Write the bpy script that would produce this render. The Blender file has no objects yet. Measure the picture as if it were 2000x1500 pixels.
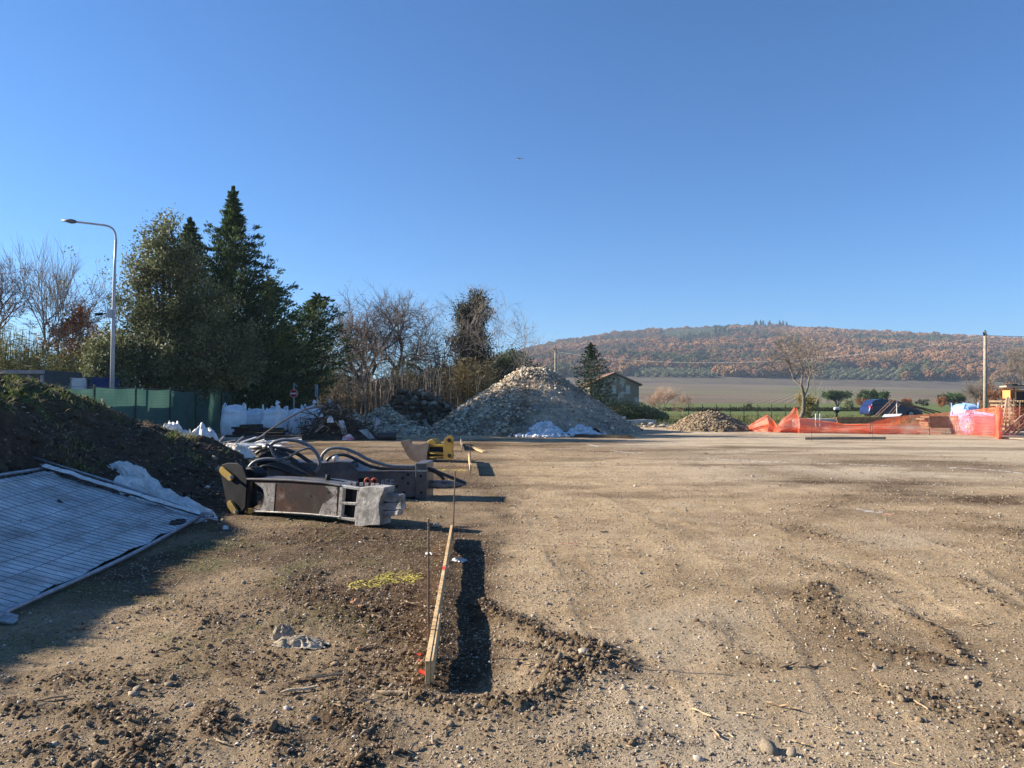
import bpy, math, random
import numpy as np
from mathutils import Vector, Matrix

R = math.radians
SC = bpy.context.scene
COL = SC.collection
random.seed(7)
RNG = np.random.default_rng(11)

# ---------------------------------------------------------------- camera
K = 1387.0; CH = 1.6; HOR = 780.0
PITCH = math.atan((HOR - 750.0) / K)
cam_d = bpy.data.cameras.new('camera'); cam = bpy.data.objects.new('camera', cam_d); COL.objects.link(cam)
cam_d.sensor_width = 36.0; cam_d.lens = 36.0 * K / 2000.0
cam_d.clip_start = 0.05; cam_d.clip_end = 20000
cam.location = (0, 0, CH); cam.rotation_euler = (R(90) + PITCH, 0, 0)
SC.camera = cam

# ---------------------------------------------------------------- world, sun, exposure
SUN_EL = R(24.5); SUN_AZ = math.atan2(-1.8, 0.36)      # azimuth from +Y, positive towards +X
world = bpy.data.worlds.new('World'); SC.world = world; world.use_nodes = True
nt = world.node_tree; nt.nodes.clear()
sky = nt.nodes.new('ShaderNodeTexSky'); sky.sky_type = 'NISHITA'; sky.sun_disc = False
sky.sun_elevation = SUN_EL; sky.sun_rotation = SUN_AZ
sky.altitude = 300; sky.air_density = 1.0; sky.dust_density = 0.35; sky.ozone_density = 5.0
bg = nt.nodes.new('ShaderNodeBackground'); bg.inputs[1].default_value = 0.063
wo = nt.nodes.new('ShaderNodeOutputWorld')
tn = nt.nodes.new('ShaderNodeMix'); tn.data_type = 'RGBA'; tn.blend_type = 'MULTIPLY'; tn.inputs[0].default_value = 1.0
tn.inputs[7].default_value = (0.45, 0.82, 1.10, 1)       # the clear deep blue of the photograph's winter air, over the whole sky alike
nt.links.new(sky.outputs[0], tn.inputs[6]); nt.links.new(tn.outputs[2], bg.inputs[0]); nt.links.new(bg.outputs[0], wo.inputs[0])
sd = bpy.data.lights.new('sun', 'SUN'); sd.energy = 5.0; sd.angle = R(0.53); sd.color = (1.0, 0.90, 0.76)
sun = bpy.data.objects.new('sun', sd); COL.objects.link(sun)
sv = Vector((math.sin(SUN_AZ) * math.cos(SUN_EL), math.cos(SUN_AZ) * math.cos(SUN_EL), math.sin(SUN_EL)))
sun.rotation_euler = sv.to_track_quat('Z', 'Y').to_euler(); sun.location = (-30, 5, 30)
SC.view_settings.view_transform = 'Standard'; SC.view_settings.look = 'None'
SC.view_settings.gamma = 1.0; SC.view_settings.exposure = 1.32
SC.render.engine = 'CYCLES'

# ---------------------------------------------------------------- pixel <-> place
def ray(px, py):
    u = (px - 1000.0) / K; v = (750.0 - py) / K
    y = math.cos(PITCH) - v * math.sin(PITCH); z = math.sin(PITCH) + v * math.cos(PITCH)
    return u / y, z / y
def at(px, py, Y):
    a, b = ray(px, py); return Vector((a * Y, Y, CH + b * Y))
def gp(px, py, z=0.0):
    a, b = ray(px, py); Y = (z - CH) / b; return Vector((a * Y, Y, z))
class Plane:                      # a vertical plane standing through two ground points
    def __init__(s, A, B):
        s.A = Vector((A[0], A[1], 0)); d = Vector((B[0] - A[0], B[1] - A[1], 0)); s.d = d.normalized()
        s.n = Vector((-s.d.y, s.d.x, 0))
        if s.n.y < 0: s.n = -s.n
    def __call__(s, px, py, off=0.0):
        a, b = ray(px, py); r = Vector((a, 1, b)); t = (s.A + s.n * off).dot(s.n) / Vector((a, 1, 0)).dot(s.n)
        return Vector((a * t, t, CH + b * t))

# ---------------------------------------------------------------- noise
def _h(ix, iy, s):
    n = (ix.astype(np.int64) * 374761393 + iy.astype(np.int64) * 668265263 + s * 1442695041) & 0x7fffffff
    n = ((n ^ (n >> 13)) * 1274126177) & 0x7fffffff
    n = ((n ^ (n >> 15)) * 1103515245 + 12345) & 0x7fffffff
    return (n ^ (n >> 16)).astype(np.float64) / 0x7fffffff
def pn(x, y, s=0):
    x = np.asarray(x, float); y = np.asarray(y, float)
    x0 = np.floor(x); y0 = np.floor(y); fx = x - x0; fy = y - y0
    def g(ix, iy, dx, dy):
        a = _h(ix, iy, s) * 2 * np.pi; return np.cos(a) * dx + np.sin(a) * dy
    ux = fx * fx * fx * (fx * (fx * 6 - 15) + 10); uy = fy * fy * fy * (fy * (fy * 6 - 15) + 10)
    a = g(x0, y0, fx, fy); b = g(x0 + 1, y0, fx - 1, fy); c = g(x0, y0 + 1, fx, fy - 1); d = g(x0 + 1, y0 + 1, fx - 1, fy - 1)
    return ((a + (b - a) * ux) * (1 - uy) + (c + (d - c) * ux) * uy) * 1.5
def fbm(x, y, f, o=4, s=0, g=0.5):
    r = 0; a = 1.0; t = 0
    for i in range(o):
        r = r + a * pn(x * f, y * f, s + i * 17); t += a; a *= g; f *= 2.03
    return r / t
def ridged(x, y, f, o=3, s=0):
    r = 0; a = 1.0; t = 0
    for i in range(o):
        r = r + a * (1 - 2 * np.abs(pn(x * f, y * f, s + i * 31))); t += a; a *= 0.5; f *= 2.1
    return r / t
def sst(e0, e1, v):
    t = np.clip((v - e0) / (e1 - e0), 0, 1); return t * t * (3 - 2 * t)
def segd(x, y, pts):
    d = np.full(np.shape(x), 1e9)
    for (a, b) in zip(pts[:-1], pts[1:]):
        ax, ay = a; bx, by = b; vx, vy = bx - ax, by - ay
        t = np.clip(((x - ax) * vx + (y - ay) * vy) / (vx * vx + vy * vy + 1e-9), 0, 1)
        d = np.minimum(d, np.hypot(x - ax - t * vx, y - ay - t * vy))
    return d

# ---------------------------------------------------------------- materials
def hexl(r, g, b): return (r, g, b, 1)
def newmat(name):
    m = bpy.data.materials.new(name); m.use_nodes = True; n = m.node_tree; n.nodes.clear()
    out = n.nodes.new('ShaderNodeOutputMaterial'); p = n.nodes.new('ShaderNodeBsdfPrincipled')
    n.links.new(p.outputs[0], out.inputs[0]); return m, n, p, out
def N(n, t, **k):
    o = n.nodes.new(t)
    for a, v in k.items(): setattr(o, a, v)
    return o
def noise(n, scale, detail=5, rough=0.6, coord='Object', vec=None):
    t = N(n, 'ShaderNodeTexNoise'); t.inputs['Scale'].default_value = scale; t.inputs['Detail'].default_value = detail
    t.inputs['Roughness'].default_value = rough
    if vec is None:
        tc = N(n, 'ShaderNodeTexCoord'); vec = tc.outputs[coord]
    n.links.new(vec, t.inputs['Vector']); return t.outputs[0]
def ramp(n, fac, stops):
    r = N(n, 'ShaderNodeValToRGB'); e = r.color_ramp.elements
    while len(e) < len(stops): e.new(0.5)
    for i, (p, c) in enumerate(stops): e[i].position = p; e[i].color = (c[0], c[1], c[2], 1)
    n.links.new(fac, r.inputs[0]); return r.outputs[0]
def mix(n, fac, a, b, mode='MIX'):
    m = N(n, 'ShaderNodeMix'); m.data_type = 'RGBA'; m.blend_type = mode
    for s, v in ((m.inputs[0], fac), (m.inputs[6], a), (m.inputs[7], b)):
        if hasattr(v, 'links'): n.links.new(v, s)
        elif isinstance(v, (int, float)): s.default_value = v
        else: s.default_value = (v[0], v[1], v[2], 1)
    return m.outputs[2]
def bump(n, p, h, strength, dist):
    b = N(n, 'ShaderNodeBump'); b.inputs['Strength'].default_value = strength; b.inputs['Distance'].default_value = dist
    n.links.new(h, b.inputs['Height']); n.links.new(b.outputs[0], p.inputs['Normal'])
def mat(name, c1, c2=None, scale=8, rough=0.8, bmp=0.0, bdist=0.01, metal=0.0, c3=None, lo=0.38, hi=0.62, spec=0.3):
    """two or three tones broken up by noise, with optional relief"""
    m, n, p, o = newmat(name)
    p.inputs['Roughness'].default_value = rough; p.inputs['Metallic'].default_value = metal
    p.inputs['Specular IOR Level'].default_value = spec
    c2 = c2 or tuple(v * 0.7 for v in c1)
    f = noise(n, scale)
    col = ramp(n, f, [(lo, c1), (hi, c2)])
    if c3:
        f2 = noise(n, scale * 4.7, 6, 0.7); fr = ramp(n, f2, [(0.52, (0, 0, 0)), (0.62, (1, 1, 1))])
        col = mix(n, fr, col, c3)
    n.links.new(col, p.inputs['Base Color'])
    if bmp: bump(n, p, noise(n, scale * 3, 8, 0.7), bmp, bdist)
    return m
def tintmat(name, stops, rough=0.85, trans=0.0, scale=0, bmp=0.0, bdist=0.01, spec=0.2):
    """colour chosen piece by piece through the 'tint' attribute"""
    m, n, p, o = newmat(name); p.inputs['Roughness'].default_value = rough
    p.inputs['Specular IOR Level'].default_value = spec
    a = N(n, 'ShaderNodeAttribute'); a.attribute_name = 'tint'
    col = ramp(n, a.outputs['Fac'], stops)
    if scale:
        f = ramp(n, noise(n, scale, 6, 0.7), [(0.3, (0.65, 0.65, 0.65)), (0.7, (1.25, 1.25, 1.25))]); col = mix(n, 1.0, col, f, 'MULTIPLY')
    n.links.new(col, p.inputs['Base Color'])
    if bmp: bump(n, p, noise(n, scale * 2 or 20, 8, 0.7), bmp, bdist)
    if trans:
        t = N(n, 'ShaderNodeBsdfTranslucent'); n.links.new(col, t.inputs[0]); ms = N(n, 'ShaderNodeMixShader')
        ms.inputs[0].default_value = trans
        n.links.new(p.outputs[0], ms.inputs[1]); n.links.new(t.outputs[0], ms.inputs[2]); n.links.new(ms.outputs[0], o.inputs[0])
    return m
def rockmat(name, stops, scale=6, bmp=0.5, bdist=0.03, rough=0.9):
    """each stone its own tone (object random)"""
    m, n, p, o = newmat(name); p.inputs['Roughness'].default_value = rough; p.inputs['Specular IOR Level'].default_value = 0.2
    oi = N(n, 'ShaderNodeObjectInfo'); col = ramp(n, oi.outputs['Random'], stops)
    f = ramp(n, noise(n, scale, 7, 0.7), [(0.3, (0.6, 0.58, 0.55)), (0.7, (1.25, 1.22, 1.2))]); col = mix(n, 1.0, col, f, 'MULTIPLY')
    n.links.new(col, p.inputs['Base Color']); bump(n, p, noise(n, scale * 2, 8, 0.7), bmp, bdist); return m

# ---------------------------------------------------------------- mesh helpers
ORG = {}
def mesh_data(name, V, F, m, smooth=False, attrs=None):
    me = bpy.data.meshes.new(name)
    if isinstance(F, np.ndarray):
        V = np.asarray(V, np.float32); nf, k = F.shape
        me.vertices.add(len(V)); me.vertices.foreach_set('co', V.ravel())
        me.loops.add(nf * k); me.loops.foreach_set('vertex_index', F.astype(np.int32).ravel())
        me.polygons.add(nf); me.polygons.foreach_set('loop_start', np.arange(0, nf * k, k, dtype=np.int32))
        me.polygons.foreach_set('loop_total', np.full(nf, k, np.int32))
        me.update(calc_edges=True)
    else:
        me.from_pydata([tuple(v) for v in V], [], F); me.update()
    if smooth: me.polygons.foreach_set('use_smooth', np.ones(len(me.polygons), bool))
    if attrs:
        for an, av in attrs.items():
            av = np.asarray(av, np.float32)
            if av.ndim == 1: at_ = me.attributes.new(an, 'FLOAT', 'POINT'); at_.data.foreach_set('value', av)
            else: at_ = me.attributes.new(an, 'FLOAT_COLOR', 'POINT'); at_.data.foreach_set('color', av.ravel())
    if m: me.materials.append(m)
    return me
def link(name, me, parent=None, loc=(0, 0, 0)):
    o = bpy.data.objects.new(name, me); COL.objects.link(o); o.location = loc
    if parent is not None: o.parent = parent; ORG[o] = ORG.get(parent, Vector((0, 0, 0)))
    else: ORG[o] = Vector(loc)
    return o
def build(name, V, F, m, parent=None, origin=None, smooth=False, attrs=None):
    """vertices come in world coordinates; the object's origin is its thing's base"""
    org = ORG[parent] if parent is not None else Vector(origin or (0, 0, 0))
    if isinstance(V, np.ndarray): V = V - np.array(org)
    else: V = [Vector(v) - org for v in V]
    me = mesh_data(name, V, F, m, smooth, attrs)
    return link(name, me, parent, (0, 0, 0) if parent is not None else org)
def tag(o, label=None, cat=None, group=None, kind=None):
    if label: o['label'] = label
    if cat: o['category'] = cat
    if group: o['group'] = group
    if kind: o['kind'] = kind
    return o
def thing(name, label, cat, loc=(0, 0, 0), group=None):
    o = bpy.data.objects.new(name, None); COL.objects.link(o); o.location = loc; o.empty_display_size = 0.2
    ORG[o] = Vector(loc); return tag(o, label, cat, group)
def copy_tree(o, loc, rotz=0.0, scale=None, label=None, group=None, parent=None):
    c = o.copy(); COL.objects.link(c)
    if parent is None:
        c.location = loc; c.rotation_euler = (0, 0, rotz)
        if scale: c.scale = scale if not isinstance(scale, (int, float)) else (scale,) * 3
        tag(c, label, None, group); ORG[c] = Vector(loc)
    else: c.parent = parent
    for ch in list(o.children): copy_tree(ch, None, parent=c)
    return c

class MB:
    def __init__(s): s.V = []; s.F = []
    def add(s, V, F):
        o = len(s.V); s.V += [Vector(v) for v in V]; s.F += [tuple(i + o for i in f) for f in F]; return s
    def box(s, c, size, rot=None, taper=1.0):
        x, y, z = size[0] / 2, size[1] / 2, size[2] / 2
        V = [Vector((sx * x * (taper if sz > 0 else 1), sy * y * (taper if sz > 0 else 1), sz * z)) for sz in (-1, 1) for sy in (-1, 1) for sx in (-1, 1)]
        if rot is not None: V = [rot @ v for v in V]
        c = Vector(c); V = [v + c for v in V]
        return s.add(V, [(0, 2, 3, 1), (4, 5, 7, 6), (0, 1, 5, 4), (2, 6, 7, 3), (0, 4, 6, 2), (1, 3, 7, 5)])
    def bar(s, a, b, w, h, roll=0.0):                       # rectangular bar from a to b
        a = Vector(a); b = Vector(b); d = b - a; q = d.to_track_quat('X', 'Z').to_matrix() @ Matrix.Rotation(roll, 3, 'X')
        return s.box((a + b) / 2, (d.length, w, h), q)
    def tube(s, P, r, n=8, cap=True):
        P = [Vector(p) for p in P]; rs = r if isinstance(r, (list, tuple)) else [r] * len(P)
        V = []; F = []; up = Vector((0, 0, 1)); last = None
        for i, p in enumerate(P):
            t = (P[min(i + 1, len(P) - 1)] - P[max(i - 1, 0)]).normalized()
            if last is None: x = t.orthogonal().normalized()
            else: x = (last - t * last.dot(t)); x = x.normalized() if x.length > 1e-6 else t.orthogonal().normalized()
            last = x; y = t.cross(x)
            for k in range(n):
                a = 2 * math.pi * k / n; V.append(p + (x * math.cos(a) + y * math.sin(a)) * rs[i])
        for i in range(len(P) - 1):
            for k in range(n):
                k2 = (k + 1) % n; F.append((i * n + k, i * n + k2, (i + 1) * n + k2, (i + 1) * n + k))
        if cap: F.append(tuple(range(n - 1, -1, -1))); F.append(tuple((len(P) - 1) * n + k for k in range(n)))
        return s.add(V, F)
    def prism(s, poly, vec, vec0=None):                     # polygon of world points swept by a vector
        vec = Vector(vec); n = len(poly); A = [Vector(p) for p in poly]
        if vec0 is not None: A = [p + Vector(vec0) for p in A]
        F = [tuple(range(n)), tuple(range(2 * n - 1, n - 1, -1))]
        for i in range(n): j = (i + 1) % n; F.append((i, i + n, j + n, j))
        return s.add(A + [p + vec for p in A], F)
    def ring(s, poly, hole, vec):                           # same-count outline and hole swept: a frame
        vec = Vector(vec); n = len(poly); A = [Vector(p) for p in poly]; H = [Vector(p) for p in hole]
        V = A + H + [p + vec for p in A] + [p + vec for p in H]; F = []
        for i in range(n):
            j = (i + 1) % n
            F += [(i, j, n + j, n + i), (2 * n + i, 3 * n + i, 3 * n + j, 2 * n + j), (i, 2 * n + i, 2 * n + j, j), (n + i, n + j, 3 * n + j, 3 * n + i)]
        return s.add(V, F)
    def obj(s, name, m, parent=None, origin=None, smooth=False, bevel=0.0):
        o = build(name, s.V, s.F, m, parent, origin, smooth)
        if bevel:
            b = o.modifiers.new('bevel', 'BEVEL'); b.width = bevel; b.segments = 2; b.limit_method = 'ANGLE'
        return o
def spline(P, n=8):
    P = [Vector(p) for p in P]; Q = [P[0] * 2 - P[1]] + P + [P[-1] * 2 - P[-2]]; out = []
    for i in range(1, len(Q) - 2):
        for k in range(n):
            t = k / n; a, b, c, d = Q[i - 1:i + 3]
            out.append(0.5 * ((2 * b) + (c - a) * t + (2 * a - 5 * b + 4 * c - d) * t * t + (3 * b - a - 3 * c + d) * t ** 3))
    out.append(P[-1]); return out
def disc(c, axis, r, h, n=20):
    c = Vector(c); a = Vector(axis).normalized(); return [c - a * h / 2, c + a * h / 2]

# base solids for scattered stones
def ico():
    t = (1 + 5 ** 0.5) / 2
    V = np.array([(-1, t, 0), (1, t, 0), (-1, -t, 0), (1, -t, 0), (0, -1, t), (0, 1, t), (0, -1, -t), (0, 1, -t), (t, 0, -1), (t, 0, 1), (-t, 0, -1), (-t, 0, 1)], float)
    V /= np.linalg.norm(V[0])
    F = np.array([(0, 11, 5), (0, 5, 1), (0, 1, 7), (0, 7, 10), (0, 10, 11), (1, 5, 9), (5, 11, 4), (11, 10, 2), (10, 7, 6), (7, 1, 8), (3, 9, 4), (3, 4, 2), (3, 2, 6), (3, 6, 8), (3, 8, 9), (4, 9, 5), (2, 4, 11), (6, 2, 10), (8, 6, 7), (9, 8, 1)])
    return V, F
OCT = (np.array([(1, 0, 0), (-1, 0, 0), (0, 1, 0), (0, -1, 0), (0, 0, 1), (0, 0, -1)], float),
       np.array([(0, 2, 4), (2, 1, 4), (1, 3, 4), (3, 0, 4), (2, 0, 5), (1, 2, 5), (3, 1, 5), (0, 3, 5)]))
ICO = ico()
def randrot(n, rng):
    q = rng.normal(size=(n, 4)); q /= np.linalg.norm(q, axis=1)[:, None]; w, x, y, z = q.T
    return np.stack([np.stack([1 - 2 * (y * y + z * z), 2 * (x * y - z * w), 2 * (x * z + y * w)], 1),
                     np.stack([2 * (x * y + z * w), 1 - 2 * (x * x + z * z), 2 * (y * z - x * w)], 1),
                     np.stack([2 * (x * z - y * w), 2 * (y * z + x * w), 1 - 2 * (x * x + y * y)], 1)], 1)
def stones(P, S, rng, base=ICO, jit=0.28, flat=0.65, tint=None, bury=0.25):
    """many loose stones as one array; P centres on the surface, S sizes"""
    V0, F0 = base; n = len(P); k = len(V0)
    W = V0[None] * (1 + rng.uniform(-jit, jit, (n, k, 1)))
    W = W * rng.uniform(0.6, 1.25, (n, 1, 3))
    W = np.einsum('nij,nkj->nki', randrot(n, rng), W)
    W[:, :, 2] *= flat; W = W * S[:, None, None] * 0.5
    W[:, :, 2] += (S * flat * (0.5 - bury))[:, None]
    W = W + P[:, None, :]
    F = F0[None] + (np.arange(n) * k)[:, None, None]
    t = rng.random(n) if tint is None else tint
    return W.reshape(-1, 3), F.reshape(-1, 3), np.repeat(t, k)
def rock_meshes(name, m, count, rng, jit=0.25, sub=False):
    out = []
    V0, F0 = ICO
    for i in range(count):
        W = V0 * (1 + rng.uniform(-jit, jit, (12, 1))) * rng.uniform(0.65, 1.2, (1, 3))
        F = F0
        if sub:
            vs = [tuple(v) for v in W]; fs = []; cache = {}
            def mid(a, b):
                kk = (min(a, b), max(a, b))
                if kk not in cache:
                    mm = (np.array(vs[a]) + np.array(vs[b])) / 2 * rng.uniform(1.0, 1.16); vs.append(tuple(mm)); cache[kk] = len(vs) - 1
                return cache[kk]
            for a, b, c in F0:
                ab, bc, ca = mid(a, b), mid(b, c), mid(c, a); fs += [(a, ab, ca), (b, bc, ab), (c, ca, bc), (ab, bc, ca)]
            W = np.array(vs); F = np.array(fs)
        out.append(mesh_data(name, W * 0.5, F, m))
    return out
def put_rock(name, meshes, p, s, rng, parent, flat=0.7):
    o = link(name, meshes[int(rng.integers(len(meshes)))], parent)
    o.location = Vector(p) - ORG[parent]; o.rotation_euler = (rng.uniform(-.5, .5), rng.uniform(-.5, .5), rng.uniform(0, 6.28))
    o.scale = (s, s * rng.uniform(0.75, 1), s * flat * rng.uniform(0.8, 1.2)); return o
def leaves(C, D, L, W, rng, jit=0.5):
    """a blade (2 triangles) at each centre C along direction D"""
    n = len(C); D = D + rng.normal(0, jit, (n, 3)); D /= np.linalg.norm(D, axis=1)[:, None] + 1e-9
    S = np.cross(D, rng.normal(size=(n, 3))); S /= np.linalg.norm(S, axis=1)[:, None] + 1e-9
    L = np.broadcast_to(L, (n,))[:, None]; W = np.broadcast_to(W, (n,))[:, None]
    nn = np.cross(D, S)
    V = np.stack([C - D * L / 2, C + S * W / 2 + nn * W * .12, C + D * L / 2, C - S * W / 2 + nn * W * .12], 1)
    return V.reshape(-1, 3), (np.arange(n) * 4)[:, None] + np.array([0, 1, 2, 3])
# ================================================================= terrain functions
RIDGE = np.array([(-8.3, 2.0, 2.5), (-8.2, 5.5, 2.5), (-8.6, 9.0, 2.42), (-8.8, 11.0, 2.25), (-8.45, 12.6, 1.95), (-8.2, 14.0, 1.32), (-8.1, 15.6, 0.55), (-7.9, 17.2, 0.0)])
def gpt(px, py): p = gp(px, py); return (p.x, p.y)
def mound_h(x, y):
    x = np.asarray(x, float); y = np.asarray(y, float)
    xr = np.interp(y, RIDGE[:, 1], RIDGE[:, 0]); hr = np.interp(y, RIDGE[:, 1], RIDGE[:, 2])
    hr = hr * sst(17.4, 15.2, y) * sst(-6, 1.0, y)
    w = np.where(x > xr, 3.55, 6.0) * (0.55 + 0.45 * sst(16.0, 12, y)); d = np.abs(x - xr) / w
    m = hr * np.clip(1.08 - d - 0.14 * np.exp(-(d / 0.18) ** 2), 0, 1)
    m = m * (1 + 0.10 * fbm(x, y, 0.7, 3, 5)) + np.where(m > 0.02, 1, 0) * 0.24 * fbm(x, y, 1.3, 4, 9) * np.clip(m * 3, 0, 1)
    h2 = 0.72 * np.exp(-(((x + 5.85) / 0.95) ** 2 + ((y - 13.3) / 1.5) ** 2)) + 0.34 * np.exp(-(((x + 5.0) / 0.8) ** 2 + ((y - 11.5) / 1.3) ** 2))
    h2 = h2 * (1 + 0.25 * fbm(x, y, 2.0, 3, 21))
    hh = np.maximum(m, h2) + 0.35 * np.minimum(m, h2)
    pl = 0.05 + (-3.95 - x) * 0.292 - .09                      # the slope on which the fallen panel lies
    w_ = sst(9.9, 9.3, y) ; return hh * (1 - w_) + np.where(x > -6.35, np.minimum(hh, np.clip(pl, 0, 9)), np.minimum(hh, np.clip(pl, 0, 9) + (-6.35 - x) * 1.2)) * w_
ROUGH = [  # (polyline in photo px, width m, amount)
    ([(930, 1185), (1010, 1215), (1100, 1250), (1165, 1290), (1100, 1340), (1000, 1385), (900, 1400), (800, 1370)], 0.11, 1.0),
    ([(900, 1385), (1000, 1395), (1060, 1360)], 0.16, 0.7), ([(990, 1260), (1080, 1290), (1060, 1340)], 0.10, 0.6), ([(780, 1150), (800, 1230), (790, 1300)], .10, .7),
    ([(250, 1290), (420, 1300), (560, 1320)], .10, .5), ([(60, 1480), (200, 1500), (340, 1480)], .10, .8), ([(480, 1440), (560, 1470)], .07, .6), ([(1250, 1080), (1330, 1110)], .1, .3), ([(1880, 1130), (1990, 1190)], .12, .45), ([(1150, 1460), (1300, 1440)], .08, .35), ([(1380, 1220), (1480, 1300)], .10, .35),
    ([(1590, 1150), (1640, 1230), (1700, 1260), (1790, 1295)], 0.15, 0.75),
    ([(1760, 1200), (1840, 1240), (1890, 1290)], 0.06, 0.8),
    ([(1530, 1030), (1640, 1060)], 0.25, 0.6), ([(1560, 1100), (1680, 1130)], 0.22, 0.55),
    ([(1600, 990), (1700, 970), (1760, 955)], 0.45, 0.6), ([(1780, 975), (1990, 980)], 0.6, 0.7),
    ([(1880, 1010), (2000, 1060), (2080, 1110)], 0.35, 0.6),
    ([(1790, 1370), (1900, 1400), (2000, 1450)], 0.18, 0.65),
    ([(620, 1140), (740, 1190), (770, 1290), (700, 1330)], 0.35, 0.7),
    ([(150, 1330), (260, 1345), (330, 1330)], 0.13, 0.8), ([(130, 1440), (200, 1400), (290, 1450), (260, 1500)], 0.12, 1.0),
    ([(280, 1200), (360, 1190), (420, 1215)], 0.14, 0.7), ([(0, 1370), (60, 1390), (150, 1400)], 0.06, 0.8),
    ([(440, 1060), (600, 1050), (780, 1060)], 0.5, 0.5), ([(380, 1180), (560, 1230)], 0.25, 0.4),
    ([(600, 870), (760, 900), (840, 930)], 1.2, 0.35), ([(360, 1270), (560, 1290)], 0.2, 0.45),
    ([(370, 1420), (420, 1380), (410, 1440)], 0.05, 0.9), ([(640, 1400), (720, 1440), (700, 1500)], 0.12, 0.7),
]
ROUGH = [([gpt(*p) for p in P], w * 1.35, a) for P, w, a in ROUGH]
def rough_m(x, y):
    r = np.zeros(np.shape(x))
    wx = x + 0.12 * pn(x * 2.1, y * 2.1, 3); wy = y + 0.12 * pn(x * 2.1, y * 2.1, 4)
    for P, w, a in ROUGH:
        xs = [p[0] for p in P]; ys = [p[1] for p in P]; pad = w * 3
        k = (x > min(xs) - pad) & (x < max(xs) + pad) & (y > min(ys) - pad) & (y < max(ys) + pad)
        if k.any(): r[k] = np.maximum(r[k], a * np.exp(-(segd(wx[k], wy[k], P) / w) ** 2))
    return r * (0.75 + 0.5 * np.clip(fbm(x, y, 1.6, 2, 77) * 2 + 0.5, 0, 1))
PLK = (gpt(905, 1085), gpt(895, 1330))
def soil_m(x, y):              # 1 = damp brown earth on the left side, 0 = pale trafficked yard
    e = -0.30 + 0.05 * (y - 4)
    m = sst(0.30, -0.35, x - e + 0.5 * fbm(x, y, 0.8, 3, 41)) * sst(17, 10, y)
    n = sst(-0.05, 0.35, fbm(x, y, 0.55, 3, 44))
    pale = sst(5.2, 4.0, y + 0.35 * x + 0.6 * fbm(x, y, 1.3, 3, 46)) * 0.75
    return np.clip(m * (0.85 - 0.5 * n) * (1 - pale) + 0.0, 0, 1)
def tracks(x, y):
    u = x * 0.80 - y * 0.35 + 0.02 * y * y; u = u + 0.25 * pn(x * .25, y * .25, 61)
    a = sst(-0.4, 0.4, x + .2) * sst(22, 14, y)
    return a * (0.007 * ridged(u, y * 0.12, 0.9, 2, 62) + 0.004 * pn(u * 6, y * 0.5, 63))
TRK = [([(1060, 905), (1180, 960), (1340, 1040), (1500, 1140), (1640, 1270), (1780, 1480)], .19), ([(1200, 900), (1360, 950), (1560, 1040), (1760, 1150), (2000, 1330)], .19), ([(1000, 930), (1060, 1030), (1160, 1180), (1290, 1420)], .17),
       ([(1340, 905), (1600, 960), (1850, 1050), (2100, 1180)], .22), ([(560, 1490), (420, 1330), (380, 1240)], .16), ([(40, 1330), (300, 1290), (560, 1240)], .15), ([(20, 1460), (250, 1390), (520, 1350)], .15), ([(1480, 890), (1750, 935), (2000, 990)], .25)]
TRK = [([gpt(*p) for p in P], w) for P, w in TRK]
def wheel_m(x, y):
    # returns depth of the wheel marks and a mask of their trampled beds
    dep = np.zeros(np.shape(x)); bed = np.zeros(np.shape(x)); wx = x + .10 * pn(x * .8, y * .8, 91); wy = y + .10 * pn(x * .8, y * .8, 92)
    for P, w in TRK:
        xs = [p[0] for p in P]; ys = [p[1] for p in P]; k = (x > min(xs) - 1) & (x < max(xs) + 1) & (y > min(ys) - 1) & (y < max(ys) + 1)
        if not k.any(): continue
        d = segd(wx[k], wy[k], P); lug = .5 + .5 * np.sign(np.sin((y[k] * .8 + x[k] * .5 + np.sign(wx[k]) * 0) * 2 * np.pi / .13)) * sst(.9, .3, np.abs(d / w - .5) * 2)
        fade = np.clip(.35 + 1.6 * fbm(x[k], y[k], .6, 2, 93), 0, 1)
        dep[k] += fade * (-.010 * sst(w, w * .8, d) * (.6 + .4 * lug) + .005 * np.exp(-((d - w * 1.12) / (w * .22)) ** 2)); bed[k] = np.maximum(bed[k], fade * sst(w * 1.3, w * .7, d))
    return dep, bed
def ground_h(x, y, micro=True):
    x = np.asarray(x, float); y = np.asarray(y, float); r = np.hypot(x, y)
    h = np.zeros(np.shape(x)); k = r < 40
    if micro and k.any():
        X = x[k]; Y = y[k]; rr = r[k]
        rg = rough_m(X, Y); so = soil_m(X, Y); fd = np.clip(1.25 - rr / 34, 0.15, 1)
        b = 0.022 * fbm(X, Y, 0.7, 3, 1) + (0.006 + 0.010 * so) * fbm(X, Y, 4, 3, 2)
        b = b + (0.0065 + 0.0085 * so) * fbm(X, Y, 13, 4, 6, .75) + tracks(X, Y)
        b = b + rg * (0.014 + 0.055 * np.abs(fbm(X, Y, 5, 3, 12)) + 0.050 * np.abs(fbm(X, Y, 11, 4, 14, .7)))
        b = b + so * 0.012 * (ridged(X * .35 + Y * .8, Y * .5 - X * .5, 2.4, 3, 23))
        flat = sst(0.12, 0.3, fbm(X, Y, 0.9, 2, 90)) * so; b = b * (1 - 0.55 * flat)
        d = segd(X, Y, [PLK[0], PLK[1]]); b = b - 0.045 * np.exp(-(d / 0.16) ** 2)
        b = b + wheel_m(X, Y)[0]
        far = sst(12, 20, rr) * (Y > 8) * sst(26, 21, rr) * sst(1.5, 5, X); b = b + far * 0.05 * np.abs(fbm(X, Y, 1.9, 3, 71))
        h[k] = b * fd
    return h
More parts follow.
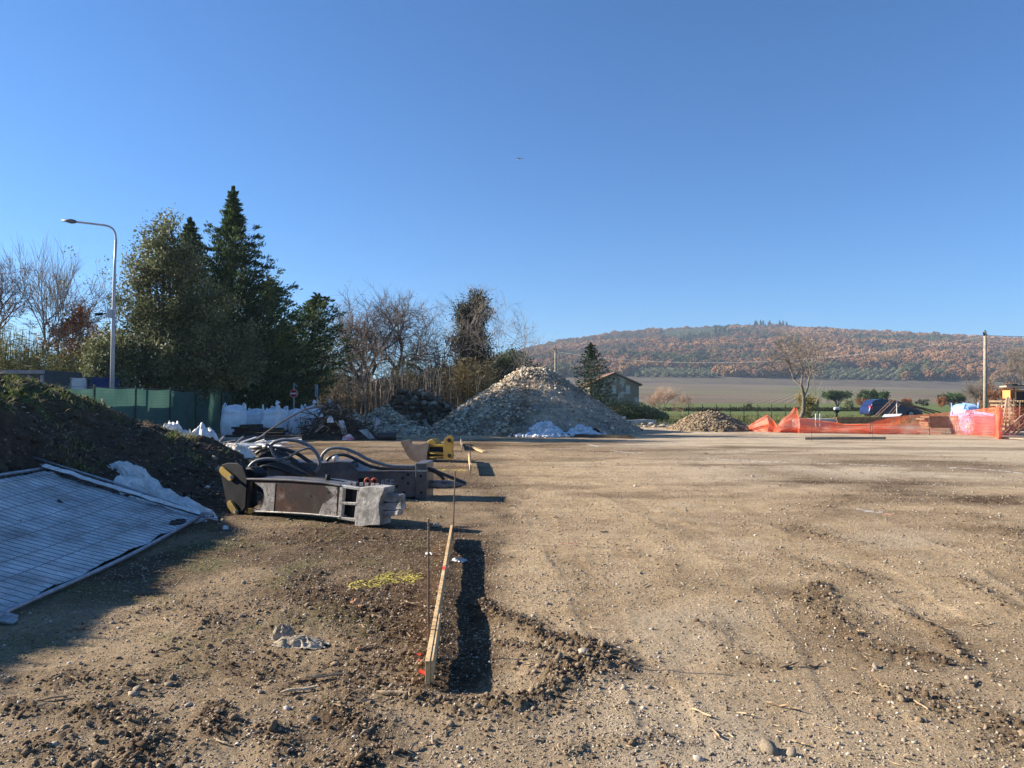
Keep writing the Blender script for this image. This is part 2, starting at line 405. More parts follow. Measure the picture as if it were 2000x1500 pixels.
def full_h(x, y):
    x = np.atleast_1d(np.asarray(x, float)); y = np.atleast_1d(np.asarray(y, float))
    return np.maximum(ground_h(x, y), 0) * 0 + ground_h(x, y) + mound_h(x, y)
def gz(x, y): return float(full_h([x], [y])[0])

# ================================================================= ground sheet
th = np.concatenate([np.radians(np.linspace(-179.9, -46, 40, endpoint=False)), np.radians(np.linspace(-46, 46, 640)), np.radians(np.linspace(46, 180.0, 41)[1:])])
rr = np.concatenate([[0.02, 0.6, 1.2], np.geomspace(1.7, 46, 570), np.geomspace(48, 9000, 40)])
TH, RR = np.meshgrid(th, rr, indexing='ij')
jit = RNG.uniform(-0.35, 0.35, TH.shape) * (RR < 46) * (np.abs(TH) < 0.8)
TH2 = TH + jit * np.radians(92 / 640); RR2 = RR * (1 + RNG.uniform(-0.35, 0.35, TH.shape) * 0.0058 * (RR < 46) * (RR > 1.7))
GX = (np.sin(TH2) * RR2).ravel(); GY = (np.cos(TH2) * RR2).ravel()
GZ = ground_h(GX, GY)
nth, nr = TH.shape
idx = np.arange(nth * nr).reshape(nth, nr)
idx2 = np.vstack([idx, idx[:1]])
GF = np.stack([idx2[:-1, :-1], idx2[:-1, 1:], idx2[1:, 1:], idx2[1:, :-1]], -1).reshape(-1, 4)
rg = rough_m(GX, GY); so = soil_m(GX, GY)
damp_shade = np.clip(so + rg * 0.6 + 1.0 * np.exp(-(segd(GX, GY, [PLK[0], PLK[1]]) / 0.24) ** 2), 0, 1)  # dug earth beside the plank coloured darker to deepen the plank's cast shadow
bed = wheel_m(GX, GY)[1]; damp_shade = np.clip(damp_shade + .30 * bed * (fbm(GX, GY, .5, 2, 95) > -.05), 0, 1)
streak = np.clip(0.5 + 1.3 * fbm(GX * 0.45 + 0.2 * GY, GY * 1.3, 0.6, 4, 101), 0, 1)           # darker and paler bands of the yard
damp_shade = np.clip(damp_shade + .55 * sst(0.5, -1.5, GX + .6 * fbm(GX, GY, .4, 2, 45)) * sst(11, 15, GY) * sst(31, 25, GY) + .45 * sst(.02, .35, fbm(GX * .28, GY * .9, .55, 4, 104)) * sst(7, 12, GY), 0, 1)
damp_shade = np.clip(damp_shade + 0.30 * sst(0.50, 0.95, streak) * (GX > -1) + .12 * sst(.0, .5, fbm(GX * 1.0, GY * .5, 1.3, 4, 103)), 0, 1)
for (P, w, a) in [([gpt(1100, 885), gpt(1500, 893), gpt(1900, 905)], 1.6, .35), ([gpt(1530, 925), gpt(1700, 950), gpt(1800, 940)], 1.0, .5), ([gpt(960, 868), gpt(1300, 878)], 1.5, .5)]:
    damp_shade = np.clip(damp_shade + a * np.exp(-(segd(GX, GY, P) / w) ** 2), 0, 1)
pale = sst(0.1, 0.45, fbm(GX, GY, 0.35, 3, 111)) * 0.6 + sst(1, 6, GX) * sst(11, 15, GY) * 0.85 + sst(5.0, 3.2, GY) * 0.35
pale = np.clip(pale * (1 - damp_shade * 0.7), 0, 1)
meadow = sst(43, 50, GY + 2.5 * fbm(GX, GY, 0.2, 3, 8) + 0.15 * np.abs(GX)) + sst(4, 0, GY) * 0
sprout = np.clip(sst(0.0, 0.45, fbm(GX, GY, 1.1, 4, 121)) * sst(-0.6, -2.0, GX) * sst(13, 9, GY) * sst(3.8, 5.0, GY) * 0.75, 0, 1)
gcol = np.stack([damp_shade, pale, np.clip(meadow, 0, 1), sprout], 1)
m_ground, n, p, o = newmat('packed earth')
a = N(n, 'ShaderNodeAttribute'); a.attribute_name = 'soil'; sep = N(n, 'ShaderNodeSeparateColor'); n.links.new(a.outputs['Color'], sep.inputs[0])
tc = N(n, 'ShaderNodeTexCoord'); OBJ = tc.outputs['Object']
base = ramp(n, noise(n, 2.3, 8, 0.65, vec=OBJ), [(0.3, (0.36, 0.255, 0.145)), (0.52, (0.52, 0.382, 0.232)), (0.72, (0.61, 0.465, 0.300))])
fine = ramp(n, noise(n, 30, 8, 0.85, vec=OBJ), [(0.34, (0.48, 0.45, 0.42)), (0.5, (1, 1, 1)), (0.66, (1.40, 1.40, 1.36))])
base = mix(n, 1.0, base, fine, 'MULTIPLY')
dark = ramp(n, noise(n, 5.5, 7, 0.7, vec=OBJ), [(0.3, (0.060, 0.038, 0.022)), (0.55, (0.135, 0.088, 0.050)), (0.75, (0.25, 0.175, 0.105))])
dark = mix(n, 1.0, dark, fine, 'MULTIPLY')
palec = ramp(n, noise(n, 7, 7, 0.7, vec=OBJ), [(0.3, (0.45, 0.35, 0.235)), (0.65, (0.64, 0.53, 0.39))])
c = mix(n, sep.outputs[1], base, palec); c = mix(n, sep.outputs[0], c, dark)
# flecks of crushed stone set in the surface
vo = N(n, 'ShaderNodeTexVoronoi'); vo.inputs['Scale'].default_value = 46; vo.inputs['Randomness'].default_value = 1; n.links.new(OBJ, vo.inputs['Vector'])
sc = N(n, 'ShaderNodeSeparateColor'); n.links.new(vo.outputs['Color'], sc.inputs[0])
pick = ramp(n, sc.outputs[0], [(0.66, (0, 0, 0)), (0.68, (1, 1, 1))]); near = ramp(n, vo.outputs['Distance'], [(0.28, (1, 1, 1)), (0.36, (0, 0, 0))])
pk = mix(n, 1.0, pick, near, 'MULTIPLY')
sharp = mix(n, sep.outputs[2], pk, (0, 0, 0))
scol = ramp(n, sc.outputs[1], [(0.15, (0.15, 0.11, 0.075)), (0.45, (0.34, 0.27, 0.19)), (0.7, (0.54, 0.46, 0.35)), (0.95, (0.74, 0.68, 0.58))]); c = mix(n, sharp, c, scol)
gr = ramp(n, noise(n, 0.9, 8, 0.7, vec=OBJ), [(0.3, (0.075, 0.105, 0.03)), (0.55, (0.135, 0.165, 0.055)), (0.75, (0.23, 0.22, 0.10))])
al = a.outputs['Alpha']; spn = ramp(n, noise(n, 24, 5, 0.8, vec=OBJ), [(0.42, (0, 0, 0)), (0.6, (1, 1, 1))])
spf = N(n, 'ShaderNodeMath', operation='MULTIPLY'); n.links.new(al, spf.inputs[0]); n.links.new(spn, spf.inputs[1])
c = mix(n, spf.outputs[0], c, (0.20, 0.21, 0.085)); c = mix(n, sep.outputs[2], c, gr)
n.links.new(c, p.inputs['Base Color']); p.inputs['Roughness'].default_value = 0.95; p.inputs['Specular IOR Level'].default_value = 0.12
n1 = noise(n, 55, 10, 0.75, vec=OBJ); n2 = noise(n, 14, 6, 0.7, vec=OBJ)
ad = N(n, 'ShaderNodeMath', operation='ADD'); n.links.new(n1, ad.inputs[0]); n.links.new(n2, ad.inputs[1])
ad2 = N(n, 'ShaderNodeMath', operation='ADD'); n.links.new(ad.outputs[0], ad2.inputs[0]); n.links.new(sharp, ad2.inputs[1])
bump(n, p, ad2.outputs[0], 1.0, 0.042)
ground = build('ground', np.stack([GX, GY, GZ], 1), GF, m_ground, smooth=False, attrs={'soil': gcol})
tag(ground, kind='structure')

# ================================================================= earth mound on the left
m_mound, n, p, o = newmat('dark grassy earth')
a = N(n, 'ShaderNodeAttribute'); a.attribute_name = 'soil'; sep = N(n, 'ShaderNodeSeparateColor'); n.links.new(a.outputs['Color'], sep.inputs[0])
d1 = ramp(n, noise(n, 6, 8, 0.75), [(0.3, (0.035, 0.024, 0.016)), (0.55, (0.085, 0.060, 0.040)), (0.75, (0.15, 0.115, 0.08))])
d2 = ramp(n, noise(n, 7, 8, 0.75), [(0.3, (0.045, 0.065, 0.018)), (0.6, (0.09, 0.115, 0.035)), (0.75, (0.17, 0.16, 0.075))])
n.links.new(mix(n, sep.outputs[0], d1, d2), p.inputs['Base Color']); p.inputs['Roughness'].default_value = 0.95; p.inputs['Specular IOR Level'].default_value = 0.1
bump(n, p, noise(n, 18, 10, 0.75), 0.9, 0.03)
mx = np.arange(-15.5, -3.2, 0.055); my = np.arange(-5, 17.6, 0.06)
MX, MY = np.meshgrid(mx, my, indexing='ij'); MX = MX.ravel() + RNG.uniform(-.015, .015, MX.size); MY = MY.ravel() + RNG.uniform(-.015, .015, MY.size)
mh = mound_h(MX, MY); lim = sst(0.0, 0.12, mh)
MZ = mh + lim * (0.05 * fbm(MX, MY, 4.5, 4, 15) + 0.03 * fbm(MX, MY, 14, 3, 16)) + ground_h(MX, MY) - 0.03 * (1 - lim)
I = np.arange(MX.size).reshape(len(mx), len(my)); MF = np.stack([I[:-1, :-1], I[1:, :-1], I[1:, 1:], I[:-1, 1:]], -1).reshape(-1, 4)
keep = (mh[MF] > 0.004).any(1); MF = MF[keep]
used = np.unique(MF); rem = np.full(MX.size, -1); rem[used] = np.arange(len(used)); MF = rem[MF]
grs = np.clip(.7 * sst(0.05, 0.4, fbm(MX, MY, 0.8, 3, 33)) * sst(0.7, 1.5, mh) + 0.5 * sst(1.3, 1.8, mh), 0, 1)
cc = np.stack([grs, grs, grs, np.ones_like(grs)], 1)
mound = build('earth_mound', np.stack([MX, MY, MZ], 1)[used], MF, m_mound, attrs={'soil': cc[used]}); tag(mound, kind='structure')
def msurf(x, y):
    x = np.asarray(x, float); y = np.asarray(y, float); m = mound_h(x, y); l = sst(0, .12, m)
    return m + l * (0.05 * fbm(x, y, 4.5, 4, 15) + 0.03 * fbm(x, y, 14, 3, 16)) + ground_h(x, y)
# grass blades and hanging straw on the mound
def blades(name, label, X, Y, Z, L, lean, stops, seed, wid=0.007, parent=None, trans=0.3):
    rng = np.random.default_rng(seed); n_ = len(X); B = np.stack([X, Y, Z], 1)
    d = rng.normal(0, 1, (n_, 3)) * np.array([lean, lean, 0]) + np.array([0, 0, 1]); d /= np.linalg.norm(d, axis=1)[:, None]
    s = np.cross(d, rng.normal(size=(n_, 3))); s /= np.linalg.norm(s, axis=1)[:, None]; w = wid * rng.uniform(.6, 1.4, (n_, 1)); L = L[:, None]
    bend = rng.normal(0, .25, (n_, 3)) * L; bend[:, 2] = -np.abs(bend[:, 2]) * 1.2
    V = np.stack([B - s * w, B + s * w, B + d * L * .55 + s * w * .8, B + d * L * .55 - s * w * .8, B + d * L + bend], 1).reshape(-1, 3)
    k = np.arange(n_)[:, None] * 5
    F = np.concatenate([k + np.array([0, 1, 2]), k + np.array([0, 2, 3]), k + np.array([3, 2, 4])])
    o_ = build(name, V, F, tintmat(name + ' blades', stops, 0.8, trans), parent, attrs={'tint': np.repeat(rng.random(n_), 5)})
    return tag(o_, label, None if parent else 'grass', kind='stuff')
nb = 60000; bx = RNG.uniform(-13, -4.2, nb); by = RNG.uniform(3, 16.5, nb); bh = mound_h(bx, by)
cl = fbm(bx, by, 1.6, 3, 35); k = (bh > 0.55) & (cl + 0.42 * sst(1.3, 2.0, bh) > 0.20 + RNG.uniform(-.1, .1, nb)); bx, by, bh = bx[k], by[k], bh[k]
blades('mound_grass', 'green and straw coloured grass growing over the dark earth mound', bx, by, msurf(bx, by) - .01, RNG.uniform(.05, .20, len(bx)), .55,
       [(0, (0.05, 0.085, 0.015)), (.45, (0.10, 0.15, 0.03)), (.7, (0.24, 0.23, 0.09)), (1, (0.42, 0.34, 0.19))], 5, .006)
nb = 14000; bx = RNG.uniform(-6.5, -.9, nb); by = RNG.uniform(3.6, 12, nb)
k = (fbm(bx, by, 1.1, 4, 121) > 0.12 + RNG.uniform(-.05, .25, nb)) & (mound_h(bx, by) < .1); bx, by = bx[k], by[k]
blades('sprouting_grass', 'sparse low green sprouts in the bare earth beside the fallen panel', bx, by, ground_h(bx, by), RNG.uniform(.008, .03, len(bx)), .8,
       [(0, (0.10, 0.13, 0.03)), (.6, (0.20, 0.22, 0.06)), (1, (0.34, 0.33, 0.14))], 6, .004)

# ================================================================= gravel, clods and litter on the ground
m_peb = tintmat('pebble', [(0, (0.14, 0.10, 0.07)), (.3, (0.27, 0.21, 0.15)), (.6, (0.40, 0.33, 0.25)), (.85, (0.48, 0.42, 0.33)), (1, (0.62, 0.58, 0.51))], 0.85)
def scatter_r(n_, r0, r1, p_=1.0, ang=40):
    u = RNG.random(n_); r_ = r0 * (r1 / r0) ** (u ** p_); t_ = np.radians(RNG.uniform(-ang, ang, n_)); return np.sin(t_) * r_, np.cos(t_) * r_
x, y = scatter_r(80000, 2.3, 16, 0.95)
dens = 0.35 + 0.9 * sst(-0.1, 0.35, fbm(x, y, 0.9, 3, 131)) + 0.5 * sst(4.4, 3.2, y); k = RNG.random(len(x)) < dens; x, y = x[k], y[k]
S = np.clip(RNG.lognormal(math.log(0.0088), 0.42, len(x)), 0.004, 0.03) * (0.8 + 0.05 * np.hypot(x, y))
V, F, T = stones(np.stack([x, y, ground_h(x, y) + mound_h(x, y)], 1), S, RNG, OCT, .35, .6, bury=.3, tint=np.clip(RNG.normal(.45, .25, len(x)), 0, 1))
g_ = build('gravel', V, F, m_peb, attrs={'tint': T}); tag(g_, 'small pale crushed stones strewn over the brown yard', 'gravel', kind='stuff')
x, y = scatter_r(36000, 5.5, 24, .8); k = RNG.random(len(x)) < .4 + 1.2 * sst(-.1, .35, fbm(x, y, .7, 3, 133)); x, y = x[k], y[k]
S = np.clip(RNG.lognormal(math.log(0.015), 0.4, len(x)), 0.008, 0.045) * (0.7 + 0.045 * np.hypot(x, y))
V, F, T = stones(np.stack([x, y, ground_h(x, y) + mound_h(x, y)], 1), S, RNG, OCT, .35, .55, bury=.35, tint=np.clip(RNG.normal(.42, .24, len(x)), 0, 1))
g_ = build('yard_gravel', V, F, m_peb, attrs={'tint': T}); tag(g_, 'gravel spread over the middle distance of the yard', 'gravel', kind='stuff')
x, y = scatter_r(2600, 2.3, 20); S = np.clip(RNG.lognormal(math.log(0.018), 0.32, len(x)), 0.010, 0.040) * (0.85 + 0.025 * np.hypot(x, y))
V, F, T = stones(np.stack([x, y, ground_h(x, y) + mound_h(x, y)], 1), S, RNG, ICO, .38, .6, bury=.38, tint=np.clip(RNG.normal(.5, .2, len(x)), 0, 1))
g_ = build('coarse_gravel', V, F, m_peb, attrs={'tint': T}); tag(g_, 'thumb sized pale and grey stones among the finer gravel', 'gravel', kind='stuff')
m_clod = tintmat('earth clod', [(0, (0.08, 0.053, 0.033)), (.5, (0.17, 0.118, 0.075)), (1, (0.33, 0.25, 0.165))], .95, scale=40, bmp=.7, bdist=.01, spec=.1)
x, y = scatter_r(90000, 2.4, 16, .9); rm = rough_m(x, y); k = RNG.random(len(x)) < rm * 0.9 + 0.10 * soil_m(x, y); x, y, rm = x[k][:30000], y[k][:30000], rm[k][:30000]
S = np.clip(RNG.lognormal(math.log(0.0125), 0.5, len(x)), 0.006, 0.05) * (0.7 + 0.5 * rm)
big = S > .0125
v1, f1_, t1 = stones(np.stack([x, y, ground_h(x, y)], 1)[big], S[big], RNG, ICO, .5, .75, bury=.3); v2, f2_, t2 = stones(np.stack([x, y, ground_h(x, y)], 1)[~big], S[~big], RNG, OCT, .45, .8, bury=.3)
V = np.vstack([v1, v2]); F = np.vstack([f1_, f2_ + len(v1)]); T = np.concatenate([t1, t2])
g_ = build('soil_clods', V, F, m_clod, attrs={'tint': T}); tag(g_, 'crumbled brown lumps of dug earth along the churned ruts', 'soil', kind='stuff')
nb = 8000; x, y = scatter_r(nb, 2.4, 16); L = RNG.uniform(.015, .06, nb); D = np.stack([RNG.normal(size=nb), RNG.normal(size=nb), RNG.normal(0, .08, nb)], 1); D /= np.linalg.norm(D, axis=1)[:, None]
V, F = leaves(np.stack([x, y, ground_h(x, y) + mound_h(x, y) + .006], 1), D, L, RNG.uniform(.002, .006, nb), RNG, .05)
g_ = build('straw_bits', V, F, tintmat('straw', [(0, (0.16, 0.11, 0.06)), (.5, (0.36, 0.26, 0.15)), (1, (0.55, 0.43, 0.27))]), attrs={'tint': np.repeat(RNG.random(nb), 4)}); tag(g_, 'tiny straw and wood splinters littering the yard', 'litter', kind='stuff')
x = RNG.uniform(-10, -3.9, 26000); y = RNG.uniform(3.5, 16, 26000); k = (mound_h(x, y) > .12) & (RNG.random(26000) < .25 + .8 * sst(-.1, .4, fbm(x, y, .9, 3, 37))); x, y = x[k][:11000], y[k][:11000]
V, F, T = stones(np.stack([x, y, msurf(x, y)], 1), np.clip(RNG.lognormal(math.log(.035), .5, len(x)), .012, .14), RNG, OCT, .45, .8, bury=.3)
g_ = build('mound_clods', V, F, tintmat('dark clod', [(0, (.03, .021, .014)), (.6, (.085, .06, .04)), (.93, (.16, .12, .085)), (1, (.36, .32, .26))], .95), attrs={'tint': T}); tag(g_, 'crumbly dark clods and small stones over the earth mound', 'soil', kind='stuff')
m_stone = rockmat('field stone', [(0, (0.16, 0.12, 0.085)), (.5, (0.32, 0.26, 0.19)), (.85, (0.46, 0.40, 0.32)), (1, (0.68, 0.65, 0.60))], 5, .4, .05)
RK = rock_meshes('stone', m_stone, 14, RNG, .36, False)
spots = [(252, 1345, .075), (268, 1352, .07), (262, 1362, .065), (330, 1343, .06), (1155, 1338, .06), (850, 1028, .13), (920, 1170, .05), (945, 1315, .05), (1070, 1180, .06), (560, 1390, .06), (475, 1140, .07),
         (610, 1412, .07), (1500, 1468, .10), (1365, 1483, .07), (1545, 1475, .08), (1710, 1308, .08), (1140, 1285, .09), (1010, 1300, .07), (930, 1390, .06), (235, 1440, .06), (505, 1215, .06),
         (470, 1210, .06), (590, 1035, .07), (655, 1025, .08), (700, 1040, .07), (1470, 930, .12), (1250, 1120, .06), (1340, 1000, .07), (860, 1010, .08), (435, 1020, .1), (1240, 950, .1)]
for i in range(150):
    a_ = RNG.uniform(0, 2000); b_ = RNG.uniform(1010, 1500); spots.append((a_, b_, RNG.uniform(.02, .038)))
for (a_, b_, s_) in spots:
    g0 = gp(a_, b_); put_rock('stone', RK, (g0.x, g0.y, gz(g0.x, g0.y) + s_ * .06), s_ * .85, RNG, ground)
# wood chips, sticks
m_chip = rockmat('splintered wood', [(0, (0.14, 0.095, 0.06)), (.5, (0.36, 0.26, 0.16)), (1, (0.62, 0.48, 0.31))], 9, .6, .01)
chipm = []
for i in range(5):
    b = MB(); n_ = 6; pts = [(t / 5 - .5, .08 * random.uniform(-1, 1), 0) for t in range(n_)]
    b.tube(pts, [random.uniform(.3, .6) * .12 * (0.5 if j in (0, 5) else 1) for j in range(n_)], 5)
    chipm.append(mesh_data('wood_chip', b.V, b.F, m_chip))
chips = [(720, 1268, .16, .6), (640, 1330, .24, .45), (585, 1358, .20, .35), (735, 1210, .14, -.7), (430, 1455, .10, -.6), (1540, 1305, .16, .5), (1530, 1385, .19, -.7), (1455, 1400, .10, -.6), (1370, 1400, .12, -.9),
         (1720, 1340, .10, -1.2), (1560, 1455, .1, -.8), (765, 1365, .17, -.1), (720, 1378, .15, .5), (800, 1185, .12, -.5), (600, 1335, .2, .4), (90, 1370, .2, .4), (1590, 1300, .12, .4), (1145, 1150, .09, -.7), (1260, 1145, .1, .9),
         (700, 1195, .12, .3), (860, 1160, .12, -.8), (1000, 990, .15, .2), (560, 1000, .2, .3), (1180, 1040, .12, .5), (1900, 1340, .14, .7), (330, 1275, .15, .5), (150, 1235, .12, .8), (1050, 1450, .09, .2), (1240, 1300, .1, -.3)]
for i in range(80): chips.append((random.uniform(0, 2000), random.uniform(1000, 1500), random.uniform(.04, .11), random.uniform(-3, 3)))
for (a_, b_, l_, r_) in chips:
    g0 = gp(a_, b_); c_ = link('wood_chip', random.choice(chipm), ground); c_.location = (g0.x, g0.y, gz(g0.x, g0.y) + .012)
    c_.rotation_euler = (random.uniform(0, 6), random.uniform(-.1, .1), r_); c_.scale = (l_, .09 + l_ * .35, .07 + l_ * .3)
# ================================================================= far country
def grid_obj(name, xs, ys, hf, m, attrs=None):
    X, Y = np.meshgrid(xs, ys, indexing='ij'); X = X.ravel(); Y = Y.ravel(); I = np.arange(X.size).reshape(len(xs), len(ys))
    F = np.stack([I[:-1, :-1], I[1:, :-1], I[1:, 1:], I[:-1, 1:]], -1).reshape(-1, 4); H = hf(X, Y)
    return build(name, np.stack([X, Y, H], 1), F, m, smooth=True, attrs=attrs(X, Y) if attrs else None)
RPX = [(-2500, 900), (-400, 790), (400, 765), (850, 730), (1030, 684), (1100, 668), (1200, 654), (1300, 644), (1400, 640), (1500, 640), (1600, 645), (1700, 650), (1800, 656), (1900, 661), (2000, 669), (2300, 690), (3200, 740), (4500, 790)]
RX = np.array([(q[0] - 1000) / K * 1400 for q in RPX]); RZ = np.array([CH + (HOR - q[1]) / K * 1400 for q in RPX])
def field_h(x, y):
    u = np.clip((y - 150) / 520, 0, 1.4); roll = 1 + .9 * np.sin(x / 85 + .4) + .1 * np.sin(x / 41)
    return -0.3 + 16.5 * u ** 1.35 * (0.85 + .15 * roll) * sst(-400, 40, x) * (1 - 0.55 * sst(300, 560, x))
def hill_h(x, y):
    R_ = np.interp(x * 1400 / np.maximum(y, 700) * 0 + x, RX, RZ); f = field_h(x, np.full_like(x, 640.))
    t = np.clip((y - 600) / 800, 0, 1); s = t ** 0.92
    h = f - 3 + (R_ - f) * s + 7 * fbm(x, y, 1 / 170, 4, 201) * np.sin(np.pi * t) * 1.5
    bk = np.clip((y - 1400) / 900, 0, 1); return h * (1 - bk ** 1.5)
m_field, n, p, o = newmat('ploughed vineyard field')
tc = N(n, 'ShaderNodeTexCoord'); OBJ = tc.outputs['Object']
mp = N(n, 'ShaderNodeMapping'); mp.inputs['Rotation'].default_value = (0, 0, R(24)); n.links.new(OBJ, mp.inputs[0])
wv = N(n, 'ShaderNodeTexWave'); wv.wave_type = 'BANDS'; wv.inputs['Scale'].default_value = .125; wv.inputs['Distortion'].default_value = .6; wv.inputs['Detail Scale'].default_value = .3; n.links.new(mp.outputs[0], wv.inputs[0])
c1 = ramp(n, noise(n, .012, 5, .6, vec=OBJ), [(.35, (.150, .115, .085)), (.5, (.19, .15, .11)), (.66, (.20, .185, .12))])
c = mix(n, 1.0, c1, ramp(n, wv.outputs[0], [(.2, (.72, .72, .70)), (.8, (1.12, 1.1, 1.05))]), 'MULTIPLY')
gcol_ = ramp(n, noise(n, .05, 6, .6, vec=OBJ), [(.3, (.085, .115, .035)), (.7, (.16, .175, .065))])
at_ = N(n, 'ShaderNodeAttribute'); at_.attribute_name = 'green'
c = mix(n, at_.outputs['Fac'], c, gcol_); n.links.new(c, p.inputs['Base Color']); p.inputs['Roughness'].default_value = 1; p.inputs['Specular IOR Level'].default_value = .05
def fgreen(X, Y):
    g = sst(215, 185, Y + 6 * fbm(X, Y, .02, 3, 4)) + .9 * np.exp(-((Y - 330 - X * .25) / 9) ** 2) + .9 * np.exp(-((X - 105 - (Y - 200) * .32) / 7) ** 2) * sst(560, 500, Y) + .8 * np.exp(-((Y - 455 + X * .12) / 8) ** 2)
    return {'green': np.clip(g, 0, 1)}
field = grid_obj('vineyard_field', np.arange(-700, 1500, 14.0), np.arange(140, 700, 9.0), field_h, m_field, fgreen); tag(field, kind='structure')
m_hill = mat('woodland floor', (.09, .065, .045), (.12, .10, .06), .05, 1.0)
hill = grid_obj('hill', np.arange(-3200, 4600, 22.0), np.arange(590, 2400, 22.0), hill_h, m_hill); tag(hill, kind='structure')

def crowns(name, label, P, S, T, stops, verts_seed, squash=(1, 1, .85), parent=None):
    """one object: a crown of leaves at every point, built by geometry nodes from points carrying size, turn and tint"""
    me = bpy.data.meshes.new(name); me.vertices.add(len(P)); me.vertices.foreach_set('co', np.asarray(P, np.float32).ravel())
    for an, av in (('size', S), ('tint', T), ('turn', np.random.default_rng(verts_seed).uniform(0, 6.28, len(P)))):
        q = me.attributes.new(an, 'FLOAT', 'POINT'); q.data.foreach_set('value', np.asarray(av, np.float32))
    m_, n_, p_, o_ = newmat(name + ' leaves'); p_.inputs['Roughness'].default_value = 1; p_.inputs['Specular IOR Level'].default_value = .05
    an = N(n_, 'ShaderNodeAttribute'); an.attribute_type = 'INSTANCER'; an.attribute_name = 'tint'
    cc_ = ramp(n_, an.outputs['Fac'], stops); ff = ramp(n_, noise(n_, .55, 4, .8), [(.32, (.55, .55, .6)), (.68, (1.35, 1.3, 1.25))])
    n_.links.new(mix(n_, 1.0, cc_, ff, 'MULTIPLY'), p_.inputs['Base Color'])
    o = link(name, me); g = bpy.data.node_groups.new(name, 'GeometryNodeTree')
    g.interface.new_socket('Geometry', in_out='INPUT', socket_type='NodeSocketGeometry'); g.interface.new_socket('Geometry', in_out='OUTPUT', socket_type='NodeSocketGeometry')
    gi = g.nodes.new('NodeGroupInput'); go = g.nodes.new('NodeGroupOutput'); ic = g.nodes.new('GeometryNodeMeshIcoSphere'); ic.inputs['Radius'].default_value = 1; ic.inputs['Subdivisions'].default_value = 4
    sp = g.nodes.new('GeometryNodeSetPosition'); ns = g.nodes.new('ShaderNodeTexNoise'); ns.inputs['Scale'].default_value = 2.6; ns.inputs['Detail'].default_value = 4; ns.inputs['Roughness'].default_value = .7
    nv = g.nodes.new('GeometryNodeInputNormal'); mm = g.nodes.new('ShaderNodeMath'); mm.operation = 'SUBTRACT'; mm.inputs[1].default_value = .5
    m2 = g.nodes.new('ShaderNodeMath'); m2.operation = 'MULTIPLY'; m2.inputs[1].default_value = 2.2
    vs = g.nodes.new('ShaderNodeVectorMath'); vs.operation = 'SCALE'; L = g.links.new
    L(ns.outputs[0], mm.inputs[0]); L(mm.outputs[0], m2.inputs[0]); L(nv.outputs[0], vs.inputs[0]); L(m2.outputs[0], vs.inputs['Scale']); L(ic.outputs['Mesh'], sp.inputs['Geometry']); L(vs.outputs[0], sp.inputs['Offset'])
    sm = g.nodes.new('GeometryNodeSetMaterial'); sm.inputs['Material'].default_value = m_; L(sp.outputs[0], sm.inputs[0])
    ip = g.nodes.new('GeometryNodeInstanceOnPoints'); a1 = g.nodes.new('GeometryNodeInputNamedAttribute'); a1.data_type = 'FLOAT'; a1.inputs['Name'].default_value = 'size'
    a2 = g.nodes.new('GeometryNodeInputNamedAttribute'); a2.data_type = 'FLOAT'; a2.inputs['Name'].default_value = 'turn'
    cx = g.nodes.new('ShaderNodeCombineXYZ'); L(a2.outputs[0], cx.inputs[2]); sv_ = g.nodes.new('ShaderNodeVectorMath'); sv_.operation = 'MULTIPLY'
    cs = g.nodes.new('ShaderNodeCombineXYZ')
    for i in range(3): L(a1.outputs[0], cs.inputs[i])
    L(cs.outputs[0], sv_.inputs[0]); sv_.inputs[1].default_value = squash
    L(gi.outputs[0], ip.inputs['Points']); L(sm.outputs[0], ip.inputs['Instance']); L(cx.outputs[0], ip.inputs['Rotation']); L(sv_.outputs[0], ip.inputs['Scale']); L(ip.outputs[0], go.inputs[0])
    md = o.modifiers.new('crowns', 'NODES'); md.node_group = g; me.materials.append(m_)
    return tag(o, label, 'trees', kind='stuff')
rg_ = np.random.default_rng(3)
def hill_pts(step, x0, x1, y0, y1, j=.45):
    X, Y = np.meshgrid(np.arange(x0, x1, step), np.arange(y0, y1, step)); X = X.ravel() + rg_.uniform(-j, j, X.size) * step; Y = Y.ravel() + rg_.uniform(-j, j, Y.size) * step
    k = (X / Y > -0.12) & (X / Y < 0.95); return X[k], Y[k]
X, Y = hill_pts(9.3, -250, 1500, 640, 1500)
pxx = 1000 + K * X / Y; zone = fbm(X, Y, 1 / 150, 3, 301)
olive = ((Y < 720) & (pxx > 1235) & (pxx < 1400)) | ((Y < 712) & (pxx > 1590) & (pxx < 1760)) | ((Y > 1180) & (Y < 1405) & (pxx > 1290) & (pxx < 1425))
fld = (Y < 655 + 10 * pn(X / 40, Y / 40, 9))
k = ~olive & ~fld; Xw, Yw = X[k], Y[k]; zw = zone[k]
T = np.clip(rg_.normal(.60, .09, len(Xw)) + np.clip(zw * 1.1, -.4, .25) + np.where(rg_.random(len(Xw)) < .05, -.35, 0), 0, 1)
S = rg_.lognormal(1.55, .16, len(Xw))
crowns('hillside_forest', 'rust brown and green autumn woodland covering the far hillside', np.stack([Xw, Yw, hill_h(Xw, Yw) + S * .75], 1), S, T,
       [(0, (.030, .048, .022)), (.25, (.06, .075, .03)), (.42, (.11, .070, .034)), (.7, (.19, .098, .045)), (1, (.29, .175, .075))], 4)
X, Y = np.meshgrid(np.arange(-250, 1200, 8.5), np.arange(650, 1410, 11.)); X = X.ravel() + rg_.uniform(-.6, .6, X.size); Y = Y.ravel() + rg_.uniform(-.8, .8, Y.size); pxx = 1000 + K * X / Y
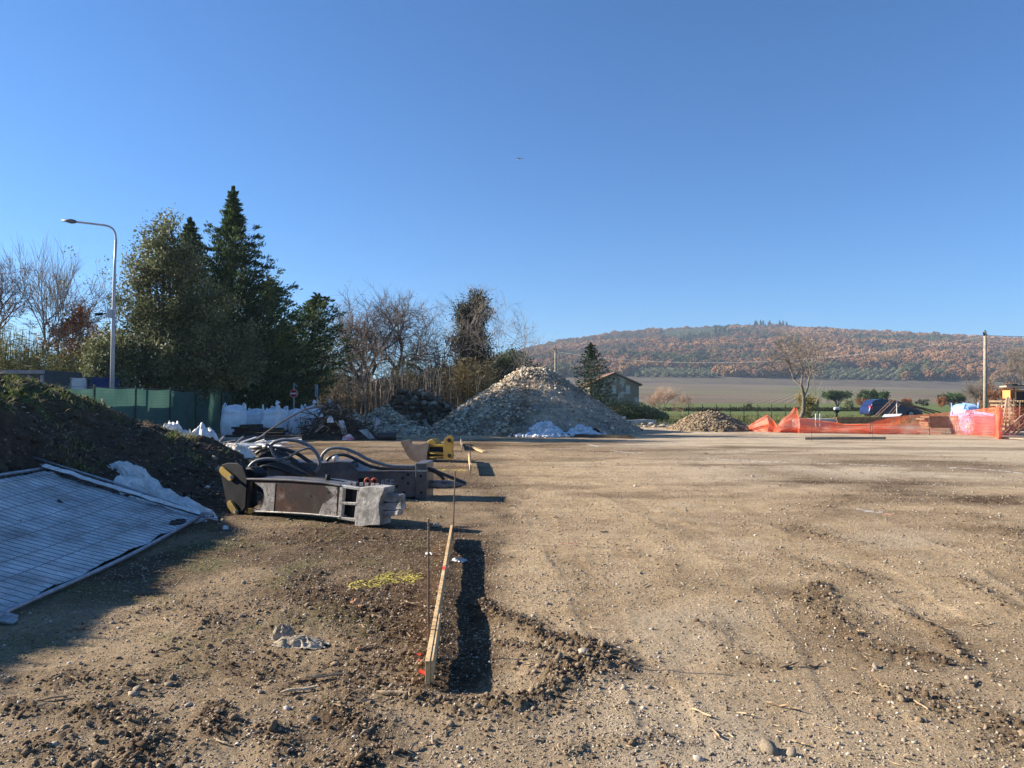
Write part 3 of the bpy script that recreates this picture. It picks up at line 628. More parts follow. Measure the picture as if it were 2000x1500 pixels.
k = ((Y < 722) & (pxx > 1230) & (pxx < 1405)) | ((Y < 716) & (pxx > 1585) & (pxx < 1765)) | ((Y > 1175) & (Y < 1408) & (pxx > 1285) & (pxx < 1430)); X, Y = X[k], Y[k]; S = rg_.uniform(2.0, 2.9, len(X))
crowns('olive_grove', 'grey green olive trees planted in rows on the hillside', np.stack([X, Y, hill_h(X, Y) + S * .7], 1), S, rg_.random(len(X)), [(0, (.085, .10, .055)), (1, (.145, .155, .09))], 5)
# cypresses: two loose clumps on the slope and the line on the ridge
cx_, cy_ = [], []
for (c0, c1, y0, y1, n_) in [(1462, 1540, 1385, 1405, 34), (1395, 1425, 1160, 1230, 16), (1210, 1225, 800, 850, 8), (1330, 1350, 1010, 1080, 10), (1530, 1560, 900, 960, 10)]:
    q = rg_.uniform(y0, y1, n_); cy_ += list(q); cx_ += list((rg_.uniform(c0, c1, n_) - 1000) / K * q)
cx_ = np.array(cx_); cy_ = np.array(cy_); S = rg_.uniform(4.0, 9.0, len(cx_))
crowns('hill_cypresses', 'dark pointed cypress trees on the ridge and slope of the hill', np.stack([cx_, cy_, hill_h(cx_, cy_) + S * .9], 1), S, rg_.random(len(cx_)), [(0, (.018, .032, .018)), (1, (.035, .055, .03))], 6, (.22, .22, 1.15))

# the air between here and the hill
b = MB(); b.box((300, 1150, 102), (9000, 2900, 208)); hz = b.obj('haze', None); tag(hz, 'thin pale blue air over the valley', 'haze', kind='stuff')
hm = bpy.data.materials.new('valley air'); hm.use_nodes = True; n = hm.node_tree; n.nodes.clear()
vo_ = N(n, 'ShaderNodeVolumePrincipled'); vo_.inputs['Color'].default_value = (.62, .78, 1.0, 1); vo_.inputs['Density'].default_value = .00022; vo_.inputs['Anisotropy'].default_value = .1
oo = N(n, 'ShaderNodeOutputMaterial'); n.links.new(vo_.outputs[0], oo.inputs['Volume']); hz.data.materials.append(hm)

# ================================================================= tree builders (all at the origin, moved into place)
def bare_segments(seed, H, r0, rmin=.0075, fork=.3, spread=.55, kids=(3, 4), depth=6, up=.25, lean=(0, 0), wob=.16, ratio=.74, leader=.0):
    rn = random.Random(seed); out = []
    def grow(p, d, L, r, k):
        n_ = 4 if k < 3 else (3 if k < 5 else 2); pts = [p]; rs = [r]; q = p.copy(); dd = d.copy()
        for i in range(n_):
            dd = (dd + Vector((rn.gauss(0, wob), rn.gauss(0, wob), rn.gauss(0, wob) + up * (.12 if k else .02)))).normalized()
            q = q + dd * (L / n_); pts.append(q.copy()); rs.append(r * (1 - (.38 if k < depth else .7) * (i + 1) / n_))
        out.append((k, pts, rs))
        if k >= depth: return
        for j in range(rn.randint(*kids)):
            t = rn.uniform(.45, 1.0) if j else 1.0; i = min(n_ - 1, int(t * n_)); base = pts[i].lerp(pts[i + 1], t * n_ - i if t < 1 else 1)
            a = rn.uniform(0, 6.28); ax = dd.orthogonal().normalized(); ax.rotate(Matrix.Rotation(a, 3, dd))
            s = spread * rn.uniform(.6, 1.3) * (.45 if j == 0 else 1) ; nd = (dd * math.cos(s) + ax * math.sin(s)).normalized()
            grow(base, nd, L * ratio * rn.uniform(.75, 1.15) * (1.0 + leader * (j == 0)), max(rs[i] * rn.uniform(.55, .78), rmin), k + 1)
    grow(Vector((0, 0, 0)), Vector((lean[0], lean[1], 1)).normalized(), H * fork, r0, 0)
    top = max(q.z for _, P, _ in out for q in P); s = H / top
    return [(k, [q * s for q in P], rs) for k, P, rs in out]
def bare_tree(name, label, seed, H, r0, m, group=None, leafm=None, nleaf=0, lsz=.1, kmax=None, **kw):
    segs = bare_segments(seed, H, r0, **kw); t = thing(name, label, 'tree', (0, 0, 0), group)
    E_ = [P[-1] for k, P, rs in segs if k >= 4] or [P[-1] for k, P, rs in segs]; ln = kw.get('lean', (0, 0)); mz = sum(q.z for q in E_) / len(E_)     # the crown balances over the foot
    gx = sum(q.x for q in E_) / len(E_) / mz - ln[0] * .6; gy = sum(q.y for q in E_) / len(E_) / mz - ln[1] * .6
    segs = [(k, [Vector((q.x - gx * q.z, q.y - gy * q.z, q.z)) for q in P], rs) for k, P, rs in segs]
    tr, cr = MB(), MB()
    for k, P, rs in segs:
        (tr if k < 2 else cr).tube(P, rs, 8 if k < 2 else (4 if k < 4 else 3), cap=False)
    tr.obj('trunk', m, t, smooth=True); cr.obj('crown', m, t)
    if leafm:
        rn = np.random.default_rng(seed); ends = [P[-1] for k, P, rs in segs if k >= 4]; n_ = nleaf
        E = np.array([ends[i] for i in rn.integers(0, len(ends), n_)]); E = E + rn.normal(0, .10, E.shape)
        V, F = leaves(E, rn.normal(size=(n_, 3)), rn.uniform(.7, 1.3, n_) * lsz, lsz * .6, rn); build('leaves', V, F, leafm, t, attrs={'tint': np.repeat(rn.random(n_), 4)})
    return t
def conifer(name, label, seed, H, prof, m, mb_, group=None, lean=(0, 0), density=1.0, rise=.55, blade=.20, z0=.06, side=None):
    """prof(z fraction) -> reach; plumes of needles on rising limbs"""
    rn = np.random.default_rng(seed); t = thing(name, label, 'tree', (0, 0, 0), group); tr = MB()
    tp = [(lean[0] * H * (i / 8) ** 1.5, lean[1] * H * (i / 8) ** 1.5, H * .97 * i / 8) for i in range(9)]
    tr.tube(tp, [.028 * H * .5 * (1 - i / 8.6) + .015 for i in range(9)], 8)
    C, D, Lb, Tn = [], [], [], []; n_b = int(125 * density)
    for i in range(n_b):
        f = z0 + (1 - z0) * (i / n_b) ** .9; az = i * 2.39996 + rn.uniform(-.4, .4); reach = prof(f) * (rn.uniform(.45, 1.25) if f < .75 else rn.uniform(.7, 1.1))
        if side: reach *= side(az, f)
        bx_ = np.array([lean[0] * H * f ** 1.5, lean[1] * H * f ** 1.5, H * f * .97]); d = np.array([math.sin(az), math.cos(az), 0.])
        npt = max(3, int(reach / .30)); u = np.linspace(0.10, 1, npt)
        path = bx_ + d * (reach * u)[:, None]; path[:, 2] += reach * rise * (u ** 1.6) - reach * .10 * u + rn.normal(0, .05, npt)
        if reach > .8: tr.tube([tuple(q) for q in np.vstack([bx_, path[::2]])], [.035 * max(.3, reach / 3) * (1 - .8 * j / (len(path[::2]) + 1)) for j in range(len(path[::2]) + 1)], 4, cap=False)
        for q, uu in zip(path, u):
            m_ = int(30 * density ** .5 * (1.2 - .5 * uu)) if uu > .22 else 6; w = (.07 + .24 * min(1, reach / 2.2) * (1.15 - uu * .9)) * min(1, .12 + (1 - f) / .14)
            o_ = rn.normal(0, w, (m_, 3)); o_[:, 2] *= .55; C.append(q + o_ + d * rn.uniform(0, .2, (m_, 1)))
            dd = d * (.7 + .3 * uu) + np.array([0, 0, .35 + .75 * rise]) + o_ * .8; D.append(dd); Lb.append(np.full(m_, blade) * rn.uniform(.6, 1.3, m_)); Tn.append(np.full(m_, rn.uniform(0, 1)) * .5 + rn.random(m_) * .5)
    nl = int(900 * density); fz = rn.uniform(.80, .99, nl); aa = rn.uniform(0, 6.28, nl); rr_ = (1.0 - fz) * H * .12 * rn.uniform(.2, 1.25, nl) + .02        # the pointed leader
    C.append(np.stack([lean[0] * H * fz ** 1.5 + np.cos(aa) * rr_, lean[1] * H * fz ** 1.5 + np.sin(aa) * rr_, H * fz], 1)); D.append(np.stack([np.cos(aa) * .6, np.sin(aa) * .6, np.ones(nl)], 1)); Lb.append(np.full(nl, blade)); Tn.append(rn.random(nl))
    C = np.concatenate(C); D = np.concatenate(D); Lb = np.concatenate(Lb); D /= np.linalg.norm(D, axis=1)[:, None]; C[:, 2] = np.maximum(C[:, 2], .15)
    V, F = leaves(C, D, Lb, Lb * .30, rn, .30); tr.obj('trunk', mb_, t)
    build('crown', V, F, m, t, attrs={'tint': np.repeat(np.concatenate(Tn), 4)}); return t
def leafy(name, label, seed, H, lobes, m, mb_, nleaf, lsz, group=None, r0=.2, clump=.35, stems=1, cat='tree', surf=.45):
    """leaf clumps spread through ellipsoid lobes (x,y,z,rx,ry,rz), limbs reaching into them"""
    rn = np.random.default_rng(seed); t = thing(name, label, cat, (0, 0, 0), group); tr = MB()
    vol = np.array([l[3] * l[4] * l[5] for l in lobes]) ** .75; cnt = (vol / vol.sum() * nleaf).astype(int); C, T, D = [], [], []
    for l, c_ in zip(lobes, cnt):
        nc = max(3, c_ // 75); u = rn.normal(size=(nc, 3)); u /= np.linalg.norm(u, axis=1)[:, None]; u *= (rn.random((nc, 1)) ** surf)
        cc_ = np.array(l[:3]) + u * np.array(l[3:]); per = rn.integers(0, nc, c_); o_ = rn.normal(0, clump, (c_, 3)); P = cc_[per] + o_
        C.append(P); D.append(u[per] + rn.normal(0, .5, (c_, 3)) + np.array([0, 0, .3])); T.append(rn.random(nc)[per] * .6 + rn.random(c_) * .4)
        for j in range(3):
            e = Vector(l[:3]) + Vector(rn.normal(0, .45, 3)) * min(l[3:]); s0 = Vector((rn.uniform(-.15, .15) * stems, rn.uniform(-.15, .15), .0)); mid = s0.lerp(e, .5) + Vector((rn.normal(0, .2), 0, H * .06))
            tr.tube(spline([s0, mid, e], 4), [r0 * (1 - .09 * q) for q in range(9)], 5, cap=False)
    C = np.concatenate(C); C[:, 2] = np.maximum(C[:, 2], .05); D = np.concatenate(D); D /= np.linalg.norm(D, axis=1)[:, None] + 1e-9
    n_ = len(C); V, F = leaves(C, D, rn.uniform(.7, 1.3, n_) * lsz, lsz * .55, rn, .5); tr.obj('trunk', mb_, t); build('crown', V, F, m, t, attrs={'tint': np.repeat(np.concatenate(T), 4)}); return t
def base_at(px, Y): return Vector((ray(px, 780)[0] * Y, Y, 0))
def hgt(py, Y): return CH + ray(1000, py)[1] * Y
m_bark = mat('dark bark', (.085, .065, .05), (.15, .12, .095), 4, .9, .6, .02)
m_barkp = mat('pale bark', (.20, .165, .13), (.33, .285, .235), 5, .9, .4, .02)
m_barkm = mat('grey brown bark', (.13, .105, .085), (.21, .175, .14), 5, .9, .4, .02)
m_con = tintmat('dark conifer needles', [(0, (.020, .036, .014)), (.5, (.060, .098, .036)), (.85, (.13, .17, .065)), (1, (.20, .23, .10))], .8, .28)
m_spr = tintmat('spruce needles', [(0, (.016, .030, .016)), (.6, (.035, .060, .027)), (1, (.07, .10, .04))], .75, .12)
m_holm = tintmat('evergreen oak leaves', [(0, (.045, .055, .022)), (.5, (.14, .155, .062)), (.8, (.26, .27, .13)), (1, (.42, .41, .25))], .55, .32, spec=.35)
m_rust = tintmat('rusty leaves', [(0, (.17, .07, .035)), (.6, (.32, .13, .055)), (1, (.42, .22, .09))], .8, .3)
m_yel = tintmat('yellowing leaves', [(0, (.16, .16, .05)), (.6, (.33, .27, .09)), (1, (.42, .34, .13))], .8, .3)
m_pine = tintmat('pine needles', [(0, (.022, .045, .014)), (.6, (.05, .085, .025)), (1, (.10, .14, .045))], .8, .12)
m_bram = tintmat('bramble leaves', [(0, (.03, .045, .018)), (.5, (.10, .12, .04)), (.8, (.22, .21, .09)), (1, (.33, .27, .15))], .8, .2)
m_ivy = tintmat('ivy and dead foliage', [(0, (.025, .030, .016)), (.5, (.055, .058, .032)), (.85, (.10, .085, .05)), (1, (.17, .14, .09))], .7, .15)
G_BL = 'bare and evergreen trees behind the green screen fence'
def place(t, px, Y, rz=0.0):
    q = base_at(px, Y); t.location = q; t.rotation_euler = (0, 0, rz); ORG[t] = q; return t
# three dark conifers
place(conifer('cypress_tree', 'tallest dark conifer with a narrow spire, standing behind the green fence', 21, hgt(360, 35), lambda f: max(.03, 4.5 * (1 - f) ** .95 * (1 if f > .3 else .7 + f) * (.50 if f > .80 else 1)), m_con, m_bark, density=2.2, rise=.70, blade=.20), 452, 35)
place(conifer('cypress_tree', 'dark conifer with blunt top in the grey green evergreen oak, left of the spire', 22, hgt(422, 34), lambda f: max(.05, 2.3 * (1 - f) ** .8), m_con, m_bark, density=1.3, rise=.9, blade=.20), 368, 34)
place(conifer('cedar_tree', 'dark leaning conifer with long drooping limbs reaching right beside the no entry sign', 23, hgt(572, 41), lambda f: max(.4, 3.0 * (1 - f) ** .55), m_con, m_bark, density=1.3, rise=.42, blade=.22, lean=(.30, 0), z0=.12,
              side=lambda az, f: 1.0 + .35 * math.sin(az)), 545, 41)
place(conifer('cypress_tree', 'lower dark conifer filling the gap between the spire and the leaning one', 25, hgt(535, 38), lambda f: max(.1, 3.5 * (1 - f) ** .75), m_con, m_bark, density=1.25, rise=.6, blade=.2), 522, 38.5)
# evergreen oak mass
sx = 38 / K
def LB(px, py, rx, ry, dy=0, Y=31., cx0=330): return ((px - cx0) * Y / K, dy, hgt(py, Y), rx * Y / K, ry * Y / K * 1.0, ry * Y / K)
place(leafy('holm_oak', 'broad grey green evergreen oak left of the dark conifers behind the lamp post', 31, 11, [
    LB(318, 455, 28, 45), LB(300, 520, 36, 60), LB(350, 520, 48, 60), LB(272, 610, 42, 55), LB(330, 620, 70, 70), LB(400, 620, 62, 75, 0), LB(260, 680, 45, 50, -.5), LB(330, 700, 80, 55, -.8), LB(420, 700, 60, 55, 0),
    LB(290, 745, 60, 30, -.8), LB(380, 745, 70, 35, -.5), LB(470, 690, 40, 60, .4), LB(268, 545, 18, 45)], m_holm, m_bark, 50000, .13, r0=.12, clump=.22), 330, 31)
place(leafy('evergreen_bush', 'loose grey green bush at the foot of the lamp post', 32, 5, [LB(200, 720, 35, 40, 0, 29, 205), LB(225, 690, 28, 36, .5, 29, 205), LB(185, 680, 18, 26, .3, 29, 205), LB(235, 745, 34, 25, 0, 29, 205)], m_holm, m_bark, 11000, .11, r0=.06, clump=.2, cat='bush'), 205, 29)
# bare trees, left
place(bare_tree('bare_tree', 'spreading dark bare tree with a few reddish leaves at the left edge', 41, hgt(478, 36), .18, m_bark, leafm=m_rust, nleaf=1500, lsz=.10, fork=.28, spread=.62, kids=(3, 5), depth=6, up=.5), 22, 36)
place(bare_tree('bare_tree', 'slender bare tree with straight upswept twigs left of the lamp post', 42, hgt(452, 33), .10, m_barkm, fork=.42, spread=.38, kids=(3, 5), depth=5, up=.9, wob=.07, ratio=.80), 112, 33)
place(bare_tree('autumn_tree', 'small tree holding orange brown leaves between bare trees on the left', 43, hgt(590, 36), .11, m_bark, leafm=m_rust, nleaf=7000, lsz=.13, fork=.3, spread=.6, kids=(3, 4), depth=5, up=.5), 160, 36)
place(bare_tree('bare_tree', 'thin leaning sapling with sparse leaves just behind the lamp post', 44, hgt(495, 30), .05, m_barkm, leafm=m_holm, nleaf=380, lsz=.10, fork=.5, spread=.35, kids=(2, 3), depth=4, up=.7, lean=(-.25, 0)), 262, 30)
# bare trees, middle
place(bare_tree('bare_oak', 'bare oak leaning left with rusty leaves right of the dark conifers', 52, hgt(548, 50), .30, m_bark, leafm=m_rust, nleaf=2600, lsz=.10, fork=.27, spread=.74, kids=(3, 5), depth=6, up=.20, lean=(-.05, 0), wob=.2, ratio=.74, rmin=.010), 712, 50)
place(bare_tree('bare_oak', 'widest bare oak with dark forking limbs left of the ivy clad tree', 59, hgt(554, 48), .30, m_bark, fork=.26, spread=.80, kids=(3, 5), depth=6, up=.18, lean=(.05, 0), wob=.2, ratio=.77, rmin=.010), 765, 48)
place(bare_tree('bare_tree', 'pale fine twigged bare tree around the ivy clad trunk', 54, hgt(552, 50), .14, m_barkp, fork=.28, spread=.66, kids=(3, 5), depth=6, up=.35, wob=.2), 910, 50)
place(bare_tree('bare_tree', 'low pale bare tree arching between the wide oak and the ivy clad tree', 55, hgt(610, 47), .13, m_barkm, fork=.28, spread=.7, kids=(3, 3), depth=5, up=.2, lean=(-.2, 0)), 865, 47)
place(leafy('ivy_clad_tree', 'dark ivy covered trunk standing as a tall ragged column', 56, 10, [
    (0, 0, 2.4, 1.2, 1.1, 1.6), (.1, 0, 4.2, 1.1, 1.0, 1.2), (-.25, 0, 5.5, 1.25, 1.0, .9), (.35, .1, 6.3, 1.2, 1.0, .9), (0, 0, 7.4, 1.0, .9, .9), (.5, 0, 8.3, 1.15, .9, .8), (-.5, 0, 8.2, .75, .8, .6), (.55, 0, 9.3, .6, .6, .6), (-1.2, 0, 6.2, .5, .5, .3), (1.25, 0, 5.2, .5, .5, .35)], m_ivy, m_bark, 27000, .16, r0=.14, clump=.28), 917, 54)
place(leafy('umbrella_pine', 'rounded dark green pine behind the top left of the rubble pile', 61, 6, [(-1.2, 0, 4.6, 2.0, 1.8, 1.2), (.7, 0, 4.9, 2.1, 1.8, 1.2), (2.2, 0, 3.9, 1.6, 1.5, 1.0), (-1.5, 0, 2.8, 1.9, 1.6, 1.6), (1.0, 0, 2.4, 2.0, 1.6, 1.7)], m_pine, m_bark, 14000, .20, r0=.15, clump=.28), 985, 66)
# spruce, right trees, field pines
place(conifer('spruce_tree', 'dark green spruce beside the old stone house', 24, hgt(668, 62), lambda f: 2.15 * (1 - f) ** .75 + .1, m_spr, m_bark, density=.9, rise=.35, blade=.20, z0=.03), 1154, 62)
place(bare_tree('bare_tree', 'lone bare tree with thick leaning trunk right of the house', 68, hgt(632, 55), .18, m_barkm, fork=.34, spread=.72, kids=(3, 4), depth=6, up=.22, lean=(-.08, 0), wob=.15, ratio=.74, rmin=.010), 1562, 55)
place(bare_tree('bare_tree', 'thin upright birch like sapling right of the lone bare tree', 63, hgt(700, 56), .05, m_barkp, fork=.5, spread=.3, kids=(2, 3), depth=4, up=.8), 1598, 56)
place(leafy('yellow_bush', 'small bush with yellowing leaves at the foot of the lone bare tree', 64, 2, [(0, 0, .8, .7, .6, .8), (-.5, 0, 1.7, .35, .3, .7), (.2, 0, 1.5, .4, .4, .5)], m_yel, m_barkm, 1700, .16, r0=.03, clump=.16, cat='bush'), 1578, 56)
for (px, py, Y, w, lab) in [(1635, 760, 150, 50, 'round topped green pine in the field just right of the lone bare tree'), (1707, 760, 146, 56, 'largest round green pine in the field, behind the blue car'), (1858, 767, 150, 44, 'round green pine in the field left of the right utility pole')]:
    H = hgt(py, Y); w2 = w * Y / K / 2; t_ = place(leafy('field_pine', lab, px, H, [(0, 0, H * .66, w2, w2, H * .30), (-w2 * .5, 0, H * .6, w2 * .6, w2 * .6, H * .25), (w2 * .5, 0, H * .62, w2 * .6, w2 * .6, H * .26)], m_pine, m_bark, 4200, .30, 'pines in the field', r0=.09, clump=.22), px, Y)
for i, (px, py, Y, w, mm_, lab) in enumerate([(1657, 784, 140, 20, m_holm, 'low dark bush just right of the leftmost field pine'), (1684, 777, 141, 22, m_rust, 'small brownish bush against the largest field pine'), (1773, 776, 146, 22, m_rust, 'rust coloured bush rising behind the steel trestle'), (1802, 776, 170, 26, m_ivy, 'faded grey brown bush between two field pines'),
        (1838, 774, 146, 26, m_rust, 'golden brown bush on the left of the rightmost field pine'), (1880, 778, 150, 30, m_rust, 'brown bush on the right of the rightmost field pine'), (1460, 790, 120, 14, m_bram, 'tiny pale bush alone in the field')]):
    H = hgt(py, Y); w2 = w * Y / K / 2; place(leafy('field_bush', lab, 70 + i, H, [(0, 0, H * .5, w2, w2, H * .45)], mm_, m_bark, 900, .28, r0=.03, clump=.2, cat='bush', group=None), px, Y)
place(bare_tree('bare_shrub', 'fan shaped pinkish bare shrub right of the stone house', 81, hgt(744, 75), .05, mat('reddish twigs', (.30, .19, .13), (.42, .29, .21), 3, .9), fork=.12, spread=.5, kids=(5, 7), depth=4, up=.5, ratio=.95), 1290, 75)
place(bare_tree('bare_shrub', 'smaller pinkish bare shrub at the right of the fan shaped one', 82, hgt(762, 76), .04, bpy.data.materials['reddish twigs'], fork=.12, spread=.6, kids=(4, 6), depth=4, up=.35, ratio=.9), 1333, 76)
place(bare_tree('bare_tree', 'grey brown many stemmed bare tree behind the right utility pole', 83, hgt(712, 62), .12, m_barkm, fork=.10, spread=.5, kids=(4, 5), depth=5, up=.35, ratio=.85), 1913, 62)
place(bare_tree('bare_tree', 'tall fine twigged bare tree at the right edge above the shed', 84, hgt(662, 60), .16, m_barkm, fork=.25, spread=.45, kids=(3, 4), depth=6, up=.6, ratio=.78), 1996, 60)
place(leafy('brown_bush', 'dark reddish brown bush at the right beside the shed', 85, 3, [(0, 0, 1.6, 1.3, 1.2, 1.4)], m_rust, m_bark, 2500, .15, r0=.04, clump=.2, cat='bush'), 1952, 58)
# saplings in front of the oaks: pale stems
m_sapl = mat('bleached sapling bark', (.22, .185, .145), (.36, .31, .25), 5, .9)
sap = [bare_tree('pale_sapling', 'pale thin sapling stem among the dry reeds', 90 + i, 3.7 + .45 * i, .036, m_sapl, 'pale saplings along the rubble', fork=.72, spread=.24, kids=(2, 2), depth=3, up=.6, ratio=.6, wob=.06) for i in range(4)]
spx = [590, 602, 618, 627, 648, 662, 675, 693, 709, 719, 728, 742, 752, 768, 779, 792, 806, 828, 842, 858, 876, 595, 612, 640, 655, 668, 684, 690, 697, 703, 712, 716, 724, 731, 738, 746, 757, 763, 772, 786, 800, 815, 822, 836, 851, 862, 871, 884, 893, 935]
for i, q in enumerate(spx):
    Y = 41.5 + 3 * random.random(); s_ = random.uniform(.75, 1.15)
    if i < 4: t_ = place(sap[i], q, Y)
    else: t_ = copy_tree(sap[i % 4], base_at(q, Y), random.uniform(0, 6), s_)
# reeds and undergrowth (nobody could count the stems)
def reeds(name, label, spots_, stops, seed, n_, cat='reeds', leafl=.55, wid=.02):
    rn = np.random.default_rng(seed); C, D, L, T, S0, S1, SR = [], [], [], [], [], [], []
    for (px, Y, w, h) in spots_:
        c = base_at(px, Y); m_ = n_; X = c.x + rn.normal(0, w, m_); YY = Y + rn.normal(0, .8, m_); hh = h * rn.uniform(.6, 1.08, m_)
        lean = rn.normal(0, .09, (m_, 2)); B = np.stack([X, YY, np.zeros(m_)], 1); E = B + np.stack([lean[:, 0] * hh, lean[:, 1] * hh, hh], 1)
        S0.append(B); S1.append(E)
        for q in range(9):
            u = rn.uniform(.25, 1.02, m_)[:, None]; P = B + (E - B) * u; d = np.stack([rn.normal(0, .8, m_), rn.normal(0, .8, m_), rn.uniform(-.2, .9, m_)], 1)
            d /= np.linalg.norm(d, axis=1)[:, None]; C.append(P + d * leafl * .4); D.append(d); L.append(np.full(m_, leafl) * rn.uniform(.5, 1.2, m_)); T.append(np.clip(rn.normal(.35, .2, m_) + .35 * u[:, 0], 0, 1))
    C = np.concatenate(C); D = np.concatenate(D); L = np.concatenate(L); T = np.concatenate(T); V, F = leaves(C, D, L, wid * 2, rn, .15)
    A = np.concatenate(S0); B_ = np.concatenate(S1); m_ = len(A); s_ = np.array([.018, 0, 0]); s2 = np.array([0, .018, 0])
    V2 = np.stack([A - s_, A + s_, B_ + s_ * .4, B_ - s_ * .4, A - s2, A + s2, B_ + s2 * .4, B_ - s2 * .4], 1).reshape(-1, 3); k_ = (np.arange(m_) * 8)[:, None]
    F2 = np.concatenate([k_ + np.array([0, 1, 2, 3]), k_ + np.array([4, 5, 6, 7])]) + len(V)
    o_ = build(name, np.vstack([V, V2]), np.vstack([F, F2]), tintmat(name + ' stalks', stops, .8, .25), attrs={'tint': np.concatenate([np.repeat(T, 4), np.repeat(rn.random(m_) * .5 + .4, 8)])})
    return tag(o_, label, cat, kind='stuff')
green_st = [(0, (.045, .055, .02)), (.5, (.12, .135, .045)), (.8, (.23, .22, .09)), (1, (.36, .32, .17))]
gold_st = [(0, (.10, .075, .03)), (.45, (.26, .19, .08)), (.8, (.40, .30, .14)), (1, (.50, .42, .24))]
reeds('cane_thicket', 'green and straw coloured giant reeds at the far left behind the mound', [(x_, 31 + (x_ % 3), .8, hgt(y_, 32)) for x_, y_ in [(-30, 640), (5, 640), (35, 650), (62, 655), (85, 680), (130, 690), (150, 700), (175, 700), (200, 715)]], green_st, 301, 110)
reeds('cane_thicket', 'golden cane clump right of the ivy clad tree beside the rubble pile', [(905, 45, .45, hgt(705, 45)), (918, 45.5, .5, hgt(708, 45)), (948, 46, .35, hgt(712, 46)), (888, 46, .4, hgt(735, 46))], gold_st, 302, 120)
reeds('dry_reeds', 'tangled dry reeds and grasses in front of the bare oaks', [(x_, 45 + (x_ % 4) * .5, .9, hgt(y_, 45)) for x_, y_ in [(600, 755), (630, 750), (660, 745), (700, 752), (725, 748), (755, 752), (785, 740), (800, 725), (815, 708), (835, 728), (860, 740), (975, 755)]], [(0, (.07, .055, .035)), (.45, (.17, .135, .085)), (.8, (.28, .23, .15)), (1, (.40, .34, .25))], 303, 70)
reeds('green_canes', 'tufts of green cane between the bare oaks', [(655, 47, .6, hgt(680, 47)), (790, 47, .5, hgt(700, 47)), (797, 48, .4, hgt(695, 48)), (860, 47, .5, hgt(715, 47))], green_st, 304, 70)
def thicket(name, label, lobes, n_, seed, stops, lsz=.2, loc=(0, 0, 0)):
    rn = np.random.default_rng(seed); C = []
    for (px, Y, py, w) in lobes:
        h = hgt(py, Y); x0 = base_at(px, Y).x; u = rn.normal(size=(n_, 3)); u /= np.linalg.norm(u, axis=1)[:, None]; u *= rn.random((n_, 1)) ** .45
        C.append(np.array([x0, Y, h * .45]) + u * np.array([w, 1.6, h * .55]))
    C = np.concatenate(C); C[:, 2] = np.maximum(C[:, 2], .05); n2 = len(C); D = rn.normal(size=(n2, 3)); D[:, 2] += .5; V, F = leaves(C, D / np.linalg.norm(D, axis=1)[:, None], rn.uniform(.6, 1.5, n2) * lsz, lsz * .35, rn, .4)
    return tag(build(name, V, F, tintmat(name + ' foliage', stops, .85, .15), attrs={'tint': np.repeat(rn.random(n2), 4)}), label, 'undergrowth', kind='stuff')
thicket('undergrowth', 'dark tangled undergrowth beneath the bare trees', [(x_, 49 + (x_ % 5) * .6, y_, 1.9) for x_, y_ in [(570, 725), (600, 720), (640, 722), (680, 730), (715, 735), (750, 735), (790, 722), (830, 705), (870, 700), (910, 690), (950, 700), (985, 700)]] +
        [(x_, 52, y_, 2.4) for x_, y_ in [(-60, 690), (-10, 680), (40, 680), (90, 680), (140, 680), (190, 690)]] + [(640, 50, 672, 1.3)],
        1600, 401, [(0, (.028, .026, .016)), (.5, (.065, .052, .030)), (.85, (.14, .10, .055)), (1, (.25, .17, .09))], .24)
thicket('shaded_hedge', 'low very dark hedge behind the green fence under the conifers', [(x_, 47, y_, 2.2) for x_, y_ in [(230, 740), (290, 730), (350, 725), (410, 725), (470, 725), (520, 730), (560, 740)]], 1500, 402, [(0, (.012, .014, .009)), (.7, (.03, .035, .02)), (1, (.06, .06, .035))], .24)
thicket('bramble_bank', 'yellow green bramble bank in front of the stone house', [(1195, 52, 785, 1.1), (1215, 52, 779, 1.2), (1240, 52, 784, 1.3), (1262, 52, 792, 1.0), (1282, 52, 802, .9)], 3600, 403, [(0, (.05, .055, .02)), (.4, (.17, .18, .06)), (.75, (.34, .31, .14)), (1, (.50, .42, .24))], .14)
thicket('field_hedge', 'long low dark hedge line across the green meadow', [(x_, 96, 795, 2.4) for x_ in range(1310, 1720, 24)] , 330, 404, [(0, (.02, .025, .012)), (1, (.07, .075, .03))], .3)
nb = 19000; x = RNG.uniform(4, 45, nb); y = RNG.uniform(43, 66, nb); k = (sst(43, 48, y + 2.5 * fbm(x, y, .2, 3, 8)) > RNG.random(nb)) & (x / y > .12); x, y = x[k], y[k]
blades('meadow_grass', 'tussocky green and straw grass at the edge of the yard', x, y, np.zeros(len(x)), RNG.uniform(.12, .45, len(x)), .5, [(0, (.07, .10, .025)), (.5, (.14, .16, .05)), (1, (.35, .31, .16))], 9, .018)
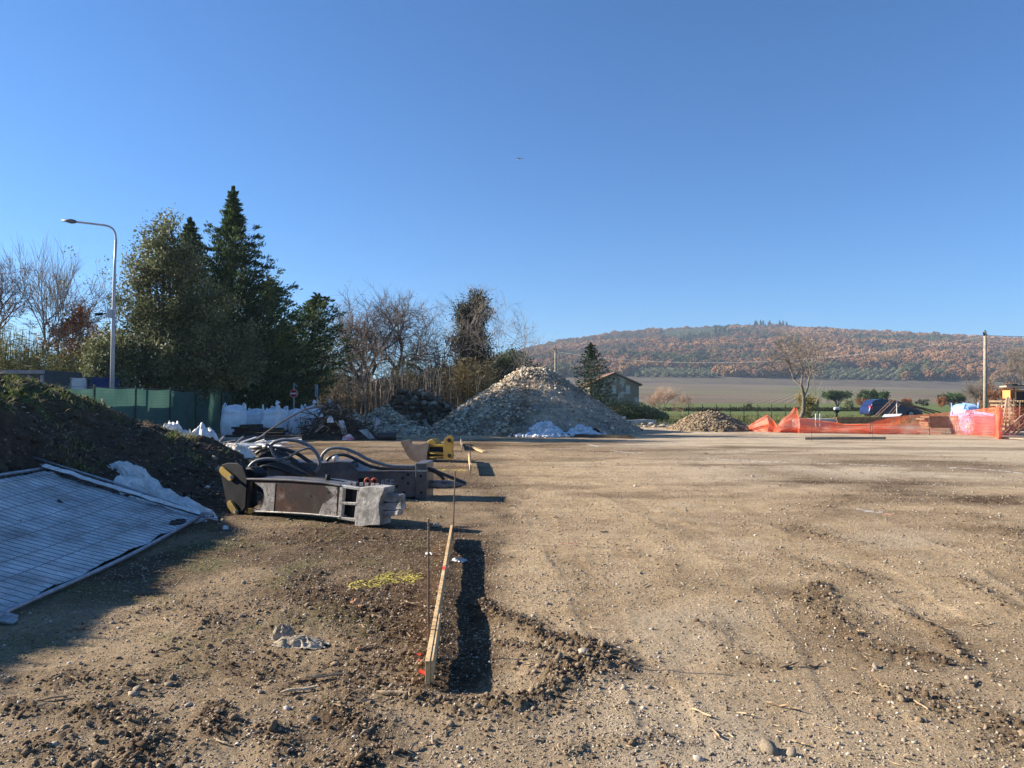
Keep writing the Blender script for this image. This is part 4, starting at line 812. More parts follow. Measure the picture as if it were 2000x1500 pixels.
# ================================================================= rubble
def heap(name, label, cat, cx, cy, x0, x1, y0, y1, hf, m, step=.11):
    X, Y = np.meshgrid(np.arange(x0, x1, step), np.arange(y0, y1, step), indexing='ij'); sh = X.shape; X = X.ravel() + RNG.uniform(-.3, .3, X.size) * step; Y = Y.ravel() + RNG.uniform(-.3, .3, Y.size) * step
    H = hf(X, Y); I = np.arange(X.size).reshape(sh); F = np.stack([I[:-1, :-1], I[1:, :-1], I[1:, 1:], I[:-1, 1:]], -1).reshape(-1, 4); F = F[(H[F] > .02).any(1)]
    used = np.unique(F); rem = np.full(X.size, -1); rem[used] = np.arange(len(used))
    t = thing(name, label, cat, (cx, cy, 0)); Z = np.where(H > .02, H, -.03)
    build('heap', np.stack([X, Y, Z], 1)[used], rem[F], m, t); return t
def bigh(x, y):
    dx = x - 1.15; dy = y - 36.2; a = np.arctan2(dy, dx)
    d = np.hypot(dx / np.where(dx < 0, 1.03, 1.0), dy * .95); c = 3.62 - .665 * d - .42 * np.exp(-(d / .5) ** 2)
    d2 = np.hypot((x + 1.2) / 1.25, (y - 36.6)); c2 = 1.40 - .50 * d2
    d3 = np.hypot((x - 0.1) / 1.2, (y - 36.2)); c3 = 2.9 - .80 * d3
    h = np.maximum(np.maximum(c, c2), c3) + .16 * fbm(x, y, .9, 4, 501) + .07 * fbm(x, y, 3.2, 3, 502); return np.maximum(h, 0)
def ramph(x, y):
    h = 0
    for (cx, cy, sx_, sy_, a_) in [(-6.1, 35.5, 1.6, 2.2, 1.35), (-4.3, 36.8, 1.6, 1.8, 1.25), (-7.3, 33.2, 1.2, 1.8, .95), (-2.8, 36.6, 1.5, 1.6, .85), (-5.2, 33.2, 1.5, 1.4, .42), (-8.6, 34.5, 1.0, 1.6, .6)]:
        h = np.maximum(h, a_ * np.exp(-((x - cx) / sx_) ** 2 - ((y - cy) / sy_) ** 2))
    h = h - .07 + (.09 * fbm(x, y, 1.1, 4, 511) + .05 * fbm(x, y, 3.5, 3, 512)) * (h > .05); return np.maximum(h, 0)
m_heap = mat('rubble dust', (.13, .095, .06), (.50, .40, .28), .55, .95, 1.0, .06, c3=(.30, .27, .235))
m_rub = rockmat('broken masonry', [(0, (.20, .16, .12)), (.4, (.42, .34, .25)), (.75, (.62, .52, .38)), (1, (.80, .70, .55))], 3, .6, .05)
m_rubt = tintmat('crushed masonry', [(0, (.15, .115, .08)), (.4, (.36, .295, .21)), (.75, (.60, .50, .36)), (1, (.82, .72, .56))], .92, scale=9, bmp=.4)
RB = rock_meshes('stone', m_rub, 16, RNG, .38, False)
pile = heap('rubble_pile', 'tall cone of pale crushed rubble, by far the biggest heap in the yard', 'rubble', 1.2, 36, -6.2, 7.5, 29, 43, bigh, m_heap)
def sample(hf, x0, x1, y0, y1, n_, pr):
    x = RNG.uniform(x0, x1, n_ * 6); y = RNG.uniform(y0, y1, n_ * 6); h = hf(x, y); k = (h > .04) & (RNG.random(n_ * 6) < pr(x, y, h)); return x[k][:n_], y[k][:n_], h[k][:n_]
coarse = lambda x, y, h: np.clip(sst(2.3, 3.0, h) + sst(0.8, -.6, x + .5 * fbm(x, y, .8, 2, 9)) * .85 + .03, 0, 1)
x, y, h = sample(bigh, -5, 7, 30, 38.4, 300, coarse)
for a_, b_, c_ in zip(x, y, h): put_rock('stone', RB, (a_, b_, c_ + .02), RNG.uniform(.16, .34) * (1.15 if c_ < 1.3 and a_ < .8 else .85), RNG, pile)
x, y, h = sample(bigh, -5.5, 7, 29.5, 39, 4400, lambda x, y, h: .08 + .92 * coarse(x, y, h)); S = np.clip(RNG.lognormal(math.log(.085), .45, len(x)), .04, .22)
V, F, T = stones(np.stack([x, y, h], 1), S, RNG, ICO, .3, .75, bury=.25); tag(build('loose_rubble', V, F, m_rubt, pile, attrs={'tint': T}), kind='stuff')
x, y, h = sample(bigh, -5.5, 7, 29.5, 39, 10000, lambda x, y, h: 1 + 0 * x); S = RNG.uniform(.03, .08, len(x))
V, F, T = stones(np.stack([x, y, h], 1), S, RNG, OCT, .3, .8, bury=.2); tag(build('grit', V, F, m_rubt, pile, attrs={'tint': T * .8}), kind='stuff')
ramp_t = heap('rubble_bank', 'low grey bank of broken rubble left of the big pile', 'rubble', -5.5, 34, -11.5, -.5, 28, 42, ramph, m_heap)
x, y, h = sample(ramph, -10, -1, 30, 37, 260, lambda x, y, h: .3 + .7 * (x < -4.5))
for a_, b_, c_ in zip(x, y, h): put_rock('stone', RB, (a_, b_, c_ + .02), RNG.uniform(.18, .40), RNG, ramp_t, .5)
x, y, h = sample(ramph, -10, -1, 29, 38, 4200, lambda x, y, h: 1 + 0 * x); S = np.clip(RNG.lognormal(math.log(.09), .45, len(x)), .03, .25)
V, F, T = stones(np.stack([x, y, h], 1), S, RNG, ICO, .3, .6, bury=.25); tag(build('loose_rubble', V, F, m_rubt, ramp_t, attrs={'tint': T}), kind='stuff')
# spilled stones at the feet of both
x = RNG.uniform(-8, 7, 1800); y = RNG.uniform(29, 33.5, 1800); S = RNG.uniform(.03, .13, len(x)) * sst(28.5, 32.5, y) * sst(7, 4, x) + .01; V, F, T = stones(np.stack([x, y, ground_h(x, y)], 1), S, RNG, ICO, .3, .6)
tag(build('spilled_rubble', V, F, m_rubt, attrs={'tint': T}), 'scattered rubble stones spilled in front of the heaps', 'rubble', kind='stuff')
# boulders on the bank
m_bould = rockmat('mossy boulder', [(0, (.05, .040, .028)), (.5, (.11, .09, .06)), (.8, (.19, .165, .12)), (1, (.42, .38, .31))], 2.2, .9, .06)
BB = rock_meshes('boulder', m_bould, 12, RNG, .40, False)
bt = thing('boulder_heap', 'dark mossy boulders heaped on the rubble bank in front of the reeds', 'boulders', (-4.6, 35.6, 1.0))
m_dirtd = mat('dark soil', (.045, .032, .022), (.11, .08, .055), 5, .95, .9, .03)
def bh(x, y): return np.maximum(0, 1.55 * np.exp(-((x + 4.9) / 1.0) ** 2 - ((y - 35.9) / .9) ** 2) + .95 * np.exp(-((x + 3.4) / .9) ** 2 - ((y - 35.8) / .8) ** 2) + .6 * np.exp(-((x + 5.9) / .7) ** 2 - ((y - 35.6) / .7) ** 2)) * .8
x = np.linspace(-7.6, -1.6, 50); y = np.linspace(33.6, 38, 40); X, Y = np.meshgrid(x, y, indexing='ij'); X = X.ravel(); Y = Y.ravel(); I = np.arange(X.size).reshape(50, 40); FF = np.stack([I[:-1, :-1], I[1:, :-1], I[1:, 1:], I[:-1, 1:]], -1).reshape(-1, 4)
HH = ramph(X, Y) * .75 + bh(X, Y) + .08 * fbm(X, Y, 2, 3, 5) - .12; build('soil', np.stack([X, Y, HH], 1), FF, m_dirtd, bt)
for i in range(170):
    a_ = RNG.normal(-4.4, 1.15); b_ = RNG.uniform(34.2, 36.6); h_ = float(bh(np.array([a_]), np.array([b_]))[0])
    if h_ < .12: continue
    g_ = float(ramph(np.array([a_]), np.array([b_]))[0]) * .8 + h_; put_rock('boulder', BB, (a_, b_, g_), RNG.uniform(.24, .52), RNG, bt, .8)
# clod pile right
m_clodp = rockmat('dug clay', [(0, (.16, .115, .07)), (.5, (.28, .21, .13)), (1, (.42, .33, .22))], 6, .7, .04)
CB = rock_meshes('clod', m_clodp, 10, RNG, .33, False)
def ch(x, y): d = np.hypot((x - 10.25) / 1.0, (y - 37) / 1.0); return np.maximum(0, 1.28 - .58 * d - .25 * np.exp(-(d / .6) ** 2) + .12 * fbm(x, y, 1.6, 3, 521))
cp = heap('soil_pile', 'small heap of ochre dug soil left of the orange netting', 'soil heap', 10.25, 37, 7.6, 12.9, 34.4, 39.6, ch, mat('ochre soil', (.17, .12, .075), (.32, .24, .15), 4, .95, .9, .04), .09)
x, y, h = sample(ch, 8, 12.8, 34.6, 38, 230, lambda x, y, h: 1 + 0 * x)
for a_, b_, c_ in zip(x, y, h): put_rock('clod', CB, (a_, b_, c_ + .01), RNG.uniform(.12, .26), RNG, cp, .6)
x, y, h = sample(ch, 8, 12.8, 34.6, 38.5, 2000, lambda x, y, h: 1 + 0 * x); S = RNG.uniform(.04, .13, len(x)); V, F, T = stones(np.stack([x, y, h], 1), S, RNG, ICO, .35, .6)
tag(build('crumbs', V, F, tintmat('ochre crumbs', [(0, (.15, .10, .06)), (.5, (.28, .21, .13)), (1, (.45, .36, .25))], .95), cp, attrs={'tint': T}), kind='stuff')

# ================================================================= sheets and bags
def crumple(name, label, cat, cx, cy, sx_, sy_, amp, m, seed, rot=0, z0=0, parent=None, res=64, ftop=None, lift=.0, edge=.35, hfun=None, soft=0.0):
    u = np.linspace(-1, 1, res); U, W = np.meshgrid(u, u, indexing='ij'); U = U.ravel(); W = W.ravel(); ang = np.arctan2(W, U); rad = np.hypot(U, W)
    e = 1 + edge * pn(np.cos(ang) * 2 + seed, np.sin(ang) * 2, seed); x = U * sx_ * e; y = W * sy_ * e
    x = x + .12 * sx_ * fbm(U, W, 2.2, 3, seed + 1); y = y + .12 * sy_ * fbm(U, W, 2.2, 3, seed + 2)
    wr = ridged(U + .3 * pn(U * 2, W * 2, seed), W, 1.7, 4, seed + 3); h = amp * np.clip(1.05 - rad ** 2.2, 0, 1) ** .7 * ((.45 + .75 * np.clip(wr, -.3, 1)) * (1 - soft) + soft * (.82 + .16 * wr + .25 * fbm(U, W, 1.6, 3, seed + 6))) + .02 * np.clip(wr, 0, 1)
    c, s = math.cos(rot), math.sin(rot); X = cx + x * c - y * s; Y = cy + x * s + y * c; Z = z0 + np.maximum(h, .006) + (hfun(X, Y) if hfun else 0)
    I = np.arange(res * res).reshape(res, res); F = np.stack([I[:-1, :-1], I[1:, :-1], I[1:, 1:], I[:-1, 1:]], -1).reshape(-1, 4); rr_ = rad[F].max(1); F = F[rr_ < 1.16]
    o = build(name, np.stack([X, Y, Z], 1), F, m, parent, (cx, cy, z0) if parent is None else None, smooth=True)
    return tag(o, label, cat) if parent is None else o
m_cloth = mat('soiled white fleece', (.62, .60, .56), (.80, .79, .76), 3, .9, .3, .01, c3=(.55, .51, .45))
m_wbag = mat('white woven plastic', (.66, .68, .70), (.84, .85, .86), 2.5, .6, .5, .03, c3=(.70, .69, .68))
m_plast = mat('dirty white plastic', (.62, .62, .62), (.82, .82, .82), 6, .5, .6, .02, c3=(.42, .38, .33))
g0 = gp(300, 1003)
crumple('white_fleece_sheet', 'crumpled cream white fleece cloth behind the top rail of the fallen panel', 'cloth', -4.98, 10.0, 1.0, .36, .19, m_cloth, 11, rot=-.52, hfun=lambda X, Y: mound_h(X, Y) * 1.0, res=120)
crumple('white_fleece_sheet', 'thin tail of white cloth lying at the right end of the fallen panel', 'cloth', gp(385, 1010).x, gp(385, 1010).y, .30, .12, .10, m_cloth, 12, rot=-.3, hfun=lambda X, Y: mound_h(X, Y), res=50)
for (px, py, sx_, am, sd_, lab) in [(897, 1090, .075, .022, 3, 'small white crumpled tissue in the shadow of the batter board'), (838, 1086, .045, .012, 4, 'small pale scrap of paper left of the batter board'), (440, 1036, .045, .04, 5, 'small knot of white plastic in front of the mounting plate')]:
    g0 = gp(px, py); crumple('paper_scrap', lab, 'litter', g0.x, g0.y, sx_, sx_ * .6, am, m_plast, sd_, rot=-.6, z0=gz(g0.x, g0.y) + .004, res=24)
m_rag = mat('muddy rag', (.30, .25, .18), (.46, .40, .31), 7, .95, .6, .02, c3=(.20, .15, .10))
g0 = gp(585, 1262); crumple('muddy_rag', 'muddy grey brown rag lying on the bare earth left of the batter board', 'rag', g0.x, g0.y, .17, .07, .045, m_rag, 31, rot=-.12, z0=gz(g0.x, g0.y), res=60)
g0 = gp(552, 1245); crumple('muddy_rag', 'small bunched dark rag at the left end of the longer muddy rag', 'rag', g0.x, g0.y, .07, .06, .075, m_rag, 32, rot=.4, z0=gz(g0.x, g0.y), res=44)
m_leafd = mat('dry orange leaf', (.42, .22, .11), (.55, .33, .19), 10, .8)
for i, (px, py) in enumerate([(693, 1188), (708, 1196), (450, 1052), (700, 1275)]):
    g0 = gp(px, py); crumple('dry_leaf', ['curled orange dry leaf left of the batter board', 'flat orange dry leaf beside the curled one', 'small orange leaf in front of the crusher', 'orange brown chip of leaf near the board end'][i], 'leaf', g0.x, g0.y, [.035, .035, .02, .02][i], .018, [.03, .01, .008, .008][i], m_leafd, 41 + i, rot=i, z0=gz(g0.x, g0.y) + .003, res=14)

def bigbag(name, label, px, Y, w, htop, seed, rot=0, group=None, spout=True, fill=1.0, m_wbag=m_wbag):
    rn = np.random.default_rng(seed); q = base_at(px, Y); t = thing(name, label, 'bag', (q.x, q.y, 0), group)
    nu, nv_ = 64, 40; u = np.linspace(0, 2 * np.pi, nu, endpoint=False); v = np.linspace(0, 1, nv_); U, Vv = np.meshgrid(u, v, indexing='ij')
    pw = .42; cs_ = np.sign(np.cos(U)) * np.abs(np.cos(U)) ** pw; ss_ = np.sign(np.sin(U)) * np.abs(np.sin(U)) ** pw
    belly = np.where(Vv < .82, .86 + .16 * np.sin(np.pi * np.clip(Vv / .82, 0, 1)) ** .7, .92 * np.sqrt(np.clip(1 - ((Vv - .82) / .18) ** 2, 0, 1)))
    wr = .045 * fbm(U * 2.2, Vv * 4, 1, 4, seed) + .03 * ridged(U * 3, Vv * 2, 1, 3, seed + 4)
    r_ = (belly + wr * np.clip((1 - Vv) * 5, 0, 1)) * w / 2; c, s = math.cos(rot), math.sin(rot); x = cs_ * r_; y = ss_ * r_
    Z = htop * (Vv * .97 + .03 * np.sin(U * 2 + seed) * Vv + .09 * fbm(U, Vv, 1.6, 3, seed + 7) * Vv) * fill
    P = np.stack([q.x + x * c - y * s, q.y + x * s + y * c, Z], -1).reshape(-1, 3); I = np.arange(nu * nv_).reshape(nu, nv_); I2 = np.vstack([I, I[:1]])
    F = np.stack([I2[:-1, :-1], I2[1:, :-1], I2[1:, 1:], I2[:-1, 1:]], -1).reshape(-1, 4); build('sack', P, F, m_wbag, t, smooth=True)
    for k in range(4):
        a = math.pi / 4 + k * math.pi / 2 + rot; cc_ = Vector((q.x + math.cos(a) * w * .52, q.y + math.sin(a) * w * .52, htop * .78)); d = Vector((math.cos(a + 1.57), math.sin(a + 1.57), 0))
        b = MB(); pts = spline([cc_ - d * .12, cc_ + Vector((math.cos(a) * .03, math.sin(a) * .03, htop * .22 + .1 * rn.random())), cc_ + d * .12], 6); b.tube(pts, .022, 5); b.obj('lifting_loop', m_wbag, t)
    if spout:
        b = MB(); c0 = Vector((q.x + .1, q.y - .1, htop * .96)); b.tube([c0, c0 + Vector((.03, 0, .10)), c0 + Vector((-.02, 0, .16)), c0 + Vector((.05, 0, .27))], [.16, .045, .06, .09], 9); b.obj('tied_neck', m_wbag, t, smooth=True)
    return t
G_BB = 'white bulk bags in a row in front of the green fence'
bigbag('bulk_bag', 'leftmost and tallest standing white bulk bag in front of the green fence', 458, 28.8, .98, 1.36, 1, .3, G_BB, False)
bigbag('bulk_bag', 'wide white bulk bag behind the dark timber stack', 500, 29.8, .92, 1.20, 2, .1, G_BB, False)
bigbag('bulk_bag', 'white bulk bag with a tied neck standing up, right of the timber stack', 538, 29.0, .90, 1.30, 3, -.2, G_BB, True)
bigbag('bulk_bag', 'brightest white bulk bag just left of the bent metal post', 576, 29.9, .96, 1.22, 4, .4, G_BB, False)
bigbag('bulk_bag', 'white bulk bag partly hidden by the root pile', 610, 30.3, .95, 1.32, 5, .1, G_BB, True)
for (px, py, w, h, sd_, lab) in [(335, 862, .80, 1.0, 61, 'slumped white rubble sack at the far side of the soil heap'), (362, 866, .6, .8, 62, 'half empty white sack between two others behind the soil heap'), (398, 872, .66, .92, 63, 'stained white sack with dark spots behind the brown heap'), (312, 856, .6, .95, 64, 'leftmost small white sack below the green fence')]:
    Y = 18.3 + (px % 3) * .4; q = base_at(px, Y); crumple('rubble_sack', lab, 'bag', q.x, Y, w * .62, w * .5, h, m_plast, sd_, rot=sd_, res=60, soft=.8)
q = base_at(393, 18.6); crumple('blue_sack', 'dark blue sack leaning on the stained white sack', 'bag', q.x, 18.4, .26, .24, .60, mat('dark blue plastic', (.02, .03, .06), (.04, .055, .10), 5, .6), 71, res=40, soft=.8)
# white foam litter at the foot of the big pile
x = np.concatenate([RNG.normal(2.05 * .72, .50, 700), RNG.normal(3.0, .42, 420)]); y = np.concatenate([RNG.normal(30.6, .30, 700), RNG.normal(30.8, .22, 420)])
hh = (.50 * np.exp(-(((x - 1.40) / .62) ** 2 + ((y - 30.9) / .5) ** 2) ** 1.6) + .30 * np.exp(-(((x - 3.0) / .48) ** 2 + ((y - 30.9) / .35) ** 2) ** 1.6)) * (.75 + 1.1 * np.abs(fbm(x, y, 2.2, 3, 88))); t_ = thing('foam_heap', 'heap of torn white plastic and foam at the foot of the rubble pile', 'rubbish', (1.9, 30.8, 0))
V, F, T = stones(np.stack([x, y, hh * 1.02], 1), RNG.uniform(.05, .26, len(x)), RNG, ICO, .75, .8); tag(build('plastic_scraps', V, F, tintmat('torn white plastic', [(0, (.55, .57, .60)), (1, (.85, .86, .88))], .6), t_, attrs={'tint': T}), kind='stuff')
crumple('sheet', None, None, 1.45, 31.0, .70, .35, .30, m_plast, 81, parent=t_, res=60); crumple('sheet', None, None, 3.0, 30.95, .5, .2, .12, m_plast, 82, parent=t_, res=50)
q = base_at(1163, 31.2); crumple('rust_heap', 'small dark rusty tangle at the right foot of the rubble pile', 'scrap', q.x, 31.2, .26, .2, .30, mat('dark rust', (.045, .02, .014), (.10, .045, .03), 6, .9, .8, .05), 83, res=34)

# ================================================================= fallen mesh fence panel
m_galv = mat('galvanised steel', (.30, .31, .33), (.42, .43, .45), 12, .45, .15, .003, metal=.75, c3=(.24, .23, .22))
m_wire = mat('dull wire', (.16, .165, .18), (.25, .26, .27), 20, .5, metal=.6)
m_net, n, p, o = newmat('grey white fence fabric')
f1 = ramp(n, noise(n, 2.2, 7, .7), [(.36, (.36, .345, .32)), (.5, (.60, .595, .58)), (.66, (.86, .85, .82))]); f2 = ramp(n, noise(n, 90, 3, .8), [(.4, (.80, .80, .80)), (.6, (1.08, 1.08, 1.08))])
n.links.new(mix(n, 1.0, f1, f2, 'MULTIPLY'), p.inputs['Base Color']); p.inputs['Roughness'].default_value = .9; bump(n, p, noise(n, 60, 6, .7), .4, .004)
A_ = Vector((-4.02, 9.25, .09)); B_ = Vector((-3.70, 5.18, .05)); C_ = Vector((-6.10, 9.35, .70)); D_ = Vector((-5.9, 5.1, .72))
pan = thing('fence_panel', 'fallen temporary mesh fence panel covered in grey white fabric, leaning on the earth mound', 'fence panel', A_)
def PP(u, v): return (A_ * (1 - u) + B_ * u) * (1 - v) + (C_ * (1 - u) + D_ * u) * v     # u along the 4 m side, v up the 2.1 m side
up = (B_ - A_).cross(C_ - A_).normalized(); up = up if up.z > 0 else -up
for (a_, b_) in [((-.0, 0), (1.05, 0)), ((0, 1), (1, 1)), ((0, -.10), (0, 1.05)), ((1, -.05), (1, 1.05))]:
    b = MB(); P0 = PP(*a_); P1 = PP(*b_); mid = (P0 + P1) / 2 + Vector((.03, 0, -.03)) * (1 if b_[0] > 1 else 0); b.tube(spline([P0, mid, P1], 6), .021, 12); b.obj('frame_tube', m_galv, pan, smooth=True)
b = MB(); b.tube([A_ + Vector((.12, .02, .02)), A_ + Vector((-.22, .12, .12)) * .3, A_ + Vector((-1.2, .08, .42)), C_ + Vector((-.25, .10, .12))], .017, 10); b.obj('frame_tube', m_galv, pan, smooth=True)
b = MB(); b.tube([PP(1.0, -.02) + Vector((-.25, -.05, .02)), PP(1.0, -.02) + Vector((.13, -.10, -.02))], .03, 12); b.obj('pipe_sleeve', m_galv, pan, smooth=True)
b = MB(); b.tube([PP(0, -.06) + Vector((-.02, .1, .02)), PP(0, -.06) + Vector((-.12, -.22, -.02))], .018, 8); b.obj('hinge_stub', m_galv, pan, smooth=True)
sag = lambda u, v: up * (-.05 * math.sin(math.pi * u) * math.sin(math.pi * v))
for i in range(1, 40):
    u = i / 40; b = MB(); b.tube([PP(u, v / 8) + sag(u, v / 8) + up * .012 for v in range(9)], .0032, 4); b.obj('wire', m_wire, pan)
for i in range(1, 8):
    v = i / 8 + (.02 if i % 2 else 0); b = MB(); b.tube([PP(u / 16, v) + sag(u / 16, v) + up * .019 for u in range(17)], .0036, 4); b.obj('wire', m_wire, pan)
U, Vv = np.meshgrid(np.linspace(0.0, 1.0, 150), np.linspace(.0, 1.0, 90), indexing='ij'); sh = U.shape
U2 = U; cut = .0 + .03 * fbm(U2 * 4, Vv, 1.3, 3, 5)
wr = .016 * ridged(U * 7, Vv * 4, 1, 3, 601) + .02 * fbm(U * 5, Vv * 3, 1, 4, 602) + .05 * np.exp(-((Vv - .93) / .05) ** 2) * (ridged(U * 12, Vv * 2, 1, 2, 603))
PA = np.array(A_); PB = np.array(B_); PC = np.array(C_); PD = np.array(D_); Ue = .02 + U * .965; Ve = .012 + Vv * .968 + .02 * np.exp(-Vv / .05) * (pn(U * 9, U * 0, 606) + .2)
Ue = Ue + .025 * np.exp(-U / .08) * (pn(Vv * 6, U * 0, 604) + .3)
P = ((PA * (1 - Ue[..., None]) + PB * Ue[..., None]) * (1 - Ve[..., None]) + (PC * (1 - Ue[..., None]) + PD * Ue[..., None]) * Ve[..., None]) + np.array(up) * (wr - .035 - .05 * np.sin(np.pi * Ue) * np.sin(np.pi * Ve) * 1.0)[..., None]
I = np.arange(U.size).reshape(sh); F = np.stack([I[:-1, :-1], I[1:, :-1], I[1:, 1:], I[:-1, 1:]], -1).reshape(-1, 4)
hole = np.hypot((Ue.ravel()[F].mean(1) - .115) / .05, (Ve.ravel()[F].mean(1) - .06) / .035) < 1; F = F[~hole]; build('fabric', P.reshape(-1, 3), F, m_net, pan, smooth=True)
# folded edge of white fabric along the top rail
u = np.linspace(0, 1, 120); v = np.linspace(0, 1, 10); U, Vv = np.meshgrid(u, v, indexing='ij'); wdt = .10 + .10 * np.abs(fbm(U, U * 0, 2.4, 3, 7))
base_ = PC * U[..., None] + PA * (1 - U[..., None]); off = (PB - PA) / np.linalg.norm(PB - PA); P = base_ + off * (.03 + Vv * wdt)[..., None] + np.array(up) * (.035 + .03 * np.sin(Vv * 3) + .02 * fbm(U * 9, Vv * 2, 1, 3, 8))[..., None]
I = np.arange(U.size).reshape(U.shape); F = np.stack([I[:-1, :-1], I[1:, :-1], I[1:, 1:], I[:-1, 1:]], -1).reshape(-1, 4); build('folded_hem', P.reshape(-1, 3), F, m_cloth, pan, smooth=True)

# ================================================================= batter boards, stakes
m_wood = mat('planed yellow timber', (.56, .36, .16), (.72, .50, .26), 5, .7, .3, .004, c3=(.30, .20, .11))
m_woodd = mat('weathered timber', (.24, .19, .13), (.36, .29, .20), 4, .9, .4, .006)
m_rebar = mat('rusty reinforcing steel', (.13, .085, .06), (.20, .15, .12), 30, .65, .5, .003, metal=.5, c3=(.09, .08, .075))
m_redp = mat('red marking paint', (.75, .05, .04), (.60, .06, .05), 14, .6)
def stake(label, px, top, bot, r=.006, Y=None, lean=0.0, group=None):
    if Y is None: q = gp(px, bot)
    else: q = base_at(px, Y)
    tp = at(px, top, q.y) + Vector((lean, 0, 0)); b = MB(); n_ = 40 if q.y < 9 else 2; L = tp.z - q.z + .12; P = [q + (tp - q) * (i / n_) + Vector((0, 0, -.10 * (1 - i / n_))) for i in range(n_ + 1)]
    if q.y < 9:                                             # ribs of the reinforcing bar
        nn = int(L / .012); P = [q + Vector((0, 0, -.1)) + (tp - q + Vector((0, 0, .1))) * (i / nn) for i in range(nn + 1)]; b.tube(P, [r * (1.16 if i % 2 else .90) for i in range(nn + 1)], 8)
    else: b.tube(P, r, 6)
    return tag(b.obj('rebar_stake', m_rebar, None, (q.x, q.y, 0)), label, 'stake', group)
P1 = Plane((-.456, 3.98), (-.682, 8.15))
b = MB(); a_ = Vector((-.466, 3.95, .092)); c_ = Vector((-.690, 8.15, .10)); mid1 = a_.lerp(c_, .19); bd = thing('batter_board', 'long planed yellow board on edge running away from the camera, red mark on top', 'board', (a_.x, a_.y, 0))
b.bar(a_, c_, .026, .128, 0); b.obj('plank', m_wood, bd, bevel=.002)
b = MB(); e_ = (c_ - a_).normalized(); s0 = a_ + e_ * .02 + Vector((.022, 0, .0)); b.bar(s0 - e_ * .0, s0 + e_ * .86, .016, .120); b.obj('splice_board', m_wood, bd, bevel=.002)
b = MB(); s0 = a_.lerp(c_, .50); b.bar(s0 + Vector((0, 0, .001)), s0 + e_ * .10 + Vector((0, 0, .001)), .028, .130); b.obj('red_mark', m_redp, bd)
b = MB(); b.box((a_.x - .03, a_.y + .12, .045), (.07, .05, .004), Matrix.Rotation(.4, 3, 'Y')); b.obj('red_tag', m_redp, bd)
stake('ribbed steel stake nearest the camera, left of the yellow batter board', 837, 1013, 1278, .0068)
stake('rusty steel stake at the far end of the yellow batter board', 884, 920, 1070, .0075, Y=8.0, lean=.03)
stake('thin steel stake left of the small standing board', 918.5, 868, 930, .007, Y=15.2)
stake('thin steel stake beside the yellow coupler', 901, 834, 885, .007, Y=21)
stake('tall thin steel stake behind the small standing board', 919, 846, 900, .007, Y=17.6)
b = MB(); q0 = gp(919, 930); q1 = gp(917.5, 903); b.bar(q0 + Vector((0, 0, .17)), q1 + Vector((-.03, .0, .17)), .03, .14); tag(b.obj('batter_board', m_wood, None, (q0.x, q0.y, 0)), 'short standing board with a dark square shadow, beyond the hammer chisel', 'board')
b = MB(); q0 = gp(903, 880); q1 = gp(900, 868); b.bar(q0 + Vector((0, 0, .12)), q1 + Vector((0, 0, .12)), .03, .16); tag(b.obj('batter_board', m_woodd, None, (q0.x, q0.y, 0)), 'small far standing board at the end of the pale lying plank', 'board')
b = MB(); q0 = gp(912, 872); q1 = gp(946, 884); b.bar(q0 + Vector((0, 0, .03)), q1 + Vector((0, 0, .02)), .13, .035); tag(b.obj('plank', m_wood, None, (q0.x, q0.y, 0)), 'pale yellow plank lying flat beside the small far board', 'plank')
q0 = gp(1572, 861); q1 = gp(1730, 860); b = MB(); b.bar(q0 + Vector((0, 0, .09)), q1 + Vector((0, 0, .09)), .03, .10); tag(b.obj('batter_board', m_woodd, None, (q0.x, q0.y, 0)), 'long grey brown board standing low in front of the orange netting', 'board')
for px in (1585, 1704): stake(['thin stake at the left end of the grey board before the netting', 'thin stake near the right end of the grey board before the netting'][px > 1600], px, 830, 862, .008, Y=27.2)
q0 = gp(1085, 853); q1 = gp(1238, 857); b = MB(); b.bar(q0 + Vector((0, 0, .07)), q1 + Vector((0, 0, .07)), .03, .14); tag(b.obj('batter_board', mat('shade darkened board', (.05, .04, .03), (.10, .08, .06), 4, .9), None, (q0.x, q0.y, 0)), 'dark low board running along the right foot of the rubble pile', 'board')  # board coloured dark to stand in for shadow at the pile's foot
# sprayed marks on the earth
def marks(name, label, segs, m, w, cat='paint mark', z=.004):
    b = MB()
    for P in segs:
        Q = [gp(*p) for p in P]
        for a_, c_ in zip(Q[:-1], Q[1:]):
            n_ = max(2, int((c_ - a_).length / .05)); d = (c_ - a_).normalized(); s = Vector((-d.y, d.x, 0)) * w / 2; pts = [a_.lerp(c_, i / n_) for i in range(n_ + 1)]; V = []
            for q in pts:
                for e in (-1, 1): r_ = q + s * e * random.uniform(.5, 1.2); V.append((r_.x, r_.y, gz(r_.x, r_.y) + z))
            b.add(V, [(2 * i, 2 * i + 1, 2 * i + 3, 2 * i + 2) for i in range(n_) if random.random() > .12])
    o_ = b.obj(name, m, None, gp(*segs[0][0])); return tag(o_, label, cat)
m_ymk = mat('yellow marking paint', (.70, .60, .08), (.58, .50, .10), 20, .8, c3=(.45, .38, .12)); m_wmk = mat('white lime', (.72, .70, .66), (.55, .50, .43), 14, .9); m_rmk = mat('faded red paint', (.62, .22, .17), (.50, .27, .20), 14, .9)
sg = []
for i in range(95):
    x0 = random.uniform(675, 800); y0 = 1152 - (x0 - 675) * .13 + random.uniform(-22, 6) * (1 - abs(x0 - 745) / 130); P = [(x0, y0)]
    for j in range(4): P.append((P[-1][0] + random.uniform(2, 11), P[-1][1] + random.uniform(-3.5, 3.0)))
    sg.append(P)
marks('yellow_spray_mark', 'tangle of thin yellow spray lines on the earth left of the batter board', sg, m_ymk, .006)
